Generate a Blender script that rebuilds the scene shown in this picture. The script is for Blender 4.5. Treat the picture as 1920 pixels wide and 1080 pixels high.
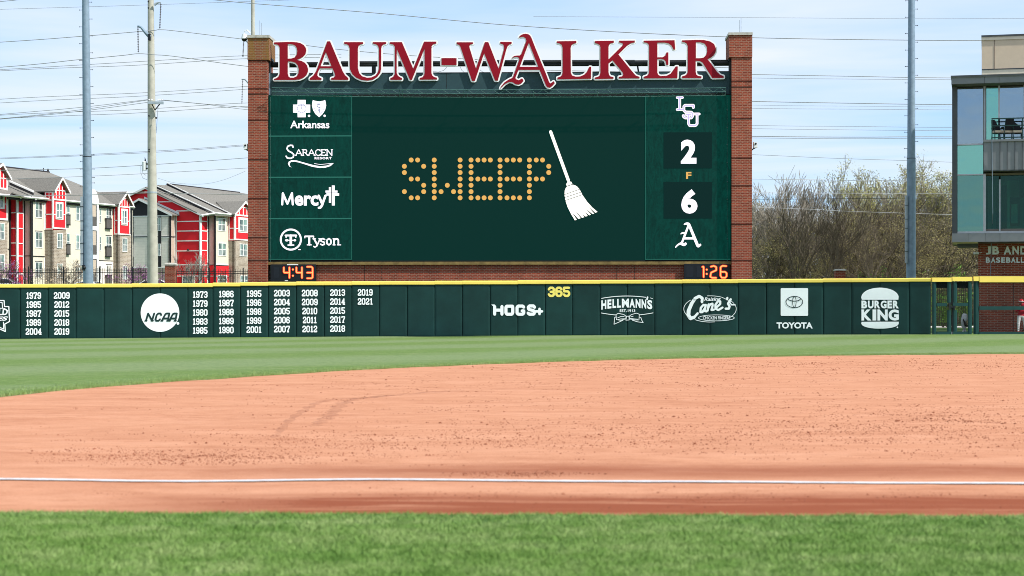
import bpy, bmesh, math, random
import numpy as np
from mathutils import Vector, Matrix
from mathutils.geometry import tessellate_polygon

sc = bpy.context.scene
COL = sc.collection
for _o in list(bpy.data.objects):
    bpy.data.objects.remove(_o, do_unlink=True)

# ---------------------------------------------------------------- camera
F = 3400.0      # focal length in pixels of a 1920 px wide picture
H = 1.6         # eye height, metres
CX, HZ = 960.0, 575.0
cam_d = bpy.data.cameras.new('camera')
cam = bpy.data.objects.new('camera', cam_d)
COL.objects.link(cam)
cam.location = (0, 0, H)
cam.rotation_euler = (math.radians(90), 0, 0)
cam_d.sensor_width = 36.0
cam_d.lens = F * 36.0 / 1920.0
cam_d.shift_y = (HZ - 540.0) / 1920.0
cam_d.clip_start = 0.5
cam_d.clip_end = 3000.0
cam_d.dof.use_dof = True
cam_d.dof.focus_distance = 103.0
cam_d.dof.aperture_fstop = 2.9
sc.camera = cam

# ---------------------------------------------------------------- light
SUN_DIR = Vector((0.60, -0.31, 0.72)).normalized()   # from the ground towards the sun
sun_d = bpy.data.lights.new('sun', 'SUN')
sun_d.energy = 3.2
sun_d.angle = math.radians(1.2)
sun_d.color = (1.0, 0.95, 0.88)
sun = bpy.data.objects.new('sun', sun_d)
COL.objects.link(sun)
sun.rotation_euler = SUN_DIR.to_track_quat('Z', 'Y').to_euler()
sun.location = (60, 40, 90)

world = bpy.data.worlds.new('World')
sc.world = world
world.use_nodes = True
nt = world.node_tree
for n_ in list(nt.nodes):
    nt.nodes.remove(n_)
def wn(t, **kw):
    n = nt.nodes.new(t)
    for k, v in kw.items():
        setattr(n, k, v)
    return n
w_out = wn('ShaderNodeOutputWorld')
w_bg = wn('ShaderNodeBackground')
w_bg.inputs['Strength'].default_value = 0.15
w_sky = wn('ShaderNodeTexSky', sky_type='NISHITA')
w_sky.sun_disc = False
w_sky.sun_elevation = math.asin(SUN_DIR.z)
w_sky.sun_rotation = math.atan2(SUN_DIR.x, SUN_DIR.y)
w_sky.altitude = 400
w_sky.air_density = 1.0
w_sky.dust_density = 0.3
w_sky.ozone_density = 2.5
w_tc = wn('ShaderNodeTexCoord')
w_sep = wn('ShaderNodeSeparateXYZ')
nt.links.new(w_tc.outputs['Generated'], w_sep.inputs[0])
def wmath(op, a, b=None, clamp=False):
    n = wn('ShaderNodeMath', operation=op)
    n.use_clamp = clamp
    for i, v in enumerate((a, b)):
        if v is None: continue
        if isinstance(v, (int, float)): n.inputs[i].default_value = v
        else: nt.links.new(v, n.inputs[i])
    return n.outputs[0]
# thin stratus on a flat layer far above: direction divided by height
w_h = wmath('ADD', wmath('MAXIMUM', w_sep.outputs[2], 0.0), 0.035)
w_cx = wmath('DIVIDE', w_sep.outputs[0], w_h)
w_cy = wmath('DIVIDE', w_sep.outputs[1], w_h)
w_cmb = wn('ShaderNodeCombineXYZ')
nt.links.new(w_cx, w_cmb.inputs[0]); nt.links.new(w_cy, w_cmb.inputs[1])
w_n1 = wn('ShaderNodeTexNoise'); w_n1.inputs['Scale'].default_value = 0.42
w_n1.inputs['Detail'].default_value = 6; w_n1.inputs['Roughness'].default_value = 0.52
w_n1.inputs['Distortion'].default_value = 0.5
w_map = wn('ShaderNodeMapping'); w_map.inputs['Location'].default_value = (3.1, 7.7, 0)
w_map.inputs['Rotation'].default_value = (0, 0, 0.18)
w_map.inputs['Scale'].default_value = (0.55, 1.0, 1)
nt.links.new(w_cmb.outputs[0], w_map.inputs[0]); nt.links.new(w_map.outputs[0], w_n1.inputs['Vector'])
w_ramp = wn('ShaderNodeValToRGB')
w_ramp.color_ramp.elements[0].position = 0.36; w_ramp.color_ramp.elements[0].color = (0.0, 0.0, 0.0, 1)
w_ramp.color_ramp.elements[1].position = 0.62; w_ramp.color_ramp.elements[1].color = (0.9, 0.9, 0.9, 1)
nt.links.new(w_n1.outputs[0], w_ramp.inputs[0])
# haze whitening close to the horizon
w_hor = wmath('POWER', wmath('SUBTRACT', 1.0, wmath('MULTIPLY', wmath('MAXIMUM', w_sep.outputs[2], 0.0), 9.0, True), True), 2.2)
w_cov = wmath('ADD', w_ramp.outputs[0], wmath('MULTIPLY', w_hor, 0.50), True)
w_tint = wn('ShaderNodeMix', data_type='RGBA', blend_type='MULTIPLY')
w_tint.inputs[0].default_value = 1.0
w_tint.inputs[7].default_value = (0.66, 0.90, 1.16, 1)
nt.links.new(w_sky.outputs[0], w_tint.inputs[6])
w_mix = wn('ShaderNodeMix', data_type='RGBA')
w_mix.inputs[7].default_value = (3.35, 3.55, 3.72, 1)
w_blue = wn('ShaderNodeMix', data_type='RGBA'); w_blue.inputs[0].default_value = 0.75; w_blue.inputs[7].default_value = (1.38, 2.18, 3.3, 1)
nt.links.new(w_tint.outputs[2], w_blue.inputs[6])
nt.links.new(w_cov, w_mix.inputs[0]); nt.links.new(w_blue.outputs[2], w_mix.inputs[6])
nt.links.new(w_mix.outputs[2], w_bg.inputs['Color'])
nt.links.new(w_bg.outputs[0], w_out.inputs[0])

sc.view_settings.view_transform = 'Standard'
sc.view_settings.look = 'None'
sc.view_settings.exposure = 0.86
sc.view_settings.gamma = 1.0
sc.view_settings.use_curve_mapping = False
sc.render.engine = 'CYCLES'
sc.cycles.pixel_filter_type = 'BLACKMAN_HARRIS'
sc.cycles.filter_width = 0.95
sc.cycles.max_bounces = 6
sc.cycles.diffuse_bounces = 3
sc.cycles.glossy_bounces = 3
sc.cycles.transparent_max_bounces = 12

# ---------------------------------------------------------------- materials
MATS = {}
def newmat(name):
    m = bpy.data.materials.new(name)
    m.use_nodes = True
    t = m.node_tree
    b = t.nodes['Principled BSDF']
    return m, t, b
def N(t, typ, **kw):
    n = t.nodes.new(typ)
    for k, v in kw.items(): setattr(n, k, v)
    return n
def L(t, a, b): t.links.new(a, b)
def c4(c): return (c[0], c[1], c[2], 1.0)
def ramp(t, fac, stops):
    r = N(t, 'ShaderNodeValToRGB')
    e = r.color_ramp.elements
    while len(e) > 1: e.remove(e[-1])
    e[0].position = stops[0][0]; e[0].color = c4(stops[0][1])
    for p, c in stops[1:]:
        k = e.new(p); k.color = c4(c)
    L(t, fac, r.inputs[0])
    return r.outputs[0]
def pos(t, scale=(1, 1, 1), rot=0.0):
    g = N(t, 'ShaderNodeNewGeometry')
    m = N(t, 'ShaderNodeMapping')
    m.inputs['Scale'].default_value = scale
    m.inputs['Rotation'].default_value = (0, 0, rot)
    L(t, g.outputs['Position'], m.inputs[0])
    return m.outputs[0]
def noise(t, vec, scale, detail=4, rough=0.55, dist=0.0):
    n = N(t, 'ShaderNodeTexNoise')
    n.inputs['Scale'].default_value = scale
    n.inputs['Detail'].default_value = detail
    n.inputs['Roughness'].default_value = rough
    n.inputs['Distortion'].default_value = dist
    L(t, vec, n.inputs['Vector'])
    return n.outputs[0]
def mixc(t, fac, a, b, mode='MIX'):
    n = N(t, 'ShaderNodeMix', data_type='RGBA', blend_type=mode)
    for i, v in ((0, fac), (6, a), (7, b)):
        if isinstance(v, (int, float)): n.inputs[i].default_value = v
        elif isinstance(v, tuple): n.inputs[i].default_value = c4(v)
        else: L(t, v, n.inputs[i])
    return n.outputs[2]
def mth(t, op, a, b=None, clamp=False):
    n = N(t, 'ShaderNodeMath', operation=op); n.use_clamp = clamp
    for i, v in enumerate((a, b)):
        if v is None: continue
        if isinstance(v, (int, float)): n.inputs[i].default_value = v
        else: L(t, v, n.inputs[i])
    return n.outputs[0]
def bump(t, b, h, strength, dist=0.02):
    n = N(t, 'ShaderNodeBump')
    n.inputs['Strength'].default_value = strength
    n.inputs['Distance'].default_value = dist
    L(t, h, n.inputs['Height']); L(t, n.outputs[0], b.inputs['Normal'])

def plain(name, col, rough=0.6, metal=0.0, var=0.12, scale=3.0, spec=0.3, bmp=0.0, each=0.0):
    """one colour with grain and wear; 'each' varies the tone from one object to the next"""
    m, t, b = newmat(name)
    v = noise(t, pos(t), scale, 6, 0.6)
    lo = tuple(max(0, x * (1 - var)) for x in col); hi = tuple(min(1, x * (1 + var)) for x in col)
    c = ramp(t, v, [(0.3, lo), (0.7, hi)])
    if each:
        oi = N(t, 'ShaderNodeObjectInfo')
        k = mth(t, 'ADD', mth(t, 'MULTIPLY', oi.outputs['Random'], each * 2), 1 - each)
        cm = N(t, 'ShaderNodeCombineColor')
        for i in range(3): L(t, k, cm.inputs[i])
        c = mixc(t, 1.0, c, cm.outputs[0], 'MULTIPLY')
    L(t, c, b.inputs['Base Color'])
    b.inputs['Roughness'].default_value = rough
    b.inputs['Metallic'].default_value = metal
    b.inputs['Specular IOR Level'].default_value = spec
    if bmp: bump(t, b, v, bmp)
    MATS[name] = m
    return m
def emit(name, col, strength, base=(0.02, 0.02, 0.02), tex=None):
    m, t, b = newmat(name)
    b.inputs['Base Color'].default_value = c4(base)
    b.inputs['Roughness'].default_value = 0.7
    b.inputs['Specular IOR Level'].default_value = 0.08
    b.inputs['Emission Color'].default_value = c4(col)
    b.inputs['Emission Strength'].default_value = strength
    if tex == 'moire':
        v = noise(t, pos(t, (1, 1, .35)), 2.2, 8, 0.62, 2.5)
        v2 = noise(t, pos(t, (1, 1, 1)), 9.0, 4, 0.7)
        k = mth(t, 'ADD', mth(t, 'MULTIPLY', v, 0.7), mth(t, 'MULTIPLY', v2, 0.3))
        c = ramp(t, k, [(0.38, tuple(x * 0.60 for x in col)), (0.52, col), (0.66, tuple(x * 1.35 for x in col))])
        L(t, c, b.inputs['Emission Color'])
    MATS[name] = m
    return m
def brickmat(name, c1, c2, mortar, w=0.205, h=0.075, ms=0.011, stain=None, axis_mix=True):
    m, t, b = newmat(name)
    g = N(t, 'ShaderNodeNewGeometry'); s = N(t, 'ShaderNodeSeparateXYZ')
    L(t, g.outputs['Position'], s.inputs[0])
    u = mth(t, 'ADD', s.outputs[0], mth(t, 'MULTIPLY', s.outputs[1], 1.0))
    cb = N(t, 'ShaderNodeCombineXYZ'); L(t, u, cb.inputs[0]); L(t, s.outputs[2], cb.inputs[1])
    br = N(t, 'ShaderNodeTexBrick')
    br.inputs['Scale'].default_value = 1.0
    br.inputs['Brick Width'].default_value = w
    br.inputs['Row Height'].default_value = h
    br.inputs['Mortar Size'].default_value = ms
    br.inputs['Mortar Smooth'].default_value = 0.1
    br.inputs['Color1'].default_value = c4(c1); br.inputs['Color2'].default_value = c4(c2)
    br.inputs['Mortar'].default_value = c4(mortar)
    L(t, cb.outputs[0], br.inputs['Vector'])
    v = noise(t, pos(t, (1, 1, .5)), 0.9, 6, 0.6)
    c = mixc(t, 1.0, br.outputs['Color'], ramp(t, v, [(0.3, (0.78, 0.76, 0.74)), (0.7, (1.12, 1.1, 1.08))]), 'MULTIPLY')
    if stain:
        v3 = noise(t, pos(t, (1.5, 1.5, .3)), 1.9, 6, 0.65)
        c = mixc(t, ramp(t, v3, [(0.44, (.1, .1, .1)), (0.56, (.62, .62, .62))]), c, stain)
    L(t, c, b.inputs['Base Color'])
    b.inputs['Roughness'].default_value = 0.85
    b.inputs['Specular IOR Level'].default_value = 0.2
    inv = mth(t, 'SUBTRACT', 1.0, br.outputs['Fac'])
    bump(t, b, inv, 0.6, 0.008)
    MATS[name] = m
    return m

plain('pad_green', (0.0060, 0.0345, 0.0325), 0.5, var=0.22, scale=0.8, spec=0.22, bmp=0.12, each=0.08)
plain('pad_green_trim', (0.007, 0.047, 0.045), 0.5, var=0.15, scale=3)
plain('cap_yellow', (0.86, 0.66, 0.13), 0.5, var=0.04, scale=1.5, each=0.04)
plain('print_white', (0.86, 0.91, 0.94), 0.5, var=0.03)
plain('print_yellow', (0.85, 0.72, 0.16), 0.5, var=0.03)
plain('print_dark', (0.006, 0.03, 0.03), 0.5, var=0.03)
plain('letter_red', (0.25, 0.005, 0.016), 0.5, var=0.12, scale=0.5, spec=0.12)
plain('rim_white', (0.88, 0.89, 0.90), 0.4, var=0.03)
plain('sign_slate', (0.020, 0.055, 0.066), 0.7, var=0.12, scale=1.0)
plain('steel_dark', (0.008, 0.012, 0.014), 0.5, var=0.2)
plain('truss_green', (0.045, 0.12, 0.11), 0.5, var=0.3, scale=6)
plain('void_black', (0.004, 0.008, 0.008), 0.8)
plain('galvanised', (0.21, 0.29, 0.37), 0.5, metal=0.15, var=0.16, scale=3.5, spec=0.4, bmp=0.1)
plain('galvanised_light', (0.36, 0.42, 0.47), 0.5, metal=0.2, var=0.12, scale=4)
plain('pole_concrete', (0.42, 0.41, 0.35), 0.9, var=0.16, scale=1.7, bmp=0.2)
plain('wire_grey', (0.26, 0.28, 0.29), 0.6, var=0.05)
plain('wire_bright', (0.45, 0.46, 0.46), 0.5, var=0.05)
plain('insulator_dark', (0.05, 0.05, 0.055), 0.35)
plain('housing_white', (0.70, 0.73, 0.74), 0.4, var=0.05)
plain('lens_black', (0.01, 0.01, 0.012), 0.2)
plain('fence_black', (0.012, 0.013, 0.014), 0.5)
plain('cap_stone', (0.42, 0.41, 0.37), 0.85, var=0.25, scale=6)
plain('ledge_moss', (0.20, 0.14, 0.05), 0.9, var=0.4, scale=2.2)
brickmat('brick_red', (0.30, 0.058, 0.030), (0.17, 0.032, 0.018), (0.30, 0.165, 0.12), w=0.27, h=0.098, ms=0.017)
brickmat('brick_band', (0.09, 0.022, 0.014), (0.06, 0.015, 0.010), (0.06, 0.03, 0.02))
brickmat('brick_moss', (0.24, 0.070, 0.035), (0.18, 0.050, 0.028), (0.25, 0.18, 0.12), stain=(0.20, 0.115, 0.02), w=0.27, h=0.098, ms=0.017)
brickmat('brick_hall', (0.38, 0.075, 0.042), (0.24, 0.042, 0.026), (0.38, 0.24, 0.19), w=0.27, h=0.10, ms=0.015)
brickmat('brick_taupe', (0.40, 0.335, 0.27), (0.26, 0.21, 0.165), (0.50, 0.45, 0.39), w=0.36, h=0.14, ms=0.02)
plain('panel_red', (0.70, 0.020, 0.030), 0.7, var=0.05, scale=0.6, spec=0.2)
plain('trim_white', (0.80, 0.80, 0.78), 0.6, var=0.03)
plain('stucco_cream', (0.66, 0.61, 0.50), 0.9, var=0.05, scale=1.5, bmp=0.15)
plain('siding_mauve', (0.55, 0.45, 0.41), 0.8, var=0.05)
plain('siding_black', (0.022, 0.021, 0.025), 0.7, var=0.08)
plain('soffit_brown', (0.19, 0.145, 0.115), 0.8)
plain('downspout', (0.014, 0.014, 0.015), 0.5)
plain('balcony_grey', (0.10, 0.09, 0.085), 0.6)

def siding(name, col):
    m, t, b = newmat(name)
    g = N(t, 'ShaderNodeNewGeometry'); s = N(t, 'ShaderNodeSeparateXYZ'); L(t, g.outputs['Position'], s.inputs[0])
    fr = mth(t, 'FRACT', mth(t, 'MULTIPLY', s.outputs[2], 5.0))
    v = noise(t, pos(t), 2.0, 4)
    c = ramp(t, fr, [(0.0, tuple(x * .72 for x in col)), (0.16, col), (1.0, tuple(x * 1.04 for x in col))])
    c = mixc(t, 1.0, c, ramp(t, v, [(0.3, (.93, .93, .93)), (.7, (1.04, 1.04, 1.04))]), 'MULTIPLY')
    L(t, c, b.inputs['Base Color']); b.inputs['Roughness'].default_value = 0.75
    bump(t, b, fr, 0.5, 0.01)
    MATS[name] = m
siding('siding_grey', (0.84, 0.76, 0.68))
siding('siding_tan', (0.50, 0.41, 0.33))

def shingle():
    m, t, b = newmat('shingle')
    v = noise(t, pos(t, (1, 1, 5)), 2.4, 5, 0.7)
    v2 = noise(t, pos(t, (2.2, 2.2, 9)), 4.0, 2, 0.5)
    c = ramp(t, v, [(0.3, (0.115, 0.110, 0.098)), (0.5, (0.165, 0.158, 0.142)), (0.72, (0.225, 0.215, 0.195))])
    c = mixc(t, 0.5, c, ramp(t, v2, [(0.35, (0.09, 0.085, 0.08)), (0.65, (0.25, 0.24, 0.215))]))
    L(t, c, b.inputs['Base Color']); b.inputs['Roughness'].default_value = 0.95
    bump(t, b, v2, 0.6, 0.03)
    MATS['shingle'] = m
shingle()

def glass(name, tint, refl, rough=0.02, alpha=0.45):
    m, t, b = newmat(name)
    t.nodes.remove(b)
    out = t.nodes['Material Output']
    tr = N(t, 'ShaderNodeBsdfTransparent'); tr.inputs[0].default_value = c4(tint)
    gl = N(t, 'ShaderNodeBsdfGlossy'); gl.inputs['Color'].default_value = c4(refl); gl.inputs['Roughness'].default_value = rough
    v = noise(t, pos(t), 0.5, 2)
    bp = N(t, 'ShaderNodeBump'); bp.inputs['Strength'].default_value = 0.15; bp.inputs['Distance'].default_value = 0.05
    L(t, v, bp.inputs['Height']); L(t, bp.outputs[0], gl.inputs['Normal'])
    mx = N(t, 'ShaderNodeMixShader'); mx.inputs[0].default_value = alpha
    L(t, tr.outputs[0], mx.inputs[1]); L(t, gl.outputs[0], mx.inputs[2]); L(t, mx.outputs[0], out.inputs[0])
    MATS[name] = m
glass('glass_blue', (0.45, 0.60, 0.66), (0.42, 0.56, 0.68), alpha=0.55)
glass('glass_teal', (0.35, 0.72, 0.66), (0.30, 0.66, 0.60), alpha=0.6)
glass('glass_dark', (0.34, 0.60, 0.53), (0.12, 0.24, 0.22), alpha=0.15)
glass('glass_flat', (0.40, 0.68, 0.60), (0.20, 0.40, 0.36), alpha=0.55)
plain('cladding_grey', (0.165, 0.180, 0.190), 0.45, metal=0.2, var=0.06, spec=0.4, each=0.05)
plain('cladding_dark', (0.060, 0.068, 0.075), 0.5, metal=0.1)
plain('mullion_silver', (0.36, 0.38, 0.40), 0.35, metal=0.6)
plain('stucco_beige', (0.60, 0.485, 0.36), 0.9, var=0.04)
plain('stucco_pale', (0.70, 0.62, 0.50), 0.9, var=0.05)
plain('room_wall', (0.72, 0.80, 0.74), 0.9, var=0.03)
plain('room_floor', (0.16, 0.14, 0.12), 0.8)
plain('room_dark', (0.012, 0.016, 0.018), 0.8)
plain('letter_steel', (0.86, 0.90, 0.93), 0.4, metal=0.0, var=0.08)
plain('rail_green', (0.006, 0.035, 0.033), 0.45)
plain('cushion_tan', (0.55, 0.46, 0.36), 0.9)
plain('mesh_black', (0.012, 0.013, 0.018), 0.8)
plain('gravel_white', (0.72, 0.70, 0.66), 0.9, var=0.1, scale=4)
plain('asphalt', (0.05, 0.05, 0.052), 0.9, var=0.15)
plain('car_white', (0.75, 0.77, 0.79), 0.25, var=0.02, spec=0.6)
plain('car_dark', (0.02, 0.025, 0.03), 0.25, spec=0.6)
plain('tyre', (0.012, 0.012, 0.012), 0.9)
plain('skin', (0.50, 0.28, 0.19), 0.6)
plain('jersey_red', (0.42, 0.010, 0.030), 0.8, var=0.15, scale=12)
plain('trousers_white', (0.66, 0.68, 0.70), 0.85, var=0.08, scale=10)
plain('gear_white', (0.62, 0.63, 0.66), 0.5, var=0.1)
plain('helmet_red', (0.55, 0.012, 0.03), 0.25, spec=0.6)
plain('bag_grey', (0.55, 0.56, 0.60), 0.85, var=0.12, scale=8)
plain('shrub_green', (0.075, 0.16, 0.028), 0.8, var=0.4, scale=1.2)
plain('bark_grey', (0.24, 0.215, 0.175), 0.95, var=0.3, scale=1.5, each=0.22)
plain('bark_dark', (0.115, 0.094, 0.066), 0.95, var=0.35, scale=1.5, each=0.2)
plain('bud_green', (0.38, 0.37, 0.13), 0.9, var=0.3, scale=0.8, each=0.15)
plain('bud_olive', (0.30, 0.265, 0.11), 0.9, var=0.3, scale=0.8, each=0.15)
plain('redbud_bloom', (0.40, 0.13, 0.38), 0.9, var=0.3, scale=3)
plain('cream_bloom', (0.52, 0.42, 0.28), 0.9, var=0.4, scale=3)

emit('led_main', (0.0, 0.0145, 0.0115), 1.0, (0.001, 0.003, 0.003))
emit('led_side', (0.0002, 0.021, 0.0155), 1.0, (0.001, 0.008, 0.008), 'moire')
emit('led_box', (0.0003, 0.0085, 0.0075), 1.0, (0.001, 0.007, 0.007))
emit('led_line', (0.006, 0.085, 0.064), 1.0)
emit('led_white', (0.88, 0.84, 0.92), 0.85)
emit('led_cream', (0.92, 0.90, 0.82), 0.85)
emit('led_gold', (0.80, 0.44, 0.105), 0.58)
emit('led_lilac', (0.45, 0.38, 0.80), 0.8)
emit('led_ink', (0.05, 0.10, 0.22), 0.8)
emit('clock_core', (1.0, 0.40, 0.11), 0.9)
emit('clock_glow', (0.85, 0.045, 0.02), 0.8)
plain('clock_case', (0.006, 0.009, 0.013), 0.5)
plain('clock_digit_off', (0.010, 0.014, 0.020), 0.5)

# ---------------------------------------------------------------- geometry helpers
def W(px, py, Y):
    """the point at distance Y that the camera sees at photograph pixel (px, py)"""
    return Vector(((px - CX) * Y / F, Y, H + (HZ - py) * Y / F))
CAM = Vector((0, 0, H))
class Plane:
    """vertical surface through P facing n"""
    def __init__(s, P, n):
        s.P = Vector(P); s.n = Vector((n[0], n[1], 0)).normalized()
    def at(s, px, py, off=0.0):
        d = Vector(((px - CX) / F, 1.0, (HZ - py) / F))
        t = ((s.P + s.n * off - CAM).dot(s.n)) / d.dot(s.n)
        return CAM + d * t
    def norm(s, px): return s.n
EPS = [0.0]
def eps():
    EPS[0] += 0.00022
    if EPS[0] > 0.02: EPS[0] = 0.0
    return EPS[0]
ORG = {}
def origin(o):
    while o is not None and o.parent is not None: o = o.parent
    return Vector(o.location) if o is not None else Vector((0, 0, 0))
class MB:
    def __init__(s): s.v = []; s.f = []; s.m = []
    def add(s, vs, fs, mi=0):
        k = len(s.v)
        s.v.extend([tuple(p) for p in vs]); s.f.extend([tuple(i + k for i in f) for f in fs]); s.m.extend([mi] * len(fs))
        return s
    def box8(s, a, mi=0):  # a: 4 bottom corners then 4 top corners
        return s.add(a, [(0, 3, 2, 1), (4, 5, 6, 7), (0, 1, 5, 4), (1, 2, 6, 5), (2, 3, 7, 6), (3, 0, 4, 7)], mi)
    def box(s, x0, y0, z0, x1, y1, z1, mi=0):
        return s.box8([(x0, y0, z0), (x1, y0, z0), (x1, y1, z0), (x0, y1, z0), (x0, y0, z1), (x1, y0, z1), (x1, y1, z1), (x0, y1, z1)], mi)
    def slab(s, surf, x0, y0, x1, y1, off=0.0, th=0.05, mi=0, level=True):
        """upright block whose front covers pixels x0..x1, y0..y1 of surface surf; thickness goes backwards"""
        n = surf.norm((x0 + x1) / 2)
        a = surf.at(x0, y1, off); b = surf.at(x1, y1, off); c = surf.at(x1, y0, off); d = surf.at(x0, y0, off)
        if level:
            zb = surf.at((x0 + x1) / 2, y1, off).z; zt = surf.at((x0 + x1) / 2, y0, off).z
            a.z = b.z = zb; c.z = d.z = zt
        k = n * th
        return s.box8([a, b, b - k, a - k, d, c, c - k, d - k], mi)
    def poly(s, surf, loops, off=0.0, th=0.0, mi=0):
        """filled outline (with holes) given in pixels"""
        if not isinstance(loops[0][0], (tuple, list)): loops = [loops]
        flat = [p for l in loops for p in l]
        tris = tessellate_polygon([[Vector((p[0], -p[1], 0)) for p in l] for l in loops])
        fr = [surf.at(p[0], p[1], off) for p in flat]
        s.add(fr, [tuple(t) for t in tris], mi)
        if th > 0:
            nn = [surf.norm(p[0]) for p in flat]
            bk = [a - b * th for a, b in zip(fr, nn)]
            k = 0
            for l in loops:
                m = len(l); fs = []
                for i in range(m):
                    j = (i + 1) % m
                    fs.append((k + i, k + j, k + j + len(flat), k + i + len(flat)))
                s.add(fr + bk, fs, mi); k += m
            s.add(bk, [tuple(reversed(t)) for t in tris], mi)
        return s
    def stroke(s, surf, pts, w, off=0.0, th=0.0, mi=0, closed=False, rnd=3, ext=0.0):
        """inked line: each run is its own rounded bar, each a hair in front of the last"""
        P = list(pts) + ([pts[0]] if closed else [])
        r = w / 2.0
        for a, b in zip(P[:-1], P[1:]):
            dx, dy = b[0] - a[0], b[1] - a[1]
            ln = math.hypot(dx, dy)
            if ln < 1e-6: dx, dy, ln = 1.0, 0.0, 1.0
            ang = math.atan2(dy, dx)
            out = []
            for i in range(rnd + 1):
                t = ang - math.pi / 2 + math.pi * i / rnd
                out.append((b[0] + r * math.cos(t), b[1] + r * math.sin(t)))
            for i in range(rnd + 1):
                t = ang + math.pi / 2 + math.pi * i / rnd
                out.append((a[0] + r * math.cos(t), a[1] + r * math.sin(t)))
            o = off + eps()
            fr = [surf.at(p[0], p[1], o) for p in out]
            n = len(out)
            s.add(fr, [tuple(range(n))], mi)
            if th > 0:
                bk = [q - surf.norm(p[0]) * th for q, p in zip(fr, out)]
                s.add(fr + bk, [(i, (i + 1) % n, (i + 1) % n + n, i + n) for i in range(n)], mi)
        return s
    def disc(s, surf, cx, cy, rx, ry=None, off=0.0, th=0.0, mi=0, n=28):
        ry = rx if ry is None else ry
        pts = [(cx + rx * math.cos(2 * math.pi * i / n), cy + ry * math.sin(2 * math.pi * i / n)) for i in range(n)]
        fr = [surf.at(p[0], p[1], off) for p in pts]
        s.add(fr, [tuple(range(n))], mi)
        if th > 0:
            bk = [q - surf.norm(p[0]) * th for q, p in zip(fr, pts)]
            s.add(fr + bk, [(i, (i + 1) % n, (i + 1) % n + n, i + n) for i in range(n)], mi)
        return s
    def tube(s, pts, r, sides=8, mi=0, caps=True):
        pts = [Vector(p) for p in pts]
        rs = r if isinstance(r, (list, tuple)) else [r] * len(pts)
        rings = []
        up0 = None
        for i, p in enumerate(pts):
            a = pts[max(i - 1, 0)]; b = pts[min(i + 1, len(pts) - 1)]
            d = (b - a).normalized()
            ref = Vector((0, 0, 1)) if abs(d.z) < 0.9 else Vector((1, 0, 0))
            x = d.cross(ref).normalized(); y = d.cross(x).normalized()
            rings.append([p + (x * math.cos(2 * math.pi * k / sides) + y * math.sin(2 * math.pi * k / sides)) * rs[i] for k in range(sides)])
        vs = [q for g in rings for q in g]; fs = []
        for i in range(len(rings) - 1):
            for k in range(sides):
                a = i * sides + k; b = i * sides + (k + 1) % sides
                fs.append((a, b, b + sides, a + sides))
        if caps:
            fs.append(tuple(range(sides))[::-1]); fs.append(tuple((len(rings) - 1) * sides + k for k in range(sides)))
        return s.add(vs, fs, mi)
    def ball(s, c, r, mi=0, seg=10, rings=7, sq=(1, 1, 1)):
        vs = []; fs = []
        for i in range(rings + 1):
            a = math.pi * i / rings
            for k in range(seg):
                b = 2 * math.pi * k / seg
                vs.append((c[0] + r * sq[0] * math.sin(a) * math.cos(b), c[1] + r * sq[1] * math.sin(a) * math.sin(b), c[2] + r * sq[2] * math.cos(a)))
        for i in range(rings):
            for k in range(seg):
                fs.append((i * seg + k, i * seg + (k + 1) % seg, (i + 1) * seg + (k + 1) % seg, (i + 1) * seg + k))
        return s.add(vs, fs, mi)
    def text(s, surf, body, x0, y0, x1, y1, off=0.0, ext=0.0, bold=0.0, shear=0.0, mi=0, warp=None, gap=1.0):
        cu = bpy.data.curves.new('lettering_source', 'FONT')
        cu.body = body; cu.offset = bold; cu.shear = shear; cu.space_character = gap
        cu.resolution_u = 4
        ob = bpy.data.objects.new('lettering_source', cu)
        COL.objects.link(ob)
        dg = bpy.context.evaluated_depsgraph_get()
        ev = ob.evaluated_get(dg)
        me = ev.to_mesh()
        vs = [v.co.copy() for v in me.vertices]
        fs = [tuple(p.vertices) for p in me.polygons]
        edges = {}
        for f in fs:
            for i in range(len(f)):
                e = (f[i], f[(i + 1) % len(f)])
                edges[tuple(sorted(e))] = edges.get(tuple(sorted(e)), 0) + 1
        ev.to_mesh_clear()
        bpy.data.objects.remove(ob, do_unlink=True); bpy.data.curves.remove(cu)
        xa = min(v.x for v in vs); xb = max(v.x for v in vs); ya = min(v.y for v in vs); yb = max(v.y for v in vs)
        P = []
        for v in vs:
            p = (x0 + (v.x - xa) / (xb - xa) * (x1 - x0), y1 - (v.y - ya) / (yb - ya) * (y1 - y0))
            P.append(warp(*p) if warp else p)
        o = off + eps()
        fr = [surf.at(p[0], p[1], o) for p in P]
        s.add(fr, fs, mi)
        if ext > 0:
            bk = [q - surf.norm(p[0]) * ext for q, p in zip(fr, P)]
            n = len(fr)
            s.add(fr + bk, [(a, b, b + n, a + n) for (a, b), c in edges.items() if c == 1], mi)
        return s
    def build(s, name, mats, parent=None, smooth=False):
        me = bpy.data.meshes.new(name)
        o = origin(parent)
        v = np.array(s.v, dtype=np.float64) - np.array(o)
        me.from_pydata(v.tolist(), [], s.f)
        mats = mats if isinstance(mats, (list, tuple)) else [mats]
        for m in mats: me.materials.append(MATS[m])
        if len(mats) > 1: me.polygons.foreach_set('material_index', s.m)
        if smooth: me.polygons.foreach_set('use_smooth', [True] * len(s.f))
        me.update()
        ob = bpy.data.objects.new(name, me)
        COL.objects.link(ob)
        if parent is not None: ob.parent = parent
        return ob
def tag(o, label, cat, group=None, kind=None):
    o['label'] = label; o['category'] = cat
    if group: o['group'] = group
    if kind: o['kind'] = kind
    return o
def thing(name, label, cat, loc, group=None):
    o = bpy.data.objects.new(name, None)
    o.empty_display_size = 0.5
    o.location = loc
    COL.objects.link(o)
    return tag(o, label, cat, group)
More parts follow.
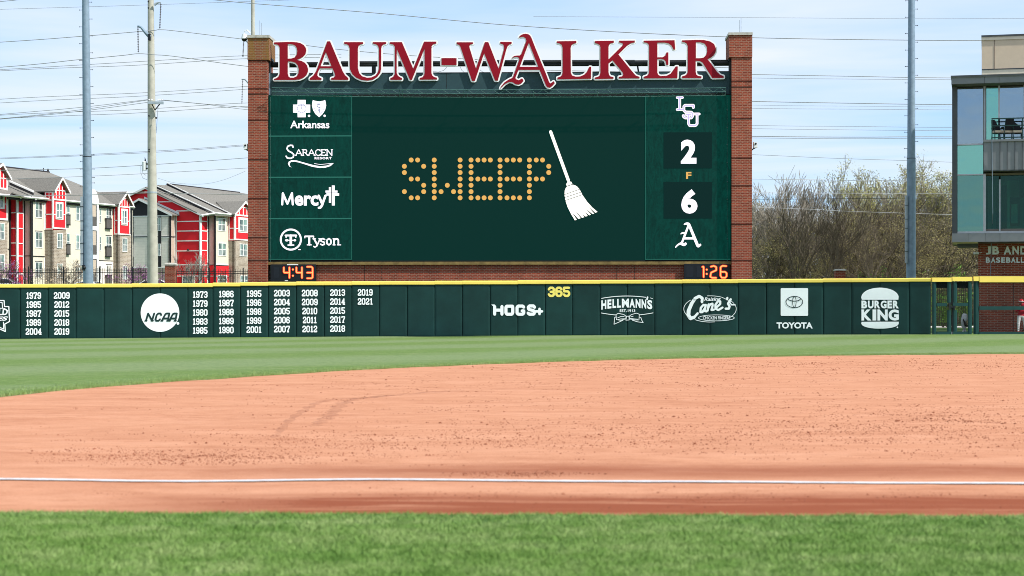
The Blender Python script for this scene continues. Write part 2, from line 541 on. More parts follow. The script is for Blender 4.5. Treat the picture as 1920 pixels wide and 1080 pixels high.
def structure(o, kind='structure'):
    o['kind'] = kind
    return o
def arc(cx, cy, rx, ry, a0, a1, n=16):
    return [(cx + rx * math.cos(math.radians(a0 + (a1 - a0) * i / n)), cy + ry * math.sin(math.radians(a0 + (a1 - a0) * i / n))) for i in range(n + 1)]
def interp(x, pts):
    if x <= pts[0][0]:
        a, b = pts[0], pts[1]
    elif x >= pts[-1][0]:
        a, b = pts[-2], pts[-1]
    else:
        for a, b in zip(pts[:-1], pts[1:]):
            if a[0] <= x <= b[0]: break
    return a[1] + (b[1] - a[1]) * (x - a[0]) / (b[0] - a[0])
def sstep(a, b, x):
    t = max(0.0, min(1.0, (x - a) / (b - a)))
    return t * t * (3 - 2 * t)
def gz(x, y):
    """height of the playing field"""
    return sstep(55, 95, y) * (-0.04 + 0.0052 * max(-60, min(60, x)))
def terrain(x, y):
    """ground beyond the outfield wall; higher ground under the flats on the left"""
    k = sstep(12, -14, x)
    return gz(x, y) + k * (2.5 * sstep(112, 148, y) + 1.1 * sstep(165, 200, y)) + (1 - k) * 0.8 * sstep(150, 260, y)
random.seed(7)
# ================================================================ FIELD
def grass_mat(name, base, dark, light, mow=False, dry=(0.25, 0.25, 0.10)):
    m, t, b = newmat(name)
    p = pos(t)
    fine = noise(t, p, 26.0, 3, 0.7)
    mid = noise(t, p, 2.6, 4, 0.6)
    big = noise(t, pos(t, (1, 1, 1)), 0.35, 3, 0.5)
    c = ramp(t, mid, [(0.30, dark), (0.5, base), (0.72, light)])
    c = mixc(t, 0.55, c, ramp(t, fine, [(0.3, tuple(x * .62 for x in base)), (0.7, tuple(min(1, x * 1.5) for x in light))]))
    d = noise(t, pos(t, (1, 1, 1)), 1.1, 5, 0.65)
    c = mixc(t, ramp(t, d, [(0.52, (0, 0, 0)), (0.75, (.55, .55, .55))]), c, dry)
    if mow:
        # mown stripes, laid down in two directions
        w = N(t, 'ShaderNodeTexWave', wave_type='BANDS', bands_direction='X')
        w.inputs['Scale'].default_value = 0.030; w.inputs['Distortion'].default_value = 2.2
        w.inputs['Detail'].default_value = 2; w.inputs['Detail Scale'].default_value = 0.6
        L(t, pos(t, (1, 1, 1), math.radians(38)), w.inputs['Vector'])
        k = mixc(t, 0.35, w.outputs[0], ramp(t, noise(t, pos(t, (.12, .5, 1), 0.15), 1.0, 4, 0.6), [(0.35, (0, 0, 0)), (0.65, (1, 1, 1))]))
        c = mixc(t, ramp(t, k, [(0.25, (0, 0, 0)), (0.7, (1, 1, 1))]), c, mixc(t, 0.50, c, (0.190, 0.245, 0.135)))
        g8 = noise(t, pos(t, (1, .55, 1)), 5.5, 5, 0.75)
        c = mixc(t, 1.0, c, ramp(t, g8, [(0.32, (0.80, 0.84, 0.78)), (0.5, (1, 1, 1)), (0.68, (1.18, 1.12, 1.16))]), 'MULTIPLY')
    L(t, c, b.inputs['Base Color']); b.inputs['Roughness'].default_value = 0.9
    b.inputs['Specular IOR Level'].default_value = 0.12
    bump(t, b, fine, 0.9, 0.03)
    MATS[name] = m
grass_mat('turf_far', (0.100, 0.170, 0.042), (0.074, 0.142, 0.030), (0.132, 0.200, 0.062), mow=True, dry=(0.19, 0.22, 0.10))
grass_mat('turf_near', (0.060, 0.130, 0.030), (0.040, 0.100, 0.020), (0.090, 0.165, 0.045), dry=(0.07, 0.13, 0.035))

def blade_mat(name, stops):
    m, t, b = newmat(name)
    v = noise(t, pos(t), 3.2, 4, 0.65)
    v2 = noise(t, pos(t), 60.0, 2, 0.7)
    v3 = noise(t, pos(t, (.5, 1.3, 1)), 1.3, 3, 0.6)
    k = mth(t, 'ADD', mth(t, 'MULTIPLY', v, 0.4), mth(t, 'ADD', mth(t, 'MULTIPLY', v2, 0.34), mth(t, 'MULTIPLY', v3, 0.26)))
    L(t, ramp(t, k, stops), b.inputs['Base Color'])
    b.inputs['Roughness'].default_value = 0.7; b.inputs['Specular IOR Level'].default_value = 0.15
    MATS[name] = m
blade_mat('blade_near', [(0.38, (0.080, 0.175, 0.028)), (0.47, (0.150, 0.270, 0.058)), (0.56, (0.250, 0.350, 0.120)), (0.66, (0.36, 0.43, 0.18))])
blade_mat('blade_far', [(0.36, (0.15, 0.25, 0.06)), (0.5, (0.21, 0.31, 0.10)), (0.64, (0.34, 0.37, 0.19))])

def dirt_mat():
    m, t, b = newmat('infield_clay')
    p = pos(t)
    fine = noise(t, p, 38.0, 4, 0.75)
    mid = noise(t, pos(t, (.45, 1.3, 1)), 1.1, 6, 0.62, 0.6)
    big = noise(t, pos(t, (.12, .45, 1)), 1.0, 4, 0.55)
    c = ramp(t, mid, [(0.28, (0.365, 0.155, 0.085)), (0.5, (0.465, 0.222, 0.130)), (0.7, (0.53, 0.275, 0.172))])
    c = mixc(t, 0.38, c, ramp(t, fine, [(0.3, (0.29, 0.115, 0.062)), (0.7, (0.58, 0.30, 0.19))]))
    mot = noise(t, pos(t, (.8, 1.6, 1)), 3.4, 6, 0.72, 0.4)
    c = mixc(t, 1.0, c, ramp(t, mot, [(0.30, (0.86, 0.80, 0.76)), (0.46, (1, 1, 1)), (0.70, (1.10, 1.12, 1.14))]), 'MULTIPLY')
    # trodden crumbs, thick in some belts and thin in others
    s = noise(t, pos(t, (.42, 1.5, 1)), 7.5, 5, 0.8)
    den = noise(t, pos(t, (.15, .32, 1)), 0.8, 4, 0.6)
    thr = mth(t, 'ADD', mth(t, 'MULTIPLY', s, 0.72), mth(t, 'MULTIPLY', den, 0.28))
    c = mixc(t, ramp(t, thr, [(0.565, (0, 0, 0)), (0.645, (.66, .66, .66))]), c, (0.27, 0.085, 0.040))
    # damp clay along the foul line, raked lengthways
    g = N(t, 'ShaderNodeNewGeometry'); sp = N(t, 'ShaderNodeSeparateXYZ'); L(t, g.outputs['Position'], sp.inputs[0])
    wob = mth(t, 'MULTIPLY', mth(t, 'SUBTRACT', noise(t, pos(t, (.30, 2.6, 1)), 1.3, 6, 0.72, 0.8), 0.5), 3.2)
    def belt(y0, half, soft, xo, xs):
        d = mth(t, 'ABSOLUTE', mth(t, 'SUBTRACT', sp.outputs[1], y0))
        k = mth(t, 'SUBTRACT', 1.0, mth(t, 'DIVIDE', mth(t, 'SUBTRACT', d, half), soft), True)
        if xs: k = mth(t, 'MULTIPLY', k, mth(t, 'MULTIPLY', mth(t, 'ADD', sp.outputs[0], xo), xs, True))
        return mth(t, 'MULTIPLY', k, mth(t, 'ADD', wob, 1.0, True))
    m1 = belt(14.62, 0.50, 0.55, 3.6, 0.5)
    m2 = belt(17.7, 0.15, 0.9, 4.0, 0.30)
    mm = mth(t, 'MULTIPLY', mth(t, 'ADD', m1, mth(t, 'MULTIPLY', m2, 0.75), True), 0.95)
    c = mixc(t, mm, c, (0.215, 0.056, 0.025))
    L(t, c, b.inputs['Base Color']); b.inputs['Roughness'].default_value = 0.95
    b.inputs['Specular IOR Level'].default_value = 0.1
    h = mth(t, 'ADD', mth(t, 'MULTIPLY', fine, 0.35), mth(t, 'MULTIPLY', s, 0.65))
    bump(t, b, h, 0.75, 0.03)
    MATS['infield_clay'] = m
dirt_mat()
def chalk_mat():
    m, t, b = newmat('chalk')
    v = noise(t, pos(t, (1, 2.5, 1)), 9.0, 5, 0.7)
    L(t, ramp(t, v, [(0.34, (0.46, 0.30, 0.23)), (0.46, (0.50, 0.51, 0.54)), (0.7, (0.60, 0.63, 0.68))]), b.inputs['Base Color'])
    b.inputs['Roughness'].default_value = 0.95
    bump(t, b, v, 0.5, 0.01)
    MATS['chalk'] = m
chalk_mat()

def grid_mesh(name, rows, mat, kind='structure'):
    """rows: list of equally long lists of points"""
    v = [p for r in rows for p in r]; n = len(rows[0]); f = []
    for i in range(len(rows) - 1):
        for j in range(n - 1):
            f.append((i * n + j, i * n + j + 1, (i + 1) * n + j + 1, (i + 1) * n + j))
    b = MB(); b.add(v, f)
    o = b.build(name, mat, smooth=True); o['kind'] = kind
    return o
# wide ground under and beyond everything
xs = [-700, -400, -250, -160, -110, -80, -60, -45, -34, -26, -20, -14, -8, -3, 2, 6, 10, 14, 20, 28, 40, 60, 100, 180, 300, 700]
ys = [-60, 0, 40, 80, 101.5, 104, 108, 112, 118, 124, 130, 136, 142, 148, 156, 165, 175, 185, 200, 230, 280, 400, 700, 1400]
grid_mesh('ground', [[(x, y, terrain(x, y) - (0.10 if y < 101 else 0.02)) for x in xs] for y in ys], 'turf_near')
# infield clay with slight unevenness
rng = np.random.RandomState(3)
def clay_z(x, y):
    return 0.010 * math.sin(x * 1.7 + 0.6 * math.sin(y * .8)) * math.sin(y * 1.1 + x * .3) * sstep(14.5, 16, y) + gz(x, y) - 0.05 * sstep(13.75, 13.3, y)
grid_mesh('infield_dirt', [[(x, y, clay_z(x, y)) for x in np.linspace(-24, 48, 145)] for y in np.linspace(12.5, 68, 112)], 'infield_clay')

ARC_C = (25.0, 30.0)
ARC = [(20, 31.0), (50, 31.2), (75, 31.3), (96, 31.75), (103.9, 32.05), (122.8, 32.55), (140.2, 32.55), (159.6, 32.95), (176.6, 34.1), (200, 34.8), (215, 37)]
def arc_pt(th, r):
    return (ARC_C[0] + r * math.cos(math.radians(th)), ARC_C[1] + r * math.sin(math.radians(th)))
rows = []
for k in [0, 0.15, 0.6, 1.5, 3, 5, 8, 12, 17, 23, 30, 38, 48, 60, 75, 100]:
    row = []
    for th in np.linspace(20, 215, 118):
        r = interp(th, ARC) + k + (0.05 * math.sin(th * 3.1) + 0.03 * math.sin(th * 11.7) if k == 0 else 0)
        x, y = arc_pt(th, r)
        y = min(y, 103.5)
        row.append((x, y, (gz(x, y) + (0.022 if k else -0.03))))
    rows.append(row)
grid_mesh('outfield_grass', rows, 'turf_far')

EDGE = [(-60, 15.5), (-3.98, 14.05), (-3.0, 13.97), (0, 13.86), (1.5, 13.80), (3.9, 13.74), (60, 12.6)]
def edge_y(x):
    return interp(x, EDGE) + 0.025 * math.sin(x * 5.3) + 0.02 * math.sin(x * 13.1)
fx = list(np.linspace(-30, -6, 9)) + list(np.linspace(-5.5, 5.5, 111)) + list(np.linspace(6, 30, 9))
rows = [[(x, y, 0.004) for x in fx] for y in (-20, 0, 6, 9, 11, 12.5)] + \
       [[(x, edge_y(x) - 0.03, 0.014) for x in fx], [(x, edge_y(x), -0.03) for x in fx]]
grid_mesh('foreground_grass', rows, 'turf_near')

# chalked foul line
LINE = [(-40, 17.0), (-4.7, 16.67), (0, 16.64), (4.65, 16.31), (14, 15.6), (40, 13.6)]
r1, r2 = [], []
for x in np.linspace(-22, 22, 300):
    y = interp(x, LINE); j = 0.008 * math.sin(x * 9.1) + 0.006 * math.sin(x * 23.7)
    r1.append((x, y - 0.075 + j, clay_z(x, y) + 0.010)); r2.append((x, y + 0.075 - j * .7, clay_z(x, y) + 0.010))
o = grid_mesh('foul_line', [r1, r2], 'chalk')

def blades(name, P, h, w, mat, seed=1, lean=0.5):
    """P: (n,3) root points; one narrow triangle per blade"""
    r = np.random.RandomState(seed); n = len(P)
    a = r.uniform(0, 2 * np.pi, n); hh = h * r.uniform(0.55, 1.25, n); ww = w * r.uniform(0.6, 1.3, n)
    la = r.uniform(0, 2 * np.pi, n); ll = lean * hh * r.uniform(0.1, 1.3, n)
    d = np.stack([np.cos(a), np.sin(a), np.zeros(n)], 1) * (ww / 2)[:, None]
    tip = P + np.stack([np.cos(la) * ll, np.sin(la) * ll, hh], 1)
    V = np.empty((n * 3, 3)); V[0::3] = P - d; V[1::3] = P + d; V[2::3] = tip
    me = bpy.data.meshes.new(name)
    me.vertices.add(n * 3); me.vertices.foreach_set('co', V.ravel())
    me.loops.add(n * 3); me.loops.foreach_set('vertex_index', np.arange(n * 3, dtype=np.int32))
    me.polygons.add(n); me.polygons.foreach_set('loop_start', np.arange(0, n * 3, 3, dtype=np.int32))
    me.polygons.foreach_set('loop_total', np.full(n, 3, dtype=np.int32))
    me.materials.append(MATS[mat]); me.update(); me.validate()
    o = bpy.data.objects.new(name, me); COL.objects.link(o)
    o['kind'] = 'stuff'
    return o
r = np.random.RandomState(11)
n = 420000
px_ = r.uniform(-5.4, 5.4, n); py_ = r.uniform(10.1, 14.4, n)
ey = np.interp(px_, [e[0] for e in EDGE], [e[1] for e in EDGE]) + 0.025 * np.sin(px_ * 5.3) + 0.02 * np.sin(px_ * 13.1)
jit = r.normal(0, 0.03, n)
keep = (py_ < ey + np.abs(jit) * 0.8 - 0.01) & (np.abs(px_) < py_ * 0.30 + 0.7)
# patchy density
dens = 0.5 + 0.5 * np.sin(px_ * 2.1 + 1.3 * np.sin(py_ * 1.7)) * np.sin(py_ * 2.9 + px_)
keep &= r.uniform(0, 1, n) < (0.62 + 0.38 * dens)
P = np.stack([px_[keep], py_[keep], np.full(keep.sum(), 0.004)], 1)
o = blades('grass_blades', P, 0.032, 0.0062, 'blade_near', 5, 1.3)
tag(o, 'mown green grass blades filling the foreground below the clay', 'grass', kind='stuff')
# rough fringe of the outfield grass where it meets the clay
m_ = 60000
th = r.uniform(94, 190, m_); rr = np.interp(th, [a[0] for a in ARC], [a[1] for a in ARC]) + np.abs(r.normal(0, 0.5, m_)) - 0.06
X = ARC_C[0] + rr * np.cos(np.radians(th)); Y = ARC_C[1] + rr * np.sin(np.radians(th))
Z = np.array([gz(a, b) for a, b in zip(X, Y)]) + 0.01
o = blades('grass_fringe', np.stack([X, Y, Z], 1), 0.05, 0.012, 'blade_far', 9, 0.6)
tag(o, 'uneven grass fringe along the curved far edge of the infield clay', 'grass', kind='stuff')
# loose crumbs of clay
plain('clod', (0.21, 0.068, 0.035), 0.95, var=0.3, scale=20)
mb = MB(); q = random.Random(4)
def clod(x, y, s):
    vs = []
    for d in ((1, 0, 0), (-1, 0, 0), (0, 1, 0), (0, -1, 0), (0, 0, .7), (0, 0, -.2)):
        k = s * q.uniform(0.6, 1.3); vs.append((x + d[0] * k, y + d[1] * k, clay_z(x, y) + 0.001 + d[2] * k))
    mb.add(vs, [(0, 2, 4), (2, 1, 4), (1, 3, 4), (3, 0, 4), (2, 0, 5), (1, 2, 5), (3, 1, 5), (0, 3, 5)])
def scatter(cnt, cx, cy, sx, sy, s0, s1):
    for _ in range(cnt):
        x0 = q.gauss(cx, sx); y0 = q.gauss(cy, sy); m = int(1 + 16 * q.random() ** 2.2)
        for _k in range(m):
            x = x0 + q.gauss(0, .012 * m * (1 + y0 / 30)); y = y0 + q.gauss(0, .05 + .004 * m)
            if y < edge_y(x) + 0.1 or abs(y - interp(x, LINE)) < 0.13: continue
            if math.hypot(x - ARC_C[0], y - ARC_C[1]) > 32.0: continue
            clod(x, y, .50 * q.uniform(s0, s1) * (1.0 + 1.6 * (q.random() ** 8)))
scatter(750, 3.5, 22.5, 3.2, 1.7, 0.008, 0.020)
scatter(480, 7.5, 26.0, 2.2, 2.0, 0.008, 0.022)
scatter(240, -1.5, 21.5, 1.8, 1.0, 0.008, 0.018)
scatter(260, -3.5, 19.3, 1.0, 0.6, 0.008, 0.018)
scatter(700, 8, 50, 7.5, 4.0, 0.012, 0.032)
scatter(900, 2, 34, 7, 7, 0.008, 0.022)
scatter(260, 1.5, 15.2, 3.2, 0.5, 0.005, 0.013)
scatter(60, 0.1, 17.3, 0.3, 0.08, 0.008, 0.018)
o = mb.build('clay_crumbs', 'clod')
tag(o, 'loose dark crumbs of clay scattered over the infield', 'dirt crumbs', kind='stuff')
def smooth2(P, n=8):
    out = []
    for i in range(len(P) - 1):
        p0 = P[max(i - 1, 0)]; p1 = P[i]; p2 = P[i + 1]; p3 = P[min(i + 2, len(P) - 1)]
        for j in range(n):
            t = j / n
            out.append(tuple(0.5 * ((2 * p1[k]) + (p2[k] - p0[k]) * t + (2 * p0[k] - 5 * p1[k] + 4 * p2[k] - p3[k]) * t * t + (3 * p1[k] - p0[k] - 3 * p2[k] + p3[k]) * t ** 3) for k in range(2)))
    return out + [P[-1]]
def mark(name, pts, w0, w1):
    P = [((p[0] - CX) / F * (5440.0 / (p[1] - HZ)), 5440.0 / (p[1] - HZ)) for p in smooth2(pts)]
    a, b = [], []; n = len(P)
    for i, (x, y) in enumerate(P):
        x2, y2 = P[min(i + 1, n - 1)]; x1, y1 = P[max(i - 1, 0)]; d = Vector((x2 - x1, y2 - y1)).normalized(); w = (w0 + (w1 - w0) * i / n) * (.75 + .35 * math.sin(i * 1.9)) / 2
        a.append((x - d.y * w, y + d.x * w, clay_z(x, y) + .006)); b.append((x + d.y * w, y - d.x * w, clay_z(x, y) + .006))
    grid_mesh(name, [a, b], 'scuffed_clay')
m, t, b = newmat('scuffed_clay')
v = noise(t, pos(t, (1, 1, 1)), 5.0, 5, 0.75)
b.inputs['Base Color'].default_value = (0.33, 0.13, 0.075, 1); b.inputs['Roughness'].default_value = .95
L(t, ramp(t, v, [(0.40, (0, 0, 0)), (0.72, (.5, .5, .5))]), b.inputs['Alpha']); MATS['scuffed_clay'] = m
mark('scuff_mark', [(515, 820), (545, 788), (575, 766), (605, 753), (645, 749), (690, 746), (725, 741)], .12, .35)
mark('scuff_mark', [(590, 800), (612, 785), (632, 765), (655, 752), (700, 745), (760, 740), (860, 733)], .22, .40)
# beyond the wall: car park, pale path
grid_mesh('parking_lot', [[(x, y, terrain(x, y) + 0.0) for x in xs if -160 <= x <= -8] for y in (148, 156, 165, 172)], 'asphalt')
grid_mesh('gravel_path', [[(x, y, terrain(x, y) + 0.02) for x in (20, 28, 34, 40, 60)] for y in (127, 131, 136)], 'gravel_white')
# ================================================================ OUTFIELD WALL
SEAMS = [-120, -67.5, -15, 37.5, 90, 142.3, 194.8, 247.5, 300, 352, 399, 450.6, 503, 555.6, 608, 659.4, 711.5, 763.5, 815.2, 867, 919, 970.6,
         1022.5, 1073.5, 1125, 1176, 1227.5, 1279.5, 1331, 1384, 1437, 1490, 1543.4, 1597, 1650, 1704.7, 1745]
def wall_Y(px):
    u = (px - 960) / 960.0
    return 101.2 - (3.9 if u > 0 else 2.2) * u * u * (1.25 if u > 0 else 1.0)
YB = [(0, 635.4), (350, 633.4), (740, 631), (1260, 629.3), (1745, 627.6), (1920, 627.5)]
YT = [(0, 532.7), (380, 531), (500, 528.5), (740, 527), (1260, 524.4), (1400, 523.4), (1745, 521)]
class WallSurf:
    def __init__(s):
        s.pl = []
        for a, b in zip(SEAMS[:-1], SEAMS[1:]):
            A = W(a, HZ, wall_Y(a)); B = W(b, HZ, wall_Y(b)); d = (B - A).normalized()
            s.pl.append((a, b, Plane(A, (d.y, -d.x))))
        for p in s.pl: assert p[2].n.y < 0
    def get(s, px):
        for a, b, p in s.pl:
            if px <= b: return p
        return s.pl[-1][2]
    def at(s, px, py, off=0.0): return s.get(px).at(px, py, off)
    def norm(s, px): return s.get(px).n
WS = WallSurf()
wall = thing('outfield_wall', 'long dark green padded outfield wall with yellow top and white lettering', 'outfield wall', W(960, 630, 101.2))
TH = 0.14
for i, (a, b, p) in enumerate(WS.pl):
    mid = (a + b) / 2
    top = interp(mid, YT) + 0.15 * math.sin(i * 2.3); bot = interp(mid, YB)
    n = p.n
    A = p.at(a, HZ); B = p.at(b, HZ)
    d = (B - A).normalized(); ln = (B - A).length; g = 0.011
    z1 = p.at(mid, top + 7.3).z; z0 = p.at(mid, bot).z - 0.02; zt = p.at(mid, top).z
    def pt(u, z, o): q_ = A + d * u + n * o; return (q_.x, q_.y, z)
    # softly rounded upholstered pad: front bowed out a little, edges turned back
    mb = MB()
    us = [g, g + .03, g + .10, ln / 2, ln - g - .10, ln - g - .03, ln - g]; os_ = [-0.035, -0.010, 0.0, 0.006, 0.0, -0.010, -0.035]
    zs = [z0, z0 + .03, z0 + .12, (z0 + z1) / 2, z1 - .12, z1 - .03, z1]
    rows_ = [[pt(u, z, min(o1, o2) if min(o1, o2) < 0 else (o1 + o2) / 2) for u, o1 in zip(us, os_)] for z, o2 in zip(zs, os_)]
    k = len(us); V = [q_ for r_ in rows_ for q_ in r_]
    Fc = [(r_ * k + c_, r_ * k + c_ + 1, (r_ + 1) * k + c_ + 1, (r_ + 1) * k + c_) for r_ in range(k - 1) for c_ in range(k - 1)]
    mb.add(V, Fc)
    c0 = [pt(g, z0, -.035), pt(ln - g, z0, -.035), pt(ln - g, z0, -TH), pt(g, z0, -TH), pt(g, z1, -.035), pt(ln - g, z1, -.035), pt(ln - g, z1, -TH), pt(g, z1, -TH)]
    mb.add(c0, [(0, 3, 2, 1), (4, 5, 6, 7), (1, 2, 6, 5), (2, 3, 7, 6), (3, 0, 4, 7)])
    mb.build('wall_pad', 'pad_green', wall, smooth=False)
    mb = MB(); zc = zt + 0.0
    prof = [(0.045, z1 + .004), (0.062, z1 + .03), (0.062, zc - .05), (0.035, zc - .005), (-0.02, zc), (-TH - .05, zc), (-TH - .05, z1 + .004)]
    V = [pt(u, z, o) for u in (0.002, ln - 0.002) for o, z in prof]; k = len(prof)
    mb.add(V, [(j, (j + 1) % k, (j + 1) % k + k, j + k) for j in range(k)] + [tuple(range(k))[::-1], tuple(range(k, 2 * k))])
    mb.build('top_cap', 'cap_yellow', wall)
# timber backing behind the pads and a base gap strip
mb = MB(); mb2 = MB()
for a, b, p in WS.pl:
    mid = (a + b) / 2
    mb.slab(p, a, interp(mid, YT) + 6, b, interp(mid, YB) + 1.2, -TH - .003, 0.06)
    mb2.slab(p, a, interp(mid, YB) - 0.6, b, interp(mid, YB) + 1.8, -0.045, 0.06)
mb.build('backing', 'void_black', wall)
mb2.build('base_strip', 'void_black', wall)

INK = 0.016
# --- block digits
DG = {
 '0': ([(1, 0), (3, 0), (4, 1), (4, 5), (3, 6), (1, 6), (0, 5), (0, 1), (1, 0)],),
 '1': ([(.5, 1.1), (1.6, 0), (1.6, 6)], [(.3, 6), (2.9, 6)]),
 '2': ([(0, 1.6), (0, 1), (1, 0), (3, 0), (4, 1), (4, 2.2), (0, 5.1), (0, 6), (4, 6), (4, 5.1)],),
 '3': ([(0, 1.2), (1, 0), (3, 0), (4, 1), (4, 2.2), (3.2, 3), (4, 3.8), (4, 5), (3, 6), (1, 6), (0, 4.8)], [(1.5, 3), (3.2, 3)]),
 '4': ([(3, 6), (3, 0), (0, 4), (0, 4.4), (4.2, 4.4)], [(2, 6), (4.1, 6)]),
 '5': ([(4, 0), (0, 0), (0, 2.6), (3, 2.6), (4, 3.6), (4, 5), (3, 6), (1, 6), (0, 4.9)],),
 '6': ([(4, 1.1), (3, 0), (1, 0), (0, 1), (0, 5), (1, 6), (3, 6), (4, 5), (4, 3.6), (3, 2.7), (0, 2.7)],),
 '7': ([(0, 1), (0, 0), (4, 0), (4, 1), (1.9, 4.4), (1.9, 6)], [(1, 6), (2.9, 6)]),
 '8': ([(1, 0), (3, 0), (4, .9), (4, 2.2), (3.2, 3), (4, 3.8), (4, 5.1), (3, 6), (1, 6), (0, 5.1), (0, 3.8), (.8, 3), (0, 2.2), (0, .9), (1, 0)], [(.8, 3), (3.2, 3)]),
 '9': ([(0, 4.9), (1, 6), (3, 6), (4, 5), (4, 1), (3, 0), (1, 0), (0, 1), (0, 2.4), (1, 3.3), (4, 3.3)],),
}
DW = {k: (4.0 if k != '1' else 2.9) for k in DG}
def digits(mb, surf, s, cx, cy, w, h, lw, off=INK, mi=0, gap=2.25, th=0.0):
    tot = sum(DW[c] for c in s) + gap * (len(s) - 1)
    sx = w / tot; sy = h / 6.0; x = cx - w / 2
    for c in s:
        for st in DG[c]:
            mb.stroke(surf, [(x + p[0] * sx, cy - h / 2 + p[1] * sy) for p in st], lw, off, th, mi)
        x += (DW[c] + gap) * sx
def year(s, cx, cy):
    mb = MB()
    ones = s.count('1')
    digits(mb, WS, s, cx, cy, 27.8 - 1.9 * ones, 10.4, 2.2)
    mb.build('year_number', 'print_white', wall)
for cx, cy0, ys_ in ((63, 554.2, ('1979', '1985', '1987', '1989', '2004')), (115.8, 554.0, ('2009', '2012', '2015', '2018', '2019')),
                     (375.2, 552.2, ('1973', '1979', '1980', '1983', '1985')), (424.2, 551.3, ('1986', '1987', '1988', '1989', '1990')),
                     (476.2, 550.6, ('1995', '1996', '1998', '1999', '2001')), (528.6, 549.6, ('2003', '2004', '2005', '2006', '2007')),
                     (580.8, 549.4, ('2008', '2009', '2010', '2011', '2012')), (633, 548.6, ('2013', '2014', '2015', '2017', '2018')), (684.8, 548.2, ('2019', '2021'))):
    for i, s_ in enumerate(ys_):
        year(s_, cx, cy0 + i * 16.85)
mb = MB(); digits(mb, WS, '365', 1048, 547.2, 38, 15.2, 4.4, gap=2.0); mb.build('distance_number', 'print_yellow', wall)
# --- NCAA disc
mb = MB(); mb.disc(WS, 300, 586.2, 36.2, 36.0, INK, n=64)
mb.disc(WS, 333.6, 606.3, 2.6, off=INK, n=14); mb.build('round_emblem', 'print_white', wall)
mb = MB()
for x0, x1, c in ((273.5, 290, 'N'), (290.5, 303.5, 'C'), (303.5, 319, 'A'), (317.5, 333, 'A')):
    y0, y1 = 587.6, 601.4
    sk = lambda x, y: (x + (y1 - y) * 0.28 - 1.6, y)
    a, b = x0 + 2.0, x1 - 2.6
    if c == 'N': S = [[(a, y1), (a, y0), (b - .5, y1), (b - .5, y0)]]
    elif c == 'C': S = [[(b, y0 + 3.2), (b - 2.0, y0), (a + 2, y0), (a, y0 + 3), (a, y1 - 3), (a + 2, y1), (b - 2, y1), (b, y1 - 3)]]
    else: S = [[(a - .5, y1), (a + 3, y0 + 1), (a + 5, y0), (b - 1, y0), (b, y1)], [(a + 1.5, y1 - 4.4), (b, y1 - 4.4)]]
    for st in S: mb.stroke(WS, [sk(*p) for p in st], 3.3, INK + .012)
    for fx_ in ((a, b) if c != 'C' else ()): mb.stroke(WS, [sk(fx_ - 1.8, y1), sk(fx_ + 1.6, y1)], 2.6, INK + .012)
mb.build('emblem_lettering', 'print_dark', wall)
# --- state outline emblem cut by the left edge of the picture
def c9(pts, ox, oy, sc_): return [(ox + p[0] / sc_, oy + p[1] / sc_) for p in pts]
mb = MB()
mb.stroke(WS, c9([(-420, 330), (75, 328), (83, 440), (162, 440), (175, 715), (88, 762), (98, 900), (-120, 800), (-420, 830), (-420, 330)], 0, 530, 9.82), 1.9, INK)
mb.stroke(WS, c9([(-380, 362), (38, 362), (46, 466)], 0, 530, 9.82), 1.5, INK)
mb.stroke(WS, c9([(62, 726), (66, 855), (-110, 770), (-380, 795), (-380, 362)], 0, 530, 9.82), 1.5, INK)
mb.text(WS, 'SERIES', -44, 594.2, 15.0, 602, INK, bold=0.03, shear=0.25, warp=lambda x, y: (x, y - (x + 20) * 0.03))
mb.text(WS, 'WORLD', -38, 579.5, 14.5, 591.5, INK, bold=0.03, shear=0.1, warp=lambda x, y: (x, y - (x + 20) * 0.02))
mb.stroke(WS, [(-30, 577.5), (8, 578.0), (15, 582.5)], 1.2, INK)
mb.build('state_emblem', 'print_white', wall)
# --- HOGS+
mb = MB(); k = lambda p: (910 + p[0] / 10.667, 550 + p[1] / 10.667)
for st in ([(186, 262), (186, 418)], [(332, 262), (332, 418)], [(186, 336), (332, 336)],
           [(425, 258), (545, 258), (548, 290), (548, 390), (530, 418), (430, 418), (412, 390), (412, 280), (425, 258)],
           [(768, 278), (750, 255), (655, 255), (635, 280), (635, 395), (655, 418), (745, 418), (768, 395), (768, 350), (735, 350)],
           [(985, 280), (965, 252), (880, 252), (858, 280), (870, 322), (965, 345), (985, 375), (970, 415), (880, 418), (855, 395)],
           [(1084, 310), (1084, 415)], [(1010, 360), (1135, 360)]):
    mb.stroke(WS, [k(p) for p in st], 5.8 if st[0][0] < 1000 else 4.8, INK)
mb.poly(WS, [k(p) for p in ((120, 225), (186, 222), (186, 262), (150, 255))], INK + .005)
mb.build('team_channel_lettering', 'print_white', wall)
# --- mayonnaise brand
mb = MB()
top = lambda x: ((x - 1175.5) / 48.0) ** 2 * 3.6
hx = [1128, 1139.2, 1149, 1157.6, 1166.2, 1181.6, 1193.6, 1204.6]
def hw(x, y): return (x, y + top(x) * (0.9 if y < 570 else 1.15))
for i, (c, x0, x1) in enumerate((('H', 1127.5, 1136.8), ('E', 1139, 1146.4), ('L', 1148.4, 1155.4), ('L', 1157.2, 1164.2), ('M', 1166, 1179.3),
                                 ('A', 1180.2, 1190.6), ('N', 1191.8, 1201), ('N', 1203, 1211.6), ('S', 1213.6, 1223))):
    mb.text(WS, c, x0, 560.0 - (0 if i < 8 else 0), x1, 576.5, INK, bold=0.045, warp=hw)
mb.stroke(WS, [(1214.2, 557.2), (1213.2, 561.5)], 3.0, INK)
mb.stroke(WS, [(x, 555.0 + top(x) * 1.25) for x in np.linspace(1128, 1211, 14)], 1.3, INK)
mb.stroke(WS, [(1219.5, 558.6), (1223.5, 559.8)], 1.0, INK)
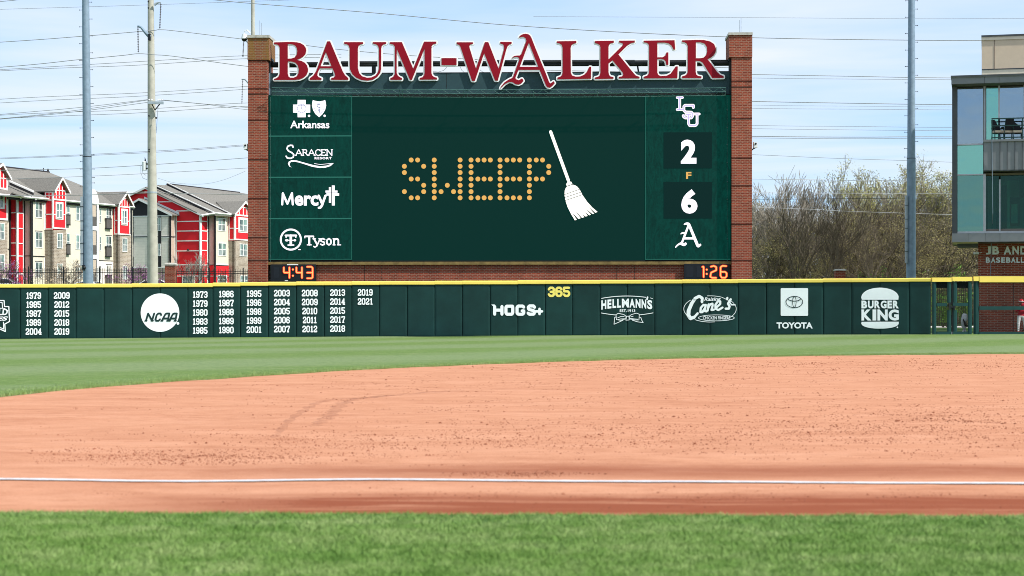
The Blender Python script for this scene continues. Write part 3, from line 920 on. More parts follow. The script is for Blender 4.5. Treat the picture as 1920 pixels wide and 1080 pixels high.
mb.text(WS, 'EST.1913', 1162, 580.0, 1191, 585.2, INK, bold=0.03, gap=1.1)
mb.stroke(WS, [(x, 591.4 - ((x - 1175.5) / 48.0) ** 2 * 4.6) for x in np.linspace(1127.5, 1155, 8)], 1.2, INK)
mb.stroke(WS, [(x, 591.4 - ((x - 1175.5) / 48.0) ** 2 * 4.6) for x in np.linspace(1200, 1224.5, 8)], 1.2, INK)
k = lambda p: (1120 + p[0] / 6.857, 535 + p[1] / 6.857)
for st in ([(375, 400), (340, 375), (270, 360), (240, 375), (245, 440), (300, 450), (370, 430), (375, 400)], [(405, 400), (440, 375), (505, 358), (540, 372), (535, 445), (480, 445), (410, 430), (405, 400)],
           [(368, 398), (412, 396), (410, 445), (368, 448), (368, 398)], [(240, 405), (222, 415), (215, 500), (262, 480), (330, 448)],
           [(540, 410), (560, 415), (572, 450), (590, 478), (520, 470), (450, 448)], [(345, 400), (300, 402), (262, 418)], [(430, 405), (460, 398)], [(365, 430), (300, 432), (265, 440)], [(420, 425), (470, 432), (520, 436)]):
    mb.stroke(WS, [k(p) for p in st], 1.1, INK)
mb.build('bow_brand_lettering', 'print_white', wall)
# --- chicken brand
mb = MB(); k = lambda p: (1120 + p[0] / 6.857, 535 + p[1] / 6.857)
C_ = [(1345, 215), (1350, 165), (1310, 140), (1260, 165), (1215, 230), (1175, 320), (1170, 385), (1200, 425), (1245, 410), (1290, 360)]
for a, b in ((0, 3), (2, 8), (7, 10)):
    pass
cw = [5.0, 5.4, 5.6, 6.0, 6.6, 7.2, 7.2, 6.0, 4.4]
for (p, q2), w_ in zip(zip(C_[:-1], C_[1:]), cw): mb.stroke(WS, [k(p), k(q2)], w_, INK)
wp = lambda x, y: (x, y - (x - 1312) * 0.16)
def cur(pts, w_=3.6): mb.stroke(WS, [k(p) for p in pts], w_, INK)
cur([(1390, 258), (1365, 250), (1330, 290), (1325, 345), (1350, 345), (1385, 290), (1395, 250), (1378, 330), (1405, 335)], 4.0)   # a
cur([(1430, 245), (1418, 325)], 4.2); cur([(1420, 300), (1450, 245), (1480, 235), (1482, 260), (1468, 318), (1500, 312)], 4.0)      # n
cur([(1530, 285), (1580, 240), (1580, 205), (1550, 205), (1518, 250), (1520, 300), (1555, 318), (1610, 285)], 4.0)                    # e
cur([(1672, 160), (1668, 180)], 4.0)                                                                                                # '
cur([(1715, 180), (1680, 235), (1700, 270), (1690, 300), (1650, 300)], 4.4); cur([(1700, 215), (1725, 250), (1770, 250)], 2.4)       # s
mb.text(WS, 'Raising', 1320.5, 557.4, 1351.5, 566.2, INK, bold=0.02, shear=0.25, warp=lambda x, y: (x, y - 0.02 * (x - 1335)))
E = [(1331.3 + 49.2 * math.cos(math.radians(a)), 579.2 + 24.6 * math.sin(math.radians(a))) for a in range(0, 361, 8)]
mb.stroke(WS, [p for p in E if p[1] < 572 and p[0] > 1322 and not (1358 < p[0] < 1372)], 1.0, INK)
mb.stroke(WS, [(1331.3 + 49.2 * math.cos(math.radians(a)), 579.2 + 24.6 * math.sin(math.radians(a))) for a in range(-18, 50, 6)], 1.0, INK)
mb.stroke(WS, [(1331.3 + 49.2 * math.cos(math.radians(a)), 579.2 + 24.6 * math.sin(math.radians(a))) for a in range(80, 126, 5)], 1.0, INK)
mb.stroke(WS, [(1331.3 + 49.2 * math.cos(math.radians(a)), 579.2 + 24.6 * math.sin(math.radians(a))) for a in range(138, 224, 6)], 1.0, INK)
mb.stroke(WS, arc(1343.2, 596.0, 33.6, 5.6, 0, 360, 30), 1.0, INK)
mb.text(WS, 'CHICKEN FINGERS', 1318, 593.0, 1369, 599.0, INK, bold=0.02)
mb.build('oval_brand_lettering', 'print_white', wall)
# --- car brand
mb = MB(); mb.poly(WS, [(1463.8, 541.5), (1465, 540.3), (1489.9, 540.2)] + [(1514, 540.3), (1515.2, 541.5), (1515.2, 591.0), (1514, 592.2), (1465, 592.2), (1463.8, 591.0)], INK)
mb.text(WS, 'TOYOTA', 1456, 604.3, 1523.8, 616.0, INK, bold=0.04)
mb.build('square_emblem', 'print_white', wall)
mb = MB()
mb.stroke(WS, arc(1489.4, 566.2, 15.6, 10.6, 0, 360, 40), 1.35, INK + .012); mb.stroke(WS, arc(1489.4, 566.2, 3.3, 10.2, 0, 360, 30), 1.1, INK + .012)
mb.stroke(WS, arc(1489.4, 559.6, 11.8, 5.0, 8, 172, 20), 1.4, INK + .012)
mb.build('emblem_ovals', 'print_dark', wall)
# --- burger brand
mb = MB()
mb.poly(WS, [(1616, 562)] + [(1650 - 35.3 * math.cos(math.radians(a)), 560 - 20.6 * math.sin(math.radians(a)) ** 0.85) for a in range(4, 177, 6)] + [(1684.5, 562)], INK)
mb.poly(WS, [(1615.5, 603.4), (1650, 603.2), (1685, 603.2)] + [(1650 + 35.3 * math.cos(math.radians(a)), 604.5 + 11.8 * math.sin(math.radians(a)) ** 0.75) for a in range(6, 175, 6)], INK)
mb.disc(WS, 1682.6, 613.8, 1.5, off=INK, n=10)
for c, x0, x1 in (('B', 1615.2, 1626), ('U', 1627.4, 1638), ('R', 1639.6, 1650.4), ('G', 1651.2, 1662.4), ('E', 1664, 1672.6), ('R', 1674, 1685.2)):
    mb.text(WS, c, x0, 563.6, x1, 578.2, INK, bold=0.05)
for c, x0, x1 in (('K', 1615.2, 1634), ('I', 1636, 1643), ('N', 1645.2, 1664.4), ('G', 1666, 1685.4)):
    mb.text(WS, c, x0, 580.2, x1, 601.0, INK, bold=0.055)
mb.build('burger_brand_emblem', 'print_white', wall)

# ---------------------------------------------------------------- gate and bullpen fence
class Flat(Plane):
    pass
GP = Plane(W(1745, HZ, wall_Y(1745)), (-0.02, -1))
GY = wall_Y(1745)
gate = thing('outfield_gate', 'double green padded gate of chain link at the end of the outfield wall', 'gate', W(1785, 627, GY))
def padpost(name, x0, y0, x1, y1, parent, th=0.16, off=0.03, mat='pad_green_trim'):
    mb = MB(); n = 8
    c0 = GP.at((x0 + x1) / 2, y1, off); rw = (GP.at(x1, y1, off) - GP.at(x0, y1, off)).length / 2
    z1 = GP.at((x0 + x1) / 2, y0, off).z
    V = []
    for z in (c0.z, z1):
        for i in range(n):
            a = 2 * math.pi * (i + .5) / n
            V.append((c0.x + rw * math.cos(a) * 1.08, c0.y + th / 2 + th / 2 * math.sin(a) * 1.08, z))
    mb.add(V, [(i, (i + 1) % n, (i + 1) % n + n, i + n) for i in range(n)] + [tuple(range(n))[::-1], tuple(range(n, 2 * n))])
    return mb.build(name, mat, parent)
def slabp(name, x0, y0, x1, y1, parent, th=0.1, off=0.02, mat='pad_green_trim'):
    mb = MB(); mb.slab(GP, x0, y0, x1, y1, off, th); return mb.build(name, mat, parent)
for x0, x1, i0, i1, c0, c1, yc in ((1748.5, 1756, 1776.5, 1784, 1748, 1784.3, 520.4), (1815.6, 1822.6, 1787, 1794.8, 1786, 1823, 519.0)):
    padpost('stile_pad', x0, 528, x1, 627.2, gate)
    padpost('stile_pad', i0, 529, i1, 567.6, gate)
    padpost('stile_pad', i0, 581.5, i1, 621.8, gate)
    a, b = min(x1, i1), max(x0, i0)
    if x0 < i0: slabp('middle_rail', x1, 568.2, i0 - .5, 574.3, gate); slabp('bottom_rail', x1, 622, i1, 627, gate)
    else: slabp('middle_rail', i1 - 8, 568, x0, 574, gate); slabp('bottom_rail', i0, 622, x0, 626.8, gate)
    slabp('top_cap', c0, yc, c1, yc + 8.0, gate, th=0.25, off=0.08, mat='cap_yellow')
    slabp('windscreen', min(x1, i1) - (1 if x0 < i0 else 9), 528.5, (i0 + 1) if x0 < i0 else x0 + 1, 540, gate, th=0.01, off=-0.09, mat='void_black')
mb = MB()
for x in (1784.8, 1786.6): mb.tube([GP.at(x, 628, -.02), GP.at(x, 529, -.02)], 0.03, 8)
mb.build('gate_frame', 'steel_dark', gate)
mb = MB(); mb.slab(GP, 1780, 567, 1783.4, 581, .05, .08); mb.slab(GP, 1783.4, 574, 1792, 577, .05, .06); mb.slab(GP, 1788, 573, 1791.5, 581, .06, .08)
mb.build('latch', 'steel_dark', gate)
mb = MB(); mb.tube([GP.at(1784.6, 631.5, .03), GP.at(1784.6, 622, .03)], 0.02); mb.build('drop_bolt', 'galvanised_light', gate)
def chainlink(name, x0, y0, x1, y1, parent, off=-0.05, pitch=1.85, r=0.0035, mat='fence_black'):
    """woven mesh of diagonal wires"""
    mb = MB(); hgt = y1 - y0
    x = x0 - hgt
    while x < x1:
        for sgn in (1, -1):
            a = [x, y0 if sgn > 0 else y1]; b = [x + hgt, y1 if sgn > 0 else y0]
            if a[0] < x0: a = [x0, a[1] + sgn * (x0 - a[0])]
            if b[0] > x1: b = [x1, b[1] - sgn * (b[0] - x1)]
            if b[0] > a[0]: mb.tube([GP.at(a[0], a[1], off + sgn * .004), GP.at(b[0], b[1], off + sgn * .004)], r, 3, caps=False)
        x += pitch
    return mb.build(name, mat, parent)
chainlink('chain_link', 1756, 529, 1777, 622, gate)
chainlink('chain_link', 1794, 529, 1816, 622, gate)

fence = thing('bullpen_fence', 'green padded chain link fence with yellow top in front of the brick hall', 'fence', W(1880, 627, GY))
padpost('post_pad', 1826.8, 527, 1836.2, 628, fence, th=0.3)
slabp('top_cap', 1826, 518.3, 1836.2, 527, fence, th=0.25, off=0.08, mat='cap_yellow')
slabp('top_cap', 1836.6, 517.8, 2380, 529.2, fence, th=0.25, off=0.10, mat='cap_yellow')
slabp('middle_rail', 1836.4, 574.2, 1900, 581, fence); slabp('middle_rail', 1900.2, 574.2, 2380, 581, fence)
slabp('base_pad', 1836.4, 622.4, 1900, 628.4, fence, th=0.2); slabp('base_pad', 1900.3, 622.4, 2380, 628.4, fence, th=0.2)
mb = MB(); mb.tube([GP.at(1833, 530, -.06), GP.at(2380, 530, -.06)], 0.03)
for x in (1899.8, 1985, 2070, 2155, 2240, 2325): mb.tube([GP.at(x, 628, -.08), GP.at(x, 530, -.08)], 0.02)
mb.build('fence_frame', 'steel_dark', fence)
chainlink('chain_link', 1836, 530, 2200, 622.5, fence, r=0.0028)
# ================================================================ SCOREBOARD
BY = 108.0
SB = Plane((0, BY, 0), (-0.035, -1))
board = thing('scoreboard', 'huge dark green video scoreboard between brick towers under big red serif lettering', 'scoreboard', (0, BY, 0.0))
def sl(name, x0, y0, x1, y1, off, th, mat, parent=board, level=True):
    mb = MB(); mb.slab(SB, x0, y0, x1, y1, off, th, level=level); return mb.build(name, mat, parent)
# brick base wall and towers
sl('base_wall', 509, 496, 1372, 640, -0.10, 1.2, 'brick_red')
for x in (683.5, 716, 1156.5, 1189.5): sl('movement_joint', x - .35, 497, x + .35, 600, -0.095, 0.01, 'void_black')
sl('base_ledge', 503, 490.6, 1371, 496.2, 0.10, 1.3, 'ledge_moss')
for (fx0, fx1, ytop, side) in ((465.0, 500.6, 66.5, 'L'), (1372.0, 1410.0, 61.5, 'R')):
    tw = sl('tower_shaft', fx0, 100, fx1, 640, 0.45, 2.1, 'brick_red')
    hy = ytop + 41.5
    sl('tower_head', fx0 - (1.0 if side == 'L' else 5), ytop + 4, fx1 + (3.6 if side == 'L' else .6), hy + (4 if side == 'L' else 4), 0.52, 2.3,
       'brick_moss' if side == 'L' else 'brick_red')
    sl('tower_coping', fx0 - (1.8 if side == 'L' else 6), ytop - 1, fx1 + (4.6 if side == 'L' else 1.4), ytop + 4, 0.60, 2.5, 'cap_stone')
    for yb in ((113, 166, 176, 225, 299, 372, 445, 488) if side == 'L' else (106, 152, 163, 222, 296, 348, 420, 488)):
        # soldier courses, the shade of their recess painted as darker brick
        sl('brick_band', fx0 - .15, yb - 1.0, fx1 + .15, yb + 1.1, 0.466, 2.13, 'brick_band')
for x, y in ((487.2, 38.5), (490.6, 43)):
    o = MB().tube([SB.at(x, 66, -.8), SB.at(x, y, -.8)], 0.018, 6).build('antenna_rod', 'galvanised_light')
    tag(o, 'thin antenna rod on top of the left brick tower, ' + ('taller' if y < 40 else 'shorter') + ' of the two', 'antenna', 'antenna rods on the towers')
for x, y in ((1386.6, 38), (1389.6, 33)):
    o = MB().tube([SB.at(x, 61, -.8), SB.at(x, y, -.8)], 0.018, 6).build('antenna_rod', 'galvanised_light')
    tag(o, 'thin antenna rod on top of the right brick tower, ' + ('taller' if y < 35 else 'shorter') + ' of the two', 'antenna', 'antenna rods on the towers')
# display cabinets
sl('cabinet', 502.5, 178, 1370.5, 490.5, -0.02, 0.9, 'void_black')
mb = MB(); mb.slab(SB, 660.5, 181, 1209.3, 488.2, 0.03, 0.05); screen = mb.build('main_screen', 'led_main', board)
sl('screen_frame', 660, 488.2, 1210, 490.4, 0.05, 0.1, 'void_black')
def side_screen(x0, x1, ys_):
    o = sl('side_screen', x0, 178.5, x1, 487, 0.05, 0.07, 'led_side')
    mb = MB()
    for y in ys_: mb.slab(SB, x0 + .5, y - 1.0, x1 - .5, y + 1.0, 0.056, 0.004)
    mb.slab(SB, x0 + .2, 485.6, x1 - .2, 486.6, 0.056, 0.004)
    if x0 < 800: mb.slab(SB, x1 - 1.3, 180, x1 - .5, 485.5, 0.056, 0.004)
    else: mb.slab(SB, x0 + .3, 180, x0 + 1.0, 485.5, 0.056, 0.004)
    mb.build('divider_line', 'led_line', o)
    return o
sidL = side_screen(503.5, 660.3, (255.0, 332.3, 409.8))
sidR = side_screen(1209.4, 1369.8, ())
for y0, y1 in ((248, 316), (341, 410)):
    sl('score_window', 1244, y0, 1335, y1, 0.057, 0.004, 'led_box', sidR)
O = 0.066
# stencil word of round lamps
rows_y = [300, 311.8, 323.5, 335.6, 347.4, 359.3, 370.9]
PAT = {'S': ([758.2, 771.0, 783.0, 794.4], ['.XX.', 'X..X', 'X...', '.XX.', '...X', 'X..X', '.XX.']),
       'W': ([814.2, 827.0, 838.7, 850.4, 862.7], ['X...X', 'X...X', 'X...X', 'X...X', 'X.X.X', 'XX.XX', 'X...X']),
       'E': ([883.2, 896, 907.7, 919.4], ['XXXX', 'X...', 'X...', 'XXXX', 'X...', 'X...', 'XXXX']),
       'e': ([937.6, 950.6, 962.5, 974.4], ['XXXX', 'X...', 'X...', 'XXXX', 'X...', 'X...', 'XXXX']),
       'P': ([992.6, 1005.5, 1017.2, 1028.9], ['XXX.', 'X..X', 'X..X', 'XXX.', 'X...', 'X...', 'X...'])}
for ch, (cols, pat) in PAT.items():
    for y, row in zip(rows_y, pat):
        for x, c in zip(cols, row):
            if c == 'X':
                mb = MB(); mb.disc(SB, x, y, 4.5, off=O, n=18); mb.build('lit_dot', 'led_gold', screen)
mb = MB(); k = lambda p: (1000 + p[0] / 5.143, 220 + p[1] / 5.143)
mb.stroke(SB, [k((167, 140)), k((338, 608))], 5.8, O, rnd=8)
mb.poly(SB, [k(p) for p in ((326, 628), (350, 618), (366, 622), (377, 643), (322, 662), (316, 645))], O + .003)
mb.poly(SB, [k(p) for p in ((325, 667), (380, 649), (405, 656), (425, 670), (445, 693), (460, 720), (478, 755), (520, 815), (570, 870), (620, 912), (598, 920), (525, 856), (588, 930), (570, 932),
      (505, 880), (556, 938), (540, 945), (495, 912), (525, 950), (505, 957), (473, 933), (492, 962), (470, 970), (402, 898), (457, 972), (435, 980),
      (372, 915), (420, 988), (400, 993), (365, 935), (330, 865), (310, 803), (300, 747), (303, 705), (312, 682))], O + .003)
br = mb.build('broom_picture', 'led_cream', screen)
mb = MB()
for a, b in (((298, 746), (445, 694)), ((300, 774), (462, 721)), ((306, 803), (474, 746))): mb.stroke(SB, [k(a), k(b)], 0.9, O + .012)
mb.build('broom_stitching', 'led_main', screen)
# left-hand sponsors
mb = MB(); k = lambda p: (520 + p[0] / 7.2, 180 + p[1] / 7.2)
mb.poly(SB, [k(p) for p in ((274, 52), (382, 52), (384, 115), (444, 116), (444, 224), (384, 226), (382, 287), (274, 287), (272, 226), (212, 224), (212, 116), (272, 115))], O)
mb.poly(SB, [k(p) for p in ((480, 52), (500, 62), (565, 74), (625, 62), (645, 52), (655, 90), (660, 130), (645, 190), (610, 245), (565, 286), (515, 245), (482, 190), (467, 130), (470, 90))], O)
mb.disc(SB, *k((428, 268)), 2.3, off=O, n=12); mb.disc(SB, *k((638, 267)), 2.3, off=O, n=12)
mb.text(SB, 'Arkansas', 544.2, 226.3, 617.6, 240.6, O, bold=0.018)
mb.build('health_insurer_logo', 'led_white', sidL)
mb = MB()
mb.stroke(SB, [k(p) for p in arc(328, 168, 58, 58, 0, 360, 20)], 0.7, O + .012)
for st in ([(328, 110), (328, 150)], [(275, 150), (328, 150), (382, 150)], [(328, 150), (318, 185), (290, 215)], [(328, 165), (340, 190), (366, 215)], [(290, 128), (366, 128)]): mb.stroke(SB, [k(p) for p in st], 0.6, O + .012)
mb.stroke(SB, [k(p) for p in ((492, 92), (560, 100), (632, 92), (630, 170), (600, 220), (564, 248), (525, 215), (500, 170), (492, 92))], 0.6, O + .012)
mb.stroke(SB, [k(p) for p in ((580, 118), (545, 115), (532, 135), (550, 150), (580, 158), (570, 180), (550, 190), (575, 200), (562, 230))], 1.2, O + .012)
mb.build('logo_linework', 'led_ink', sidL)
def serifcaps(mb, surf, word, x, y0, y1, w, lw, off, gap):
    G = {'A': (1.0, [((0, 1), (.48, 0)), ((.48, 0), (1, 1)), ((.22, .66), (.78, .66))], (0, 1), ()),
         'R': (.95, [((.14, 0), (.14, 1)), ((.14, .04), (.62, .04)), ((.62, .04), (.74, .25)), ((.74, .25), (.62, .48)), ((.62, .48), (.14, .5)), ((.45, .5), (.92, 1))], (.14, .92), (.08,)),
         'C': (.9, [((.85, .25), (.7, .05)), ((.7, .05), (.4, 0)), ((.4, 0), (.1, .28)), ((.1, .28), (.1, .72)), ((.1, .72), (.4, 1)), ((.4, 1), (.72, .96)), ((.72, .96), (.88, .78))], (), ()),
         'E': (.8, [((.14, 0), (.14, 1)), ((.14, .03), (.74, .03)), ((.14, .5), (.6, .5)), ((.14, .97), (.78, .97)), ((.74, .03), (.74, .16)), ((.78, .97), (.78, .8))], (.1,), (.1,)),
         'N': (1.05, [((.12, 1), (.12, 0)), ((.12, 0), (.9, 1)), ((.9, 1), (.9, 0))], (.12,), (.08, .9))}
    for c in word:
        wd, S, feet, heads = G[c]
        for a, b in S:
            mb.stroke(surf, [(x + a[0] * w, y0 + a[1] * (y1 - y0)), (x + b[0] * w, y0 + b[1] * (y1 - y0))], lw, off)
        for f_ in feet: mb.stroke(surf, [(x + f_ * w - lw * .95, y1), (x + f_ * w + lw * .95, y1)], lw * .55, off)
        for f_ in heads: mb.stroke(surf, [(x + f_ * w - lw * .9, y0), (x + f_ * w + lw * .9, y0)], lw * .55, off)
        x += wd * w + gap
mb = MB(); k = lambda p: (520 + p[0] / 7.2, 180 + p[1] / 7.2)
mb.stroke(SB, [k(p) for p in ((212, 692), (205, 668), (175, 665), (140, 680), (130, 712), (150, 742), (195, 765), (222, 790), (215, 825), (180, 842), (135, 838), (118, 812))], 2.7, O)
serifcaps(mb, SB, 'ARACEN', 554.4, 280.4, 291.6, 11.6, 1.75, O, 0.7)
mb.text(SB, 'RESORT', 589.8, 294.2, 621.8, 298.8, O, bold=0.04, gap=1.25)
mb.poly(SB, [k(p) for p in ((192, 965), (160, 950), (143, 915), (155, 885), (190, 868), (260, 870), (330, 890), (420, 915), (500, 935), (580, 948), (660, 940), (760, 908), (720, 945), (640, 970), (560, 970), (470, 955), (380, 925), (300, 900), (230, 885), (180, 892), (165, 920), (175, 950))], O)
mb.stroke(SB, [k(p) for p in ((500, 912), (580, 925), (680, 915), (755, 908))], 0.9, O)
mb.build('resort_logo', 'led_white', sidL)
mb = MB(); k = lambda p: (510 + p[0] / 7.2, 330 + p[1] / 7.2)
mb.stroke(SB, [k((138, 385)), k((146, 232)), k((207, 375)), k((270, 232)), k((280, 385))], 3.9, O)
mb.text(SB, 'erc', 552.6, 366.4, 597.0, 385.8, O, bold=0.034)
mb.stroke(SB, [k((630, 265)), k((682, 385))], 4.3, O); mb.stroke(SB, [k((722, 265)), k((672, 400)), k((655, 425)), k((632, 430))], 4.3, O)
for a in ((768, 150, 798, 222), (722, 196, 798, 224), (808, 128, 846, 222), (808, 196, 884, 224), (735, 232, 798, 264), (768, 232, 798, 362), (808, 232, 906, 266), (808, 232, 848, 398)):
    x0, y0 = k(a[:2]); x1, y1 = k(a[2:]); mb.slab(SB, x0, y0, x1, y1, O + eps(), 0.003)
mb.build('hospital_logo', 'led_white', sidL)
mb = MB()
mb.stroke(SB, [k(p) for p in arc(254, 858, 136, 136, 0, 360, 40)], 3.4, O)
for st, w_ in (([(182, 803), (328, 803)], 3.4), ([(254, 803), (254, 930)], 4.6), ([(215, 932), (295, 932)], 2.2), ([(190, 803), (190, 828)], 2.2), ([(322, 803), (322, 828)], 2.2), ([(190, 868), (320, 868)], 1.8), ([(190, 868), (208, 868)], 4.2), ([(305, 868), (312, 868)], 4.2), ([(360, 993), (382, 993)], 1.8)):
    mb.stroke(SB, [k(p) for p in st], w_, O)
# slab serif word
T = [([(446, 815), (560, 815)], 3.0), ([(503, 815), (503, 928)], 3.6), ([(475, 930), (532, 930)], 1.8), ([(444, 815), (444, 836)], 1.8), ([(562, 815), (562, 836)], 1.8),
     ([(568, 850), (610, 925)], 3.2), ([(648, 850), (605, 945), (580, 960), (562, 950)], 2.4), ([(550, 848), (590, 848)], 1.6), ([(630, 848), (668, 848)], 1.6),
     ([(712, 858), (690, 845), (662, 852), (662, 880), (705, 895), (708, 922), (680, 932), (655, 920)], 2.6),
     ([(768, 846), (745, 862), (738, 888), (745, 915), (768, 930), (792, 915), (798, 888), (792, 862), (768, 846)], 2.9),
     ([(838, 850), (838, 928)], 3.2), ([(838, 868), (862, 848), (885, 850), (896, 870), (896, 928)], 2.9), ([(822, 930), (854, 930)], 1.7), ([(882, 930), (928, 930)], 1.7), ([(822, 848), (838, 848)], 1.6)]
for st, w_ in T: mb.stroke(SB, [k(p) for p in st], w_, O)
mb.build('meat_company_logo', 'led_white', sidL)
# right-hand score column
mb = MB(); k = lambda p: (1240 + p[0] / 13.5, 170 + p[1] / 13.5)
LS = ([[(465, 165), (465, 475)], [(400, 175), (535, 175)], [(400, 478), (560, 478)]], [[(810, 430), (810, 370), (600, 370), (570, 400), (570, 500), (610, 540), (760, 545), (795, 580), (795, 640), (760, 690), (600, 690), (555, 650), (555, 630)]],
      [[(690, 620), (690, 840), (720, 885), (860, 885), (905, 840), (905, 610)], [(620, 600), (740, 600)], [(840, 590), (960, 590)]])
for g_ in LS:
    for st in g_: mb.stroke(SB, [k(p) for p in st], 5.0, O)
mb.build('visitor_monogram', 'led_white', sidR)
mb = MB()
for g_ in LS:
    for st in g_: mb.stroke(SB, [k(p) for p in st], 2.1, O + .012)
mb.build('monogram_core', 'led_lilac', sidR)
mb = MB(); mb.text(SB, '2', 1276.6, 261.8, 1305.8, 306.8, O, bold=0.05); mb.build('score_digit', 'led_white', sidR)
mb = MB(); mb.text(SB, '6', 1277.4, 354.8, 1307.8, 400.6, O, bold=0.05); mb.build('score_digit', 'led_white', sidR)
mb = MB(); mb.text(SB, 'F', 1286.4, 322.4, 1296.4, 335.4, O, bold=0.03); mb.build('inning_letter', 'led_gold', sidR)
# old-style A, shared by the sign and the screen
A_OUT = [(440, 88), (455, 62), (480, 45), (510, 32), (545, 27), (590, 35), (620, 58), (640, 95), (665, 160), (700, 250), (880, 690), (900, 745), (915, 785), (935, 805), (985, 770), (1005, 800), (960, 850), (920, 872), (885, 862), (865, 835), (765, 592), (435, 592),
         (385, 720), (400, 740), (440, 755), (490, 725), (502, 740), (515, 765), (480, 805), (430, 825), (385, 812), (340, 785), (290, 778), (225, 810), (148, 888), (165, 850), (215, 790), (280, 745), (345, 715), (365, 665), (445, 440), (448, 415), (430, 395), (405, 388), (370, 392), (330, 415), (345, 390), (375, 373), (410, 368), (455, 368), (478, 350), (560, 135), (548, 100), (525, 80), (500, 74), (470, 78)]
A_HOLE = [(597, 165), (745, 545), (455, 545)]
def nrm(p): return ((p[0] - 148) / 857.0, (p[1] - 27) / 861.0)
mb = MB()
f_ = lambda p: (1266.6 + nrm(p)[0] * 47.6, 417.8 + nrm(p)[1] * 46.2)
mb.poly(SB, [[f_(p) for p in A_OUT], [f_(p) for p in A_HOLE]], O)
mb.stroke(SB, [f_(p) for p in A_OUT], 1.7, O + .004, closed=True); mb.stroke(SB, [f_(p) for p in A_HOLE], 1.2, O + .004, closed=True)
mb.build('home_monogram', 'led_white', sidR)
# ---------------------------------------------------------------- sign above
sl('sign_backing', 503, 136.2, 1370.5, 182, -0.15, 0.5, 'sign_slate')
sl('backing_lip', 503, 135.2, 1370.5, 137.0, -0.145, 0.56, 'steel_dark')
sl('backing_joint', 836.8, 137.5, 837.5, 166, -0.145, 0.01, 'steel_dark')
sl('backing_joint', 504, 137, 506.5, 178, -0.12, 0.05, 'galvanised')
mb = MB()
for (x0, y0, x1, y1, r_) in ((505, 121.5, 640, 121.2, .17), (640, 118.3, 930, 118.0, .12), (640, 122.0, 1130, 121.0, .10), (930, 116.5, 1190, 116.2, .13), (1130, 119.6, 1368, 118.6, .16), (1190, 114.5, 1368, 113.4, .05)):
    mb.tube([SB.at(x0, y0, -.75), SB.at(x1, y1, -.75)], r_, 10)
mb.build('support_beam', 'steel_dark', board)
for x in (624, 700, 1195, 1330):
    mb = MB(); mb.tube([SB.at(x, 121, -.75), SB.at(x + (3 if x > 1100 else 0), 140, -.75)], 0.05); mb.build('beam_strut', 'steel_dark', board)
sl('beam_gusset', 697, 122, 704, 138, -.70, .3, 'steel_dark')
for x0 in (500.5, 1366.2):
    s = 1 if x0 < 900 else -1
    sl('beam_bracket', x0, 109.0, x0 + 9, 113.5, -.1, .9, 'steel_dark')
    sl('beam_bracket', x0 + (2 if s > 0 else 1), 113, x0 + (6 if s > 0 else 5), 182, -.15, .5, 'steel_dark')
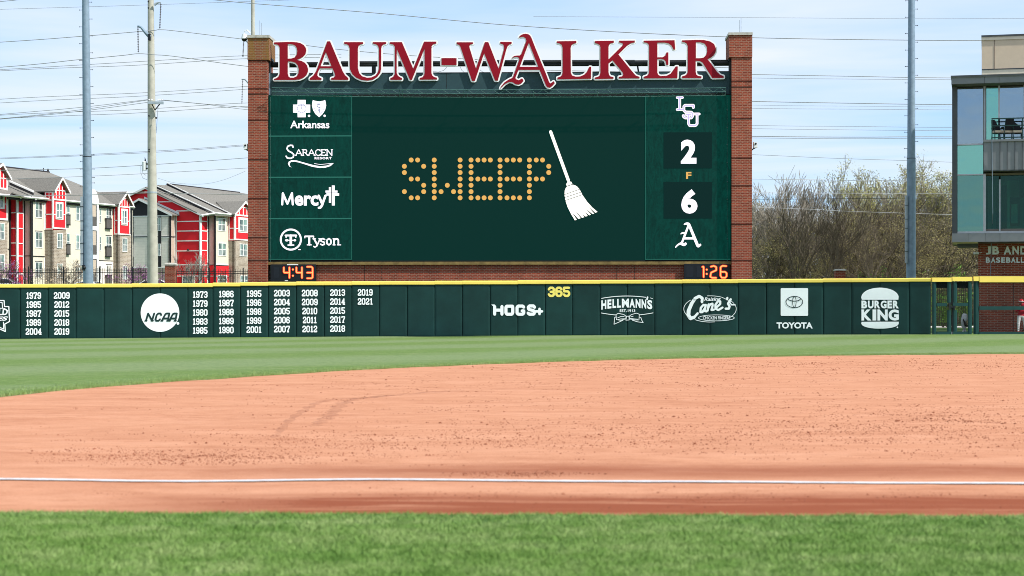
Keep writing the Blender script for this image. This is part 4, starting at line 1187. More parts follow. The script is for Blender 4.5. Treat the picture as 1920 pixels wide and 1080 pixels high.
# feed cables
for pts in (((838, 126), (832, 132), (822, 135), (812, 134)), ((862, 124), (866, 132), (872, 137)), ((900, 131), (905, 135), (912, 137))):
    mb = MB(); mb.tube([SB.at(x, y, -.2) for x, y in pts], .012, 5); mb.build('cable', 'wire_grey', board)
def cv(ox, oy, s_):
    return lambda P: [(ox + p[0] / s_, oy + p[1] / s_) for p in P]
k1, k2, k3, k4 = cv(505, 60, 8.348), cv(720, 60, 8.348), cv(920, 60, 8.348), cv(1130, 60, 8.0)
LETTERS = [
 (k1([(75, 162), (200, 158), (350, 155), (430, 160), (490, 175), (540, 205), (570, 250), (577, 290), (565, 345), (530, 385), (480, 415), (428, 435), (500, 452), (555, 480), (590, 525), (605, 580), (602, 625), (580, 675), (530, 718), (470, 742), (400, 750), (75, 750), (75, 735), (115, 720), (145, 695), (162, 650), (162, 250), (150, 215), (120, 195), (75, 190)]),
  [k1([(287, 188), (350, 190), (400, 208), (430, 250), (437, 305), (425, 360), (395, 398), (350, 414), (287, 418)]), k1([(287, 460), (350, 462), (410, 482), (445, 522), (460, 580), (455, 645), (430, 692), (380, 715), (330, 715), (300, 698), (287, 650)])]),
 (k1([(908, 145), (950, 145), (1150, 620), (1185, 675), (1235, 720), (1235, 748), (968, 748), (968, 722), (1010, 710), (1030, 690), (1025, 655), (988, 568), (787, 568), (755, 640), (750, 680), (770, 705), (815, 722), (815, 748), (635, 748), (635, 722), (690, 680), (735, 610)]),
  [k1([(884, 312), (973, 535), (800, 535)])]),
 (k1([(1172, 158), (1465, 158), (1465, 185), (1425, 195), (1395, 215), (1385, 260), (1385, 560), (1405, 640), (1450, 692), (1530, 716), (1600, 710), (1660, 680), (1700, 630), (1715, 570), (1715, 260), (1700, 215), (1670, 192), (1620, 182), (1620, 158), (1828, 158), (1828, 182), (1785, 195), (1760, 220), (1750, 260), (1750, 570), (1735, 640), (1690, 700), (1620, 745), (1530, 762), (1440, 750), (1360, 715), (1300, 660), (1265, 590), (1257, 520), (1257, 260), (1245, 215), (1215, 192), (1172, 185)]), []),
 (k2([(92, 158), (280, 158), (458, 575), (628, 150), (818, 150), (818, 180), (770, 192), (745, 220), (742, 270), (742, 640), (755, 680), (785, 705), (828, 715), (828, 742), (560, 745), (560, 718), (600, 708), (628, 680), (635, 640), (635, 258), (435, 748), (405, 748), (198, 258), (198, 640), (215, 680), (245, 705), (280, 720), (280, 748), (100, 748), (100, 720), (140, 705), (165, 670), (170, 640), (170, 230), (150, 200), (120, 188), (92, 182)]), []),
 (k2([(900, 408), (1135, 408), (1135, 518), (900, 518)]), []),
 (k2([(1138, 160), (1392, 160), (1392, 185), (1350, 195), (1335, 215), (1340, 250), (1440, 575), (1580, 158), (1632, 158), (1795, 575), (1880, 260), (1875, 215), (1860, 190), (1820, 182), (1820, 155), (1998, 155), (1998, 182), (1960, 195), (1930, 230), (1910, 290), (1782, 760), (1738, 760), (1567, 330), (1422, 765), (1378, 765), (1195, 230), (1175, 200), (1138, 190)]), []),
 (k3(A_OUT), [k3(A_HOLE)]),
 (k3([(1037, 145), (1340, 140), (1340, 170), (1290, 185), (1262, 210), (1252, 250), (1255, 640), (1275, 680), (1330, 698), (1400, 695), (1460, 670), (1510, 620), (1545, 545), (1572, 545), (1570, 730), (1045, 740), (1045, 712), (1085, 700), (1115, 680), (1125, 640), (1125, 240), (1110, 200), (1080, 180), (1037, 170)]), []),
 (k4([(-116, 135), (168, 130), (168, 158), (125, 168), (100, 185), (88, 220), (88, 410), (300, 200), (305, 175), (290, 165), (248, 155), (248, 130), (482, 128), (482, 155), (430, 165), (370, 200), (235, 335), (450, 600), (500, 655), (553, 672), (553, 695), (243, 697), (243, 672), (290, 665), (310, 640), (295, 600), (148, 425), (88, 470), (88, 600), (95, 640), (115, 665), (163, 675), (163, 700), (-116, 704), (-116, 682), (-70, 671), (-43, 652), (-34, 613), (-34, 230), (-43, 196), (-70, 177), (-116, 165)]), []),
 (k4([(617, 130), (1078, 122), (1088, 262), (1062, 262), (1035, 205), (990, 170), (930, 158), (820, 158), (820, 380), (900, 378), (940, 355), (958, 305), (985, 305), (985, 492), (955, 492), (945, 440), (920, 412), (880, 402), (820, 402), (820, 610), (835, 645), (870, 660), (960, 655), (1020, 625), (1060, 570), (1098, 515), (1127, 515), (1120, 692), (617, 695), (617, 670), (665, 655), (690, 630), (697, 590), (697, 210), (685, 180), (660, 160), (617, 155)]), []),
 (k4([(1192, 125), (1400, 118), (1520, 120), (1610, 140), (1670, 180), (1698, 240), (1695, 300), (1665, 350), (1620, 385), (1570, 408), (1600, 440), (1720, 600), (1760, 640), (1815, 660), (1815, 687), (1645, 690), (1500, 460), (1460, 435), (1395, 430), (1395, 600), (1405, 640), (1435, 660), (1482, 665), (1482, 690), (1192, 690), (1192, 665), (1240, 650), (1268, 625), (1275, 590), (1275, 210), (1262, 175), (1235, 155), (1192, 150)]),
  [k4([(1398, 155), (1470, 155), (1530, 175), (1562, 225), (1568, 290), (1550, 350), (1510, 385), (1460, 393), (1398, 393)])]),
]
for out, holes in LETTERS:
    lo = 0.0 if out is not LETTERS[6][0] else 0.10
    mb = MB()
    for lp in [out] + holes: mb.stroke(SB, lp, 5.1, 0.02 + lo, 0.16, closed=True, rnd=3)
    rim = mb.build('sign_letter', 'rim_white', board)
    mb = MB(); mb.poly(SB, [out] + holes, 0.062 + lo, 0.10); mb.build('letter_face', 'letter_red', rim)
# lighting truss below the letters
mb = MB()
TX0, TX1 = 510, 1361
def ty(x): return 164.6 + 3.9 * (1 - ((x - 935) / 425.0) ** 2)
N_ = 72
xs_ = [TX0 + (TX1 - TX0) * i / N_ for i in range(N_ + 1)]
for dy, o_ in ((0, .9), (7.4, .9), (14.2, .45)):
    mb.tube([SB.at(x, ty(x) + dy, o_) for x in xs_[::6]], 0.022, 5)
mb.build('truss_chord', 'truss_green', board)
mb = MB()
for i in range(N_):
    a, b = xs_[i], xs_[i + 1]
    u, l = (0, 7.4) if i % 2 else (7.4, 0)
    mb.tube([SB.at(a, ty(a) + u, .9), SB.at(b, ty(b) + l, .9)], 0.013, 4)
    u, l = (7.4, 14.2) if i % 2 else (14.2, 7.4)
    mb.tube([SB.at(a, ty(a) + u, .9 if u < 8 else .45), SB.at(b, ty(b) + l, .9 if l < 8 else .45)], 0.011, 4)
structure(mb.build('truss_lattice', 'truss_green', board), 'stuff')
for x in (631, 752, 873, 997, 1117, 1238, 1357, 513):
    mb = MB()
    for dx in (-3, 3): mb.tube([SB.at(x + dx, ty(x) - .5, .92), SB.at(x + dx, ty(x) + 14.5, .6)], 0.016, 5)
    mb.tube([SB.at(x - 3, ty(x), .92), SB.at(x + 3, ty(x), .92)], 0.016, 5)
    mb.tube([SB.at(x, ty(x) + 7, .9), SB.at(x, ty(x) + 7, -.3)], 0.02, 5)
    mb.build('truss_bracket', 'truss_green', board)
sl('truss_shade_strip', 510, 176, 1362, 181, -0.01, .02, 'void_black')  # flat black strip put in as the shade below the truss
# fixing bolts down the outer edges
for x, ys_ in ((507.2, (190, 238, 290, 342, 394, 447)), (1363.5, (206, 239, 271, 305, 341, 374, 448, 490))):
    mb = MB()
    for y in ys_: mb.ball(SB.at(x, y, .08), .045, seg=6, rings=4)
    mb.tube([SB.at(x, 182, .07), SB.at(x, 512, .07)], .010, 4)
    mb.build('edge_cable', 'truss_green', board)
# ---------------------------------------------------------------- clocks
def clock(x0, y0, x1, y1, label, segs, dots, off_boxes):
    c = thing('game_clock', label, 'clock', SB.at((x0 + x1) / 2, y1, .2), 'digital clocks under the scoreboard')
    mb = MB(); mb.slab(SB, x0, y0, x1, y1, 0.16, 0.22); mb.build('case', 'clock_case', c)
    mb = MB()
    for b in off_boxes: mb.slab(SB, *b, 0.166, 0.004)
    if off_boxes: mb.build('digit_window', 'clock_digit_off', c)
    for g_ in segs:
        mb = MB()
        for st in g_: mb.stroke(SB, st, 4.4, 0.17)
        d = mb.build('digit', 'clock_glow', c)
        mb = MB()
        for st in g_: mb.stroke(SB, st, 2.2, 0.196)
        mb.build('lit_segment', 'clock_core', d)
    mb = MB()
    for p in dots: mb.disc(SB, p[0], p[1], 2.3, off=.17, n=12)
    d = mb.build('colon', 'clock_glow', c)
    mb = MB()
    for p in dots: mb.disc(SB, p[0], p[1], 1.5, off=.196, n=12)
    mb.build('lit_dot', 'clock_core', d)
    return c
q_ = lambda pts: [(500 + p[0] / 16.0, 480 + p[1] / 16.0) for p in pts]
four = lambda dx: [q_([(515 + dx, 345), (515 + dx, 480), (535 + dx, 500), (660 + dx, 500)]), q_([(682 + dx, 345), (682 + dx, 655)])]
clk = clock(507.3, 495.6, 592.3, 528.5, 'game clock with orange digits reading 4:43, under the left screen', [four(0), four(376), [q_([(1212, 325), (1345, 325), (1378, 360), (1378, 640), (1345, 668), (1212, 668)]), q_([(1212, 500), (1360, 500)])]],
      q_([(787, 405), (787, 592)]), [(513, 501, 523, 521)])
mb = MB(); mb.slab(SB, 538, 495.3, 559, 497.0, 0.17, 0.01); mb.slab(SB, 534, 525.6, 540, 527.0, 0.17, 0.01); mb.build('maker_strip', 'rim_white', clk)
q2 = lambda pts: [(1180 + p[0] / 4.5, 300 + p[1] / 4.5) for p in pts]
clock(1283.0, 494.6, 1368.0, 523.5, 'game clock with orange digits reading 1:26, under the right screen', [[q2([(616, 902), (626, 900)]), q2([(627, 903), (627, 988)])], [q2([(688, 900), (712, 893), (733, 903), (733, 930), (690, 950), (683, 985), (700, 994), (732, 994)])],
      [q2([(818, 895), (785, 893), (770, 905), (769, 975), (780, 993), (808, 994), (821, 980), (821, 955), (808, 944), (772, 944)])]], q2([(653, 925), (653, 961)]), [(1287, 499, 1300, 520), (1306, 499, 1318, 520)])
# ---------------------------------------------------------------- cameras on the towers
def seccam(px, py, sgn, label, dome=False, arm_y=2.0):
    c = thing('security_camera', label, 'camera', SB.at(px, py, .3), 'security cameras on the scoreboard towers')
    p = SB.at(px, py, .3)
    if dome:
        mb = MB(); mb.ball((p.x, p.y, p.z - .12), .17, seg=12, rings=8); mb.build('lens_dome', 'lens_black', c, smooth=True)
        mb = MB(); mb.tube([(p.x, p.y, p.z + .16), (p.x, p.y, p.z - .12)], [.13, .2], 14); mb.build('housing', 'housing_white', c)
        mb = MB(); mb.tube([(p.x, p.y, p.z + .16), (p.x + .02, p.y, p.z + .34), (p.x + .16 * sgn, p.y, p.z + .40), (p.x + .34 * sgn, p.y, p.z + .22)], .035, 8); mb.build('arm', 'housing_white', c)
    else:
        mb = MB(); mb.box(p.x - .11, p.y - .16, p.z - .16, p.x + .11, p.y + .2, p.z + .18); mb.build('housing', 'housing_white', c)
        mb = MB(); mb.tube([(p.x, p.y - .15, p.z + .06), (p.x, p.y - .20, p.z + .06)], .06, 12); mb.build('lens', 'lens_black', c)
        mb = MB(); mb.tube([(p.x, p.y, p.z - .16), (p.x + .12 * sgn, p.y, p.z - .22), (p.x + .26 * sgn, p.y, p.z - .34)], .035, 8); mb.build('arm', 'lens_black', c)
    return c
seccam(458.2, 69, 1, 'white dome camera on a curved arm at the head of the left brick tower', True)
seccam(460.6, 275, 1, 'small white box camera halfway up the left brick tower')
seccam(1416.2, 272, -1, 'small white box camera on the outer side of the right brick tower')
# ================================================================ POLES AND WIRES
def pole(name, label, cat, Y, xt, wt, xb, wb, ytop, mat, seam=None, group=None):
    base = W(xb, 530, Y); g = terrain(base.x, Y)
    r = thing(name, label, cat, (base.x, Y, g), group)
    s = Y / F
    def pt(py):
        t = (530 - py) / 530.0
        return W(xb + (xt - xb) * t, py, Y), (wb + (wt - wb) * t) / 2 * s
    mb = MB()
    a, ra = pt(530); down = (a.z - g)
    d = (pt(0)[0] - a) / (pt(0)[0].z - a.z)
    foot = a - d * down
    if seam is None:
        b, rb = pt(ytop); mb.tube([foot, a, b], [ra * 1.02, ra, rb], 24, caps=False)
        sh = mb.build('shaft', mat, r, smooth=True)
    else:
        m, rm = pt(seam); b, rb = pt(ytop)
        mb.tube([foot, a, m], [ra * 1.02, ra, rm * 1.04], 24, caps=False); mb.build('lower_shaft', mat, r, smooth=True)
        m2, _ = pt(seam + 1.0)
        mb = MB(); mb.tube([m2, b], [rm * 0.97, rb], 24, caps=False); mb.build('upper_shaft', mat, r, smooth=True)
        mb = MB(); mb.tube([pt(seam + .6)[0], pt(seam - .6)[0]], rm * 1.06, 24); mb.build('joint_collar', 'steel_dark', r)
    return r, pt
def step_bolts(r, pt, left, right, ln):
    n = 0
    for ys_, sg in ((left, -1), (right, 1)):
        for y in ys_:
            p, rr = pt(y); mb = MB()
            mb.tube([p + Vector((sg * rr * .9, 0, 0)), p + Vector((sg * (rr + ln), 0, 0))], .016, 5)
            mb.tube([p + Vector((sg * (rr + ln - .02), 0, 0)), p + Vector((sg * (rr + ln + .02), 0, 0))], .032, 6)
            mb.build('step_bolt', 'steel_dark', r)
lp, lpt = pole('light_pole', 'thick blue-grey steel floodlight pole in front of the red and cream flats', 'light pole', 122, 160.5, 13.6, 165.6, 18.6, -560, 'galvanised', 294, 'steel floodlight poles')
step_bolts(lp, lpt, [18.8 + 31.6 * i for i in range(-3, 10)] + [291, 317, 349], [4 + 31.7 * i for i in range(-3, 10)] + [291, 317, 333, 343], .17)
rp, rpt = pole('light_pole', 'thick grey steel floodlight pole in front of the bare trees on the right', 'light pole', 122, 1709.3, 12.8, 1708.0, 17.8, -560, 'galvanised', 297, 'steel floodlight poles')
step_bolts(rp, rpt, [1.5 + 30.8 * i for i in range(-3, 10)] + [294.5, 317], [17 + 31 * i for i in range(-3, 9)] + [1.5, 294.5, 317, 333], .17)
for r_, x0, x1, y0, y1 in ((lp, 152.6, 156.8, 369, 498), (rp, 1696.2, 1699.9, 367, 493)):
    q0 = W(x0, y1, 122); q1 = W(x1, y0, 122)
    mb = MB(); mb.box(q0.x, 121.7, q0.z, q1.x, 121.95, q1.z); cd = mb.build('conduit_channel', 'galvanised_light', r_)
    n = 6
    for i in range(1, n):
        z = q0.z + (q1.z - q0.z) * (i + .2 * math.sin(i * 3)) / n
        mb = MB(); mb.box(q0.x - .01, 121.68, z - .018, q1.x + .02, 121.96, z + .018); mb.build('channel_strap', 'steel_dark', cd)
mb = MB(); p = W(156.5, 502, 121.7); mb.tube([(p.x, 121.72, p.z - .18), (p.x, 121.72, p.z + .18)], .10, 12); mb.ball((p.x + .05, 121.7, p.z), .12); mb.build('hand_hole', 'steel_dark', lp)
cp, cpt = pole('utility_pole', 'tall pale concrete utility pole with curved arms and a crossarm', 'utility pole', 142, 282.6, 11.2, 286.6, 20.2, -300, 'pole_concrete')
def px142(x, y, dy=0.0):
    v = W(x, y, 142 + dy); return v
def string(parent, top, bot, n=11, r=.07):
    mb = MB(); top = Vector(top); bot = Vector(bot)
    mb.tube([top, bot], .02, 5)
    for i in range(n):
        c = top.lerp(bot, (i + .7) / (n + .4)); mb.tube([c + Vector((0, 0, .035)), c - Vector((0, 0, .035))], [r * .55, r], 8)
    mb.build('insulator', 'insulator_dark', parent)
mb = MB(); mb.tube([px142(289, 9.5, -.3), px142(293, 6.2, -.3), px142(297, 4.6, -.3), px142(301.5, 4.8, -.3)], [.11, .09, .08, .06], 8); mb.build('curved_arm', 'galvanised_light', cp)
string(cp, px142(301.6, 6, -.3), px142(299.6, 53.5, -.3), 15)
mb = MB(); mb.tube([px142(281.5, 70, -.6), px142(272, 60, -.6), px142(265, 51.5, -.6), px142(258, 48.3, -.6)], [.15, .12, .10, .07], 8); mb.build('curved_arm', 'galvanised', cp)
mb = MB(); a = px142(278.6, 76, -.5); b = px142(283, 64, -.5); mb.box(a.x, 141.2, a.z, b.x, 141.6, b.z); mb.build('arm_plate', 'steel_dark', cp)
string(cp, px142(258.6, 50, -.6), px142(259.4, 98, -.6), 15)
mb = MB(); a = px142(277.5, 195.2, -.6); b = px142(307, 190.6, -.6)
mb.box(a.x, 141.2, a.z, b.x, 141.5, b.z); mb.build('crossarm', 'galvanised_light', cp)
mb = MB(); mb.tube([px142(284.8, 195, -.6), px142(290.5, 206.5, -.6)], .045, 6); mb.tube([px142(299.5, 195, -.6), px142(290.5, 206.5, -.6)], .045, 6); mb.build('crossarm_brace', 'steel_dark', cp)
for x in (279.5, 284.5, 296, 299.5, 304):
    mb = MB(); a = px142(x, 191, -.6); mb.tube([a, a + Vector((0, 0, .14)), a + Vector((0, 0, .15)), a + Vector((0, 0, .22))], [.02, .02, .07, .05], 8); mb.build('pin_insulator', 'housing_white', cp)
mb = MB(); mb.tube([px142(296.5, 200, -.6), px142(294.8, 222, -.6), px142(292.8, 250, -.6)], .012, 4); a = px142(292.8, 221, -.6); mb.ball(a, .08, seg=8, rings=6); mb.build('ground_wire', 'steel_dark', cp)
for y in (3.8, 15.8, 218, 281, 285): 
    p, rr = cpt(y); mb = MB(); mb.tube([(p.x - .15, p.y - rr - .03, p.z), (p.x - .15, p.y - rr + .05, p.z)], .055, 8); mb.build('through_bolt', 'steel_dark', cp)
p, rr = cpt(361); mb = MB(); mb.tube([(p.x, p.y, p.z - .06), (p.x, p.y, p.z + .06)], rr * 1.05, 20); mb.build('steel_band', 'galvanised_light', cp)
# transformer can
tf = thing('transformer', 'small white transformer can strapped to the side of the concrete pole', 'transformer', px142(270.5, 319, 0))
mb = MB(); a = px142(270.6, 319.5); b = px142(270.6, 303.8); mb.tube([a, b], .185, 16); mb.build('tank', 'housing_white', tf)
mb = MB(); mb.tube([b, b + Vector((0, 0, .05))], [.20, .17], 16); mb.build('lid', 'housing_white', tf)
mb = MB(); c = px142(272.3, 303); mb.tube([c, c + Vector((0, 0, .15)), c + Vector((-.03, 0, .35))], [.07, .05, .012], 8); mb.build('bushing', 'insulator_dark', tf)
mb = MB(); mb.tube([px142(267, 307), px142(264, 312), px142(264.2, 325), px142(268, 334), px142(276, 337)], .014, 5); mb.tube([px142(267, 318), px142(268, 325), px142(274, 329)], .014, 5); mb.build('lead_wire', 'wire_grey', tf)
mb = MB(); mb.box(a.x + .17, 141.9, a.z + .1, a.x + .33, 142.1, a.z + .2); mb.box(a.x + .17, 141.9, b.z - .2, a.x + .33, 142.1, b.z - .1); mb.build('bracket', 'steel_dark', tf)
# far pole behind the left tower, arms reaching left
fp, fpt = pole('utility_pole', 'slim tan pole rising behind the left brick tower of the scoreboard', 'utility pole', 205, 474.0, 6.8, 476.0, 10.0, -200, 'pole_concrete')
W2 = lambda x, y: W(x, y, 204.5)
for (x, y, y2) in ((457.0, 75, 107), (455.0, 150, 195)):
    mb = MB(); mb.tube([W2(474, y + 14), W2(466, y + 5), W2(460, y - 1), W2(x - 2, y - 1.5)], [.16, .14, .1, .08], 8); mb.build('curved_arm', 'galvanised_light', fp)
    string(fp, W2(x, y), W2(x - 1.5, y2), 14, .09)
# ---------------------------------------------------------------- wires
def smooth_pts(P, n=10):
    out = []
    for i in range(len(P) - 1):
        p0 = P[max(i - 1, 0)]; p1 = P[i]; p2 = P[i + 1]; p3 = P[min(i + 2, len(P) - 1)]
        for j in range(n):
            t = j / n
            out.append(tuple(0.5 * ((2 * p1[k]) + (p2[k] - p0[k]) * t + (2 * p0[k] - 5 * p1[k] + 4 * p2[k] - p3[k]) * t * t + (3 * p1[k] - p0[k] - 3 * p2[k] + p3[k]) * t ** 3) for k in range(2)))
    out.append(P[-1]); return out
def wire(label, pts, Y, r, mat='wire_grey', kink=False, group='overhead power lines'):
    P = pts if kink or len(pts) < 3 else smooth_pts(pts)
    mb = MB(); mb.tube([W(x, y, Y) for x, y in P], r * .8, 4, caps=False)
    o = mb.build('power_line', mat)
    tag(o, label, 'power line', group)
k = 142
wire('thick cable hanging from the upper right arm of the concrete pole', [(-400, 103), (0, 79), (153, 68), (260, 59.2), (290, 56.8), (299.5, 55.6), (330, 58), (458, 73.5), (520, 80.5), (572, 85), (630, 92), (735, 101.5), (850, 109), (960, 114), (1400, 128)], k - .3, .033)
wire('thick cable hanging from the lower left arm of the concrete pole', [(-400, 152), (0, 126), (150, 111.5), (230, 103.8), (259.5, 100.6), (290, 102.6), (330, 106), (463, 124.2), (700, 150)], k - .6, .033)
for a, b, lab in ((125.5, 104.5, 'upper'), (132.8, 110.2, 'lower')):
    wire(lab + ' of two thin wires ending at the first insulator string left of the brick tower', [(-400, a + 28), (0, a + 5 if lab == 'upper' else a), (250, (a + b) / 2 + 1), (455.5, b), (640, b - 3)], 204.5, .038)
for a, b, lab in ((186, 161.6, 'upper'), (193, 166.6, 'lower')):
    wire(lab + ' of the faint wire pair crossing the white cloud on the left', [(-400, a + 30), (0, a), (260, (a + b) / 2 + .5), (470, b)], 230, .040)
for a, b, lab in ((214.5, 186.3, 'top'), (222.5, 187.2, 'middle'), (223.5, 191.5, 'bottom')):
    wire(lab + ' wire running left from the crossarm of the concrete pole', [(-400, a + 34), (0, a), (150, (a + b) / 2 + 1.0), (279.5, b)], k - .6, .026)
for a, b, x0, lab in ((187, 203.5, 303, 'upper'), (187.5, 207.5, 296, 'lower')):
    wire(lab + ' wire running right from the crossarm to the brick tower', [(x0, a), (380, a + 7.5), (463, b - 2), (600, b + 10)], k - .6, .024)
for a, b, lab in ((216, 193.3, 'upper'), (222.6, 199.6, 'lower')):
    wire(lab + ' wire ending at the second insulator string left of the brick tower', [(-400, a + 28), (0, a), (250, (a + b) / 2 + 1), (453.5, b), (600, b - 2)], 204.5, .036)
wire('upper wire of the close pair crossing the cloud just above the flats', [(-400, 306), (0, 296.2), (290, 283.2), (460, 271.4), (600, 262)], 165, .026)
wire('lower wire of the close pair crossing the cloud just above the flats', [(-400, 308), (0, 297.8), (290, 285.5), (460, 273.4), (600, 264)], 165, .026)
wire('single wire passing the transformer and touching the roof peak on the left', [(-400, 330), (0, 319.5), (153, 316), (290, 308.4), (462, 296), (600, 285)], 150, .028)
wire('faint wire just over the grey shingle roofs', [(-400, 345), (0, 336), (175, 330), (290, 324.5), (463, 315), (600, 306)], 150, .022)
wire('lowest dark wire crossing the roofs of the flats', [(-400, 367), (0, 366.5), (100, 367), (275, 362), (330, 362.5), (463, 365), (600, 368)], 143, .032)
wire('thin slack wire dropping from the tower towards the flats', [(460, 321), (420, 337), (380, 345), (330, 343), (296, 334)], 150, .014)
wire('hair-thin wire near the top edge left of the tower', [(-400, 30), (0, 17.5), (250, 10), (470, 2.5), (600, -2)], 230, .03)
wire('wire clipping the top left corner of the sky', [(-200, 24), (0, 3), (30, 0), (120, -12)], k, .03)
wire('long cable sweeping over the whole scoreboard from the top', [(180, -24), (300, -11), (405, 0), (480, 7), (700, 24), (940, 46), (1170, 60.5), (1365, 69), (1500, 72.5), (1690, 75), (1840, 76), (2300, 77)], 130, .033)
RW = [((1000, 131), (1411, 139.5), (1600, 143), (1783, 146), .030, 'upper wire of the pair level with the grey roof edge'), ((1000, 139), (1411, 146.2), (1600, 148.2), (1783, 149.4), .020, 'lower wire of the pair level with the grey roof edge'),
      ((1000, 180), (1411, 190), (1600, 193.5), (1783, 196), .034, 'top wire of the trio level with the upper windows'), ((1000, 188), (1411, 197), (1600, 199), (1783, 200.5), .014, 'middle wire of the trio level with the upper windows'),
      ((1000, 195), (1411, 203), (1600, 204.6), (1783, 206), .018, 'bottom wire of the trio level with the upper windows'), ((1000, 224), (1411, 235), (1600, 237), (1783, 239), .018, 'upper of two fine wires level with the balcony rail'),
      ((1000, 232), (1411, 241), (1600, 243.5), (1783, 245), .018, 'lower of two fine wires level with the balcony rail'), ((1000, 250), (1411, 255.5), (1600, 257), (1783, 256.5), .034, 'upper of the two close cables near the balcony floor'),
      ((1000, 253), (1411, 258.5), (1600, 260), (1783, 259.3), .022, 'lower of the two close cables near the balcony floor')]
for a, b, c, d, r_, lab in RW:
    wire(lab + ', right of the tower', [a, b, c, d, (2300, d[1] + 3)], 140, r_)
wire('slanting wire just above the bare treetops on the right', [(1000, 272), (1415, 290), (1560, 296.5), (1700, 301), (1783, 304), (2300, 322)], 140, .020)
wire('faint wire high in the sky right of the tower', [(1000, 31), (1411, 33), (1700, 35), (1920, 34.5), (2300, 34)], 160, .018)
wire('bright wire across the treetops, highest of those in front of the trees', [(1000, 331), (1411, 335.5), (1600, 338), (1783, 338), (2300, 339)], 124, .022, 'wire_bright')
wire('bright wire across the middle of the bare trees', [(1400, 361), (1540, 362.4), (1700, 363), (1783, 362.5), (2300, 362)], 124, .016, 'wire_bright')
wire('dark wire across the middle of the bare trees', [(1000, 373), (1411, 373.5), (1600, 372.5), (1783, 371), (2300, 368)], 124, .018, 'steel_dark')
wire('lowest bright wire slanting across the bare trees', [(1300, 384), (1510, 392), (1600, 396.5), (1783, 402.5), (2300, 420)], 124, .018, 'wire_bright')
# ================================================================ FLATS (apartment buildings)
FD = Vector((.353, .936, 0)); RD = Vector((.936, -.353, 0))     # along the street front / towards the viewer's right
def _solve(P, d, px):
    s = (px - CX) / F
    t = (s * P.y - P.x) / (d.x - s * d.y)
    return P + d * t, t
class Seg:
    def __init__(s, P0, P1, kind):
        s.P0, s.P1, s.kind = P0, P1, kind
        s.pl = Plane(P0, RD if kind == 'f' else -FD)
    def at(s, *a): return s.pl.at(*a)
    def norm(s, px): return s.pl.n
def chain(px, Y, moves):
    P = Vector(((px - CX) / F * Y, Y, 0)); segs = []
    for m in moves:
        if m[0] == 'b': P = P - RD * (m[1] if m[1] else segs[-2].len)
        else:
            Q, t = _solve(P, FD if m[0] == 'f' else RD, m[1])
            g = Seg(P, Q, m[0]); g.len = t; segs.append(g); P = Q
    return segs
def zpx(seg, px, py): return seg.at(px, py, 0).z
def wallblock(name, seg, z0, z1, mat, parent, th=0.3, off=0.0, a=0.0, b=0.0):
    d = (seg.P1 - seg.P0).normalized(); n = seg.pl.n
    p = seg.P0 + d * a + n * off; q = seg.P1 - d * b + n * off; k = n * th
    mb = MB(); V = [(p.x, p.y, z0), (q.x, q.y, z0), (q.x - k.x, q.y - k.y, z0), (p.x - k.x, p.y - k.y, z0)]
    mb.box8(V + [(v[0], v[1], z1) for v in V])
    return mb.build(name, mat, parent)
def trim(seg, x0, y0, x1, y1, parent, mat='trim_white', name='trim_board', off=0.05, th=0.06):
    mb = MB(); mb.slab(seg, x0, y0, x1, y1, off, th); return mb.build(name, mat, parent)
def hbar(seg, x0, x1, y, h, parent, mat='trim_white', name='trim_board', off=0.05): return trim(seg, x0, y - h / 2, x1, y + h / 2, parent, mat, name, off)
def window(seg, x0, y0, x1, y1, parent, cols=2, fr='trim_white', off=0.0, depth=0.05, fw=.9, deep=0.35):
    """frame with mullion and meeting rail; panes are its sub-parts"""
    mb = MB(); o = off + depth
    w = x1 - x0; h = y1 - y0; f = fw
    mb.slab(seg, x0, y0, x1, y0 + f * 1.3, o, .08); mb.slab(seg, x0 - .2, y1 - f * 1.3, x1 + .2, y1, o + .01, .09)
    mb.slab(seg, x0, y0, x0 + f, y1, o - .002, .08); mb.slab(seg, x1 - f, y0, x1, y1, o - .002, .08)
    ym = (y0 + y1) / 2
    mb.slab(seg, x0, ym - .55, x1, ym + .55, o - .004, .06)
    xs_ = [x0 + f + (w - 2 * f) * i / cols for i in range(cols + 1)]
    for x in xs_[1:-1]: mb.slab(seg, x - .5, y0, x + .5, y1, o - .006, .06)
    wf = mb.build('window', fr, parent)
    for i in range(cols):
        for a, b, mt in ((y0 + f, ym, 'pane_up'), (ym, y1 - f, 'pane_lo')):
            m2 = MB(); m2.slab(seg, xs_[i] + .2, a + .2, xs_[i + 1] - .2, b - .2, off + .02, .012)
            m2.build('pane', mt, wf)
    mb = MB(); mb.slab(seg, x0 + f * .5, y0 + f * .5, x1 - f * .5, y1 - f * .5, off + 0.004, .006); mb.build('blind', 'blind_back', wf)
    return wf
def paneglass(name, dark, light):
    m, t, b = newmat(name)
    v = noise(t, pos(t, (1.3, 1.3, .6)), 1.1, 3, 0.5)
    L(t, ramp(t, v, [(0.40, dark), (0.60, light)]), b.inputs['Base Color'])
    b.inputs['Roughness'].default_value = 0.08; b.inputs['Specular IOR Level'].default_value = 0.8
    MATS[name] = m
paneglass('pane_up', (0.03, 0.055, 0.055), (0.20, 0.33, 0.29)); paneglass('pane_lo', (0.09, 0.12, 0.12), (0.25, 0.31, 0.30))
plain('blind_back', (0.18, 0.22, 0.21), .8)
def slope(name, pts, parent, mat='shingle', th=0.12):
    """pts are world points of a roof slope, built with a real thickness"""
    mb = MB(); n = len(pts); lo = [p - Vector((0, 0, th)) for p in pts]
    P = [Vector(p) for p in pts]
    mb.add(P, [tuple(range(n))]); mb.add(lo, [tuple(range(n))[::-1]])
    mb.add(P + lo, [(i, (i + 1) % n, (i + 1) % n + n, i + n) for i in range(n)])
    return mb.build(name, mat, parent)
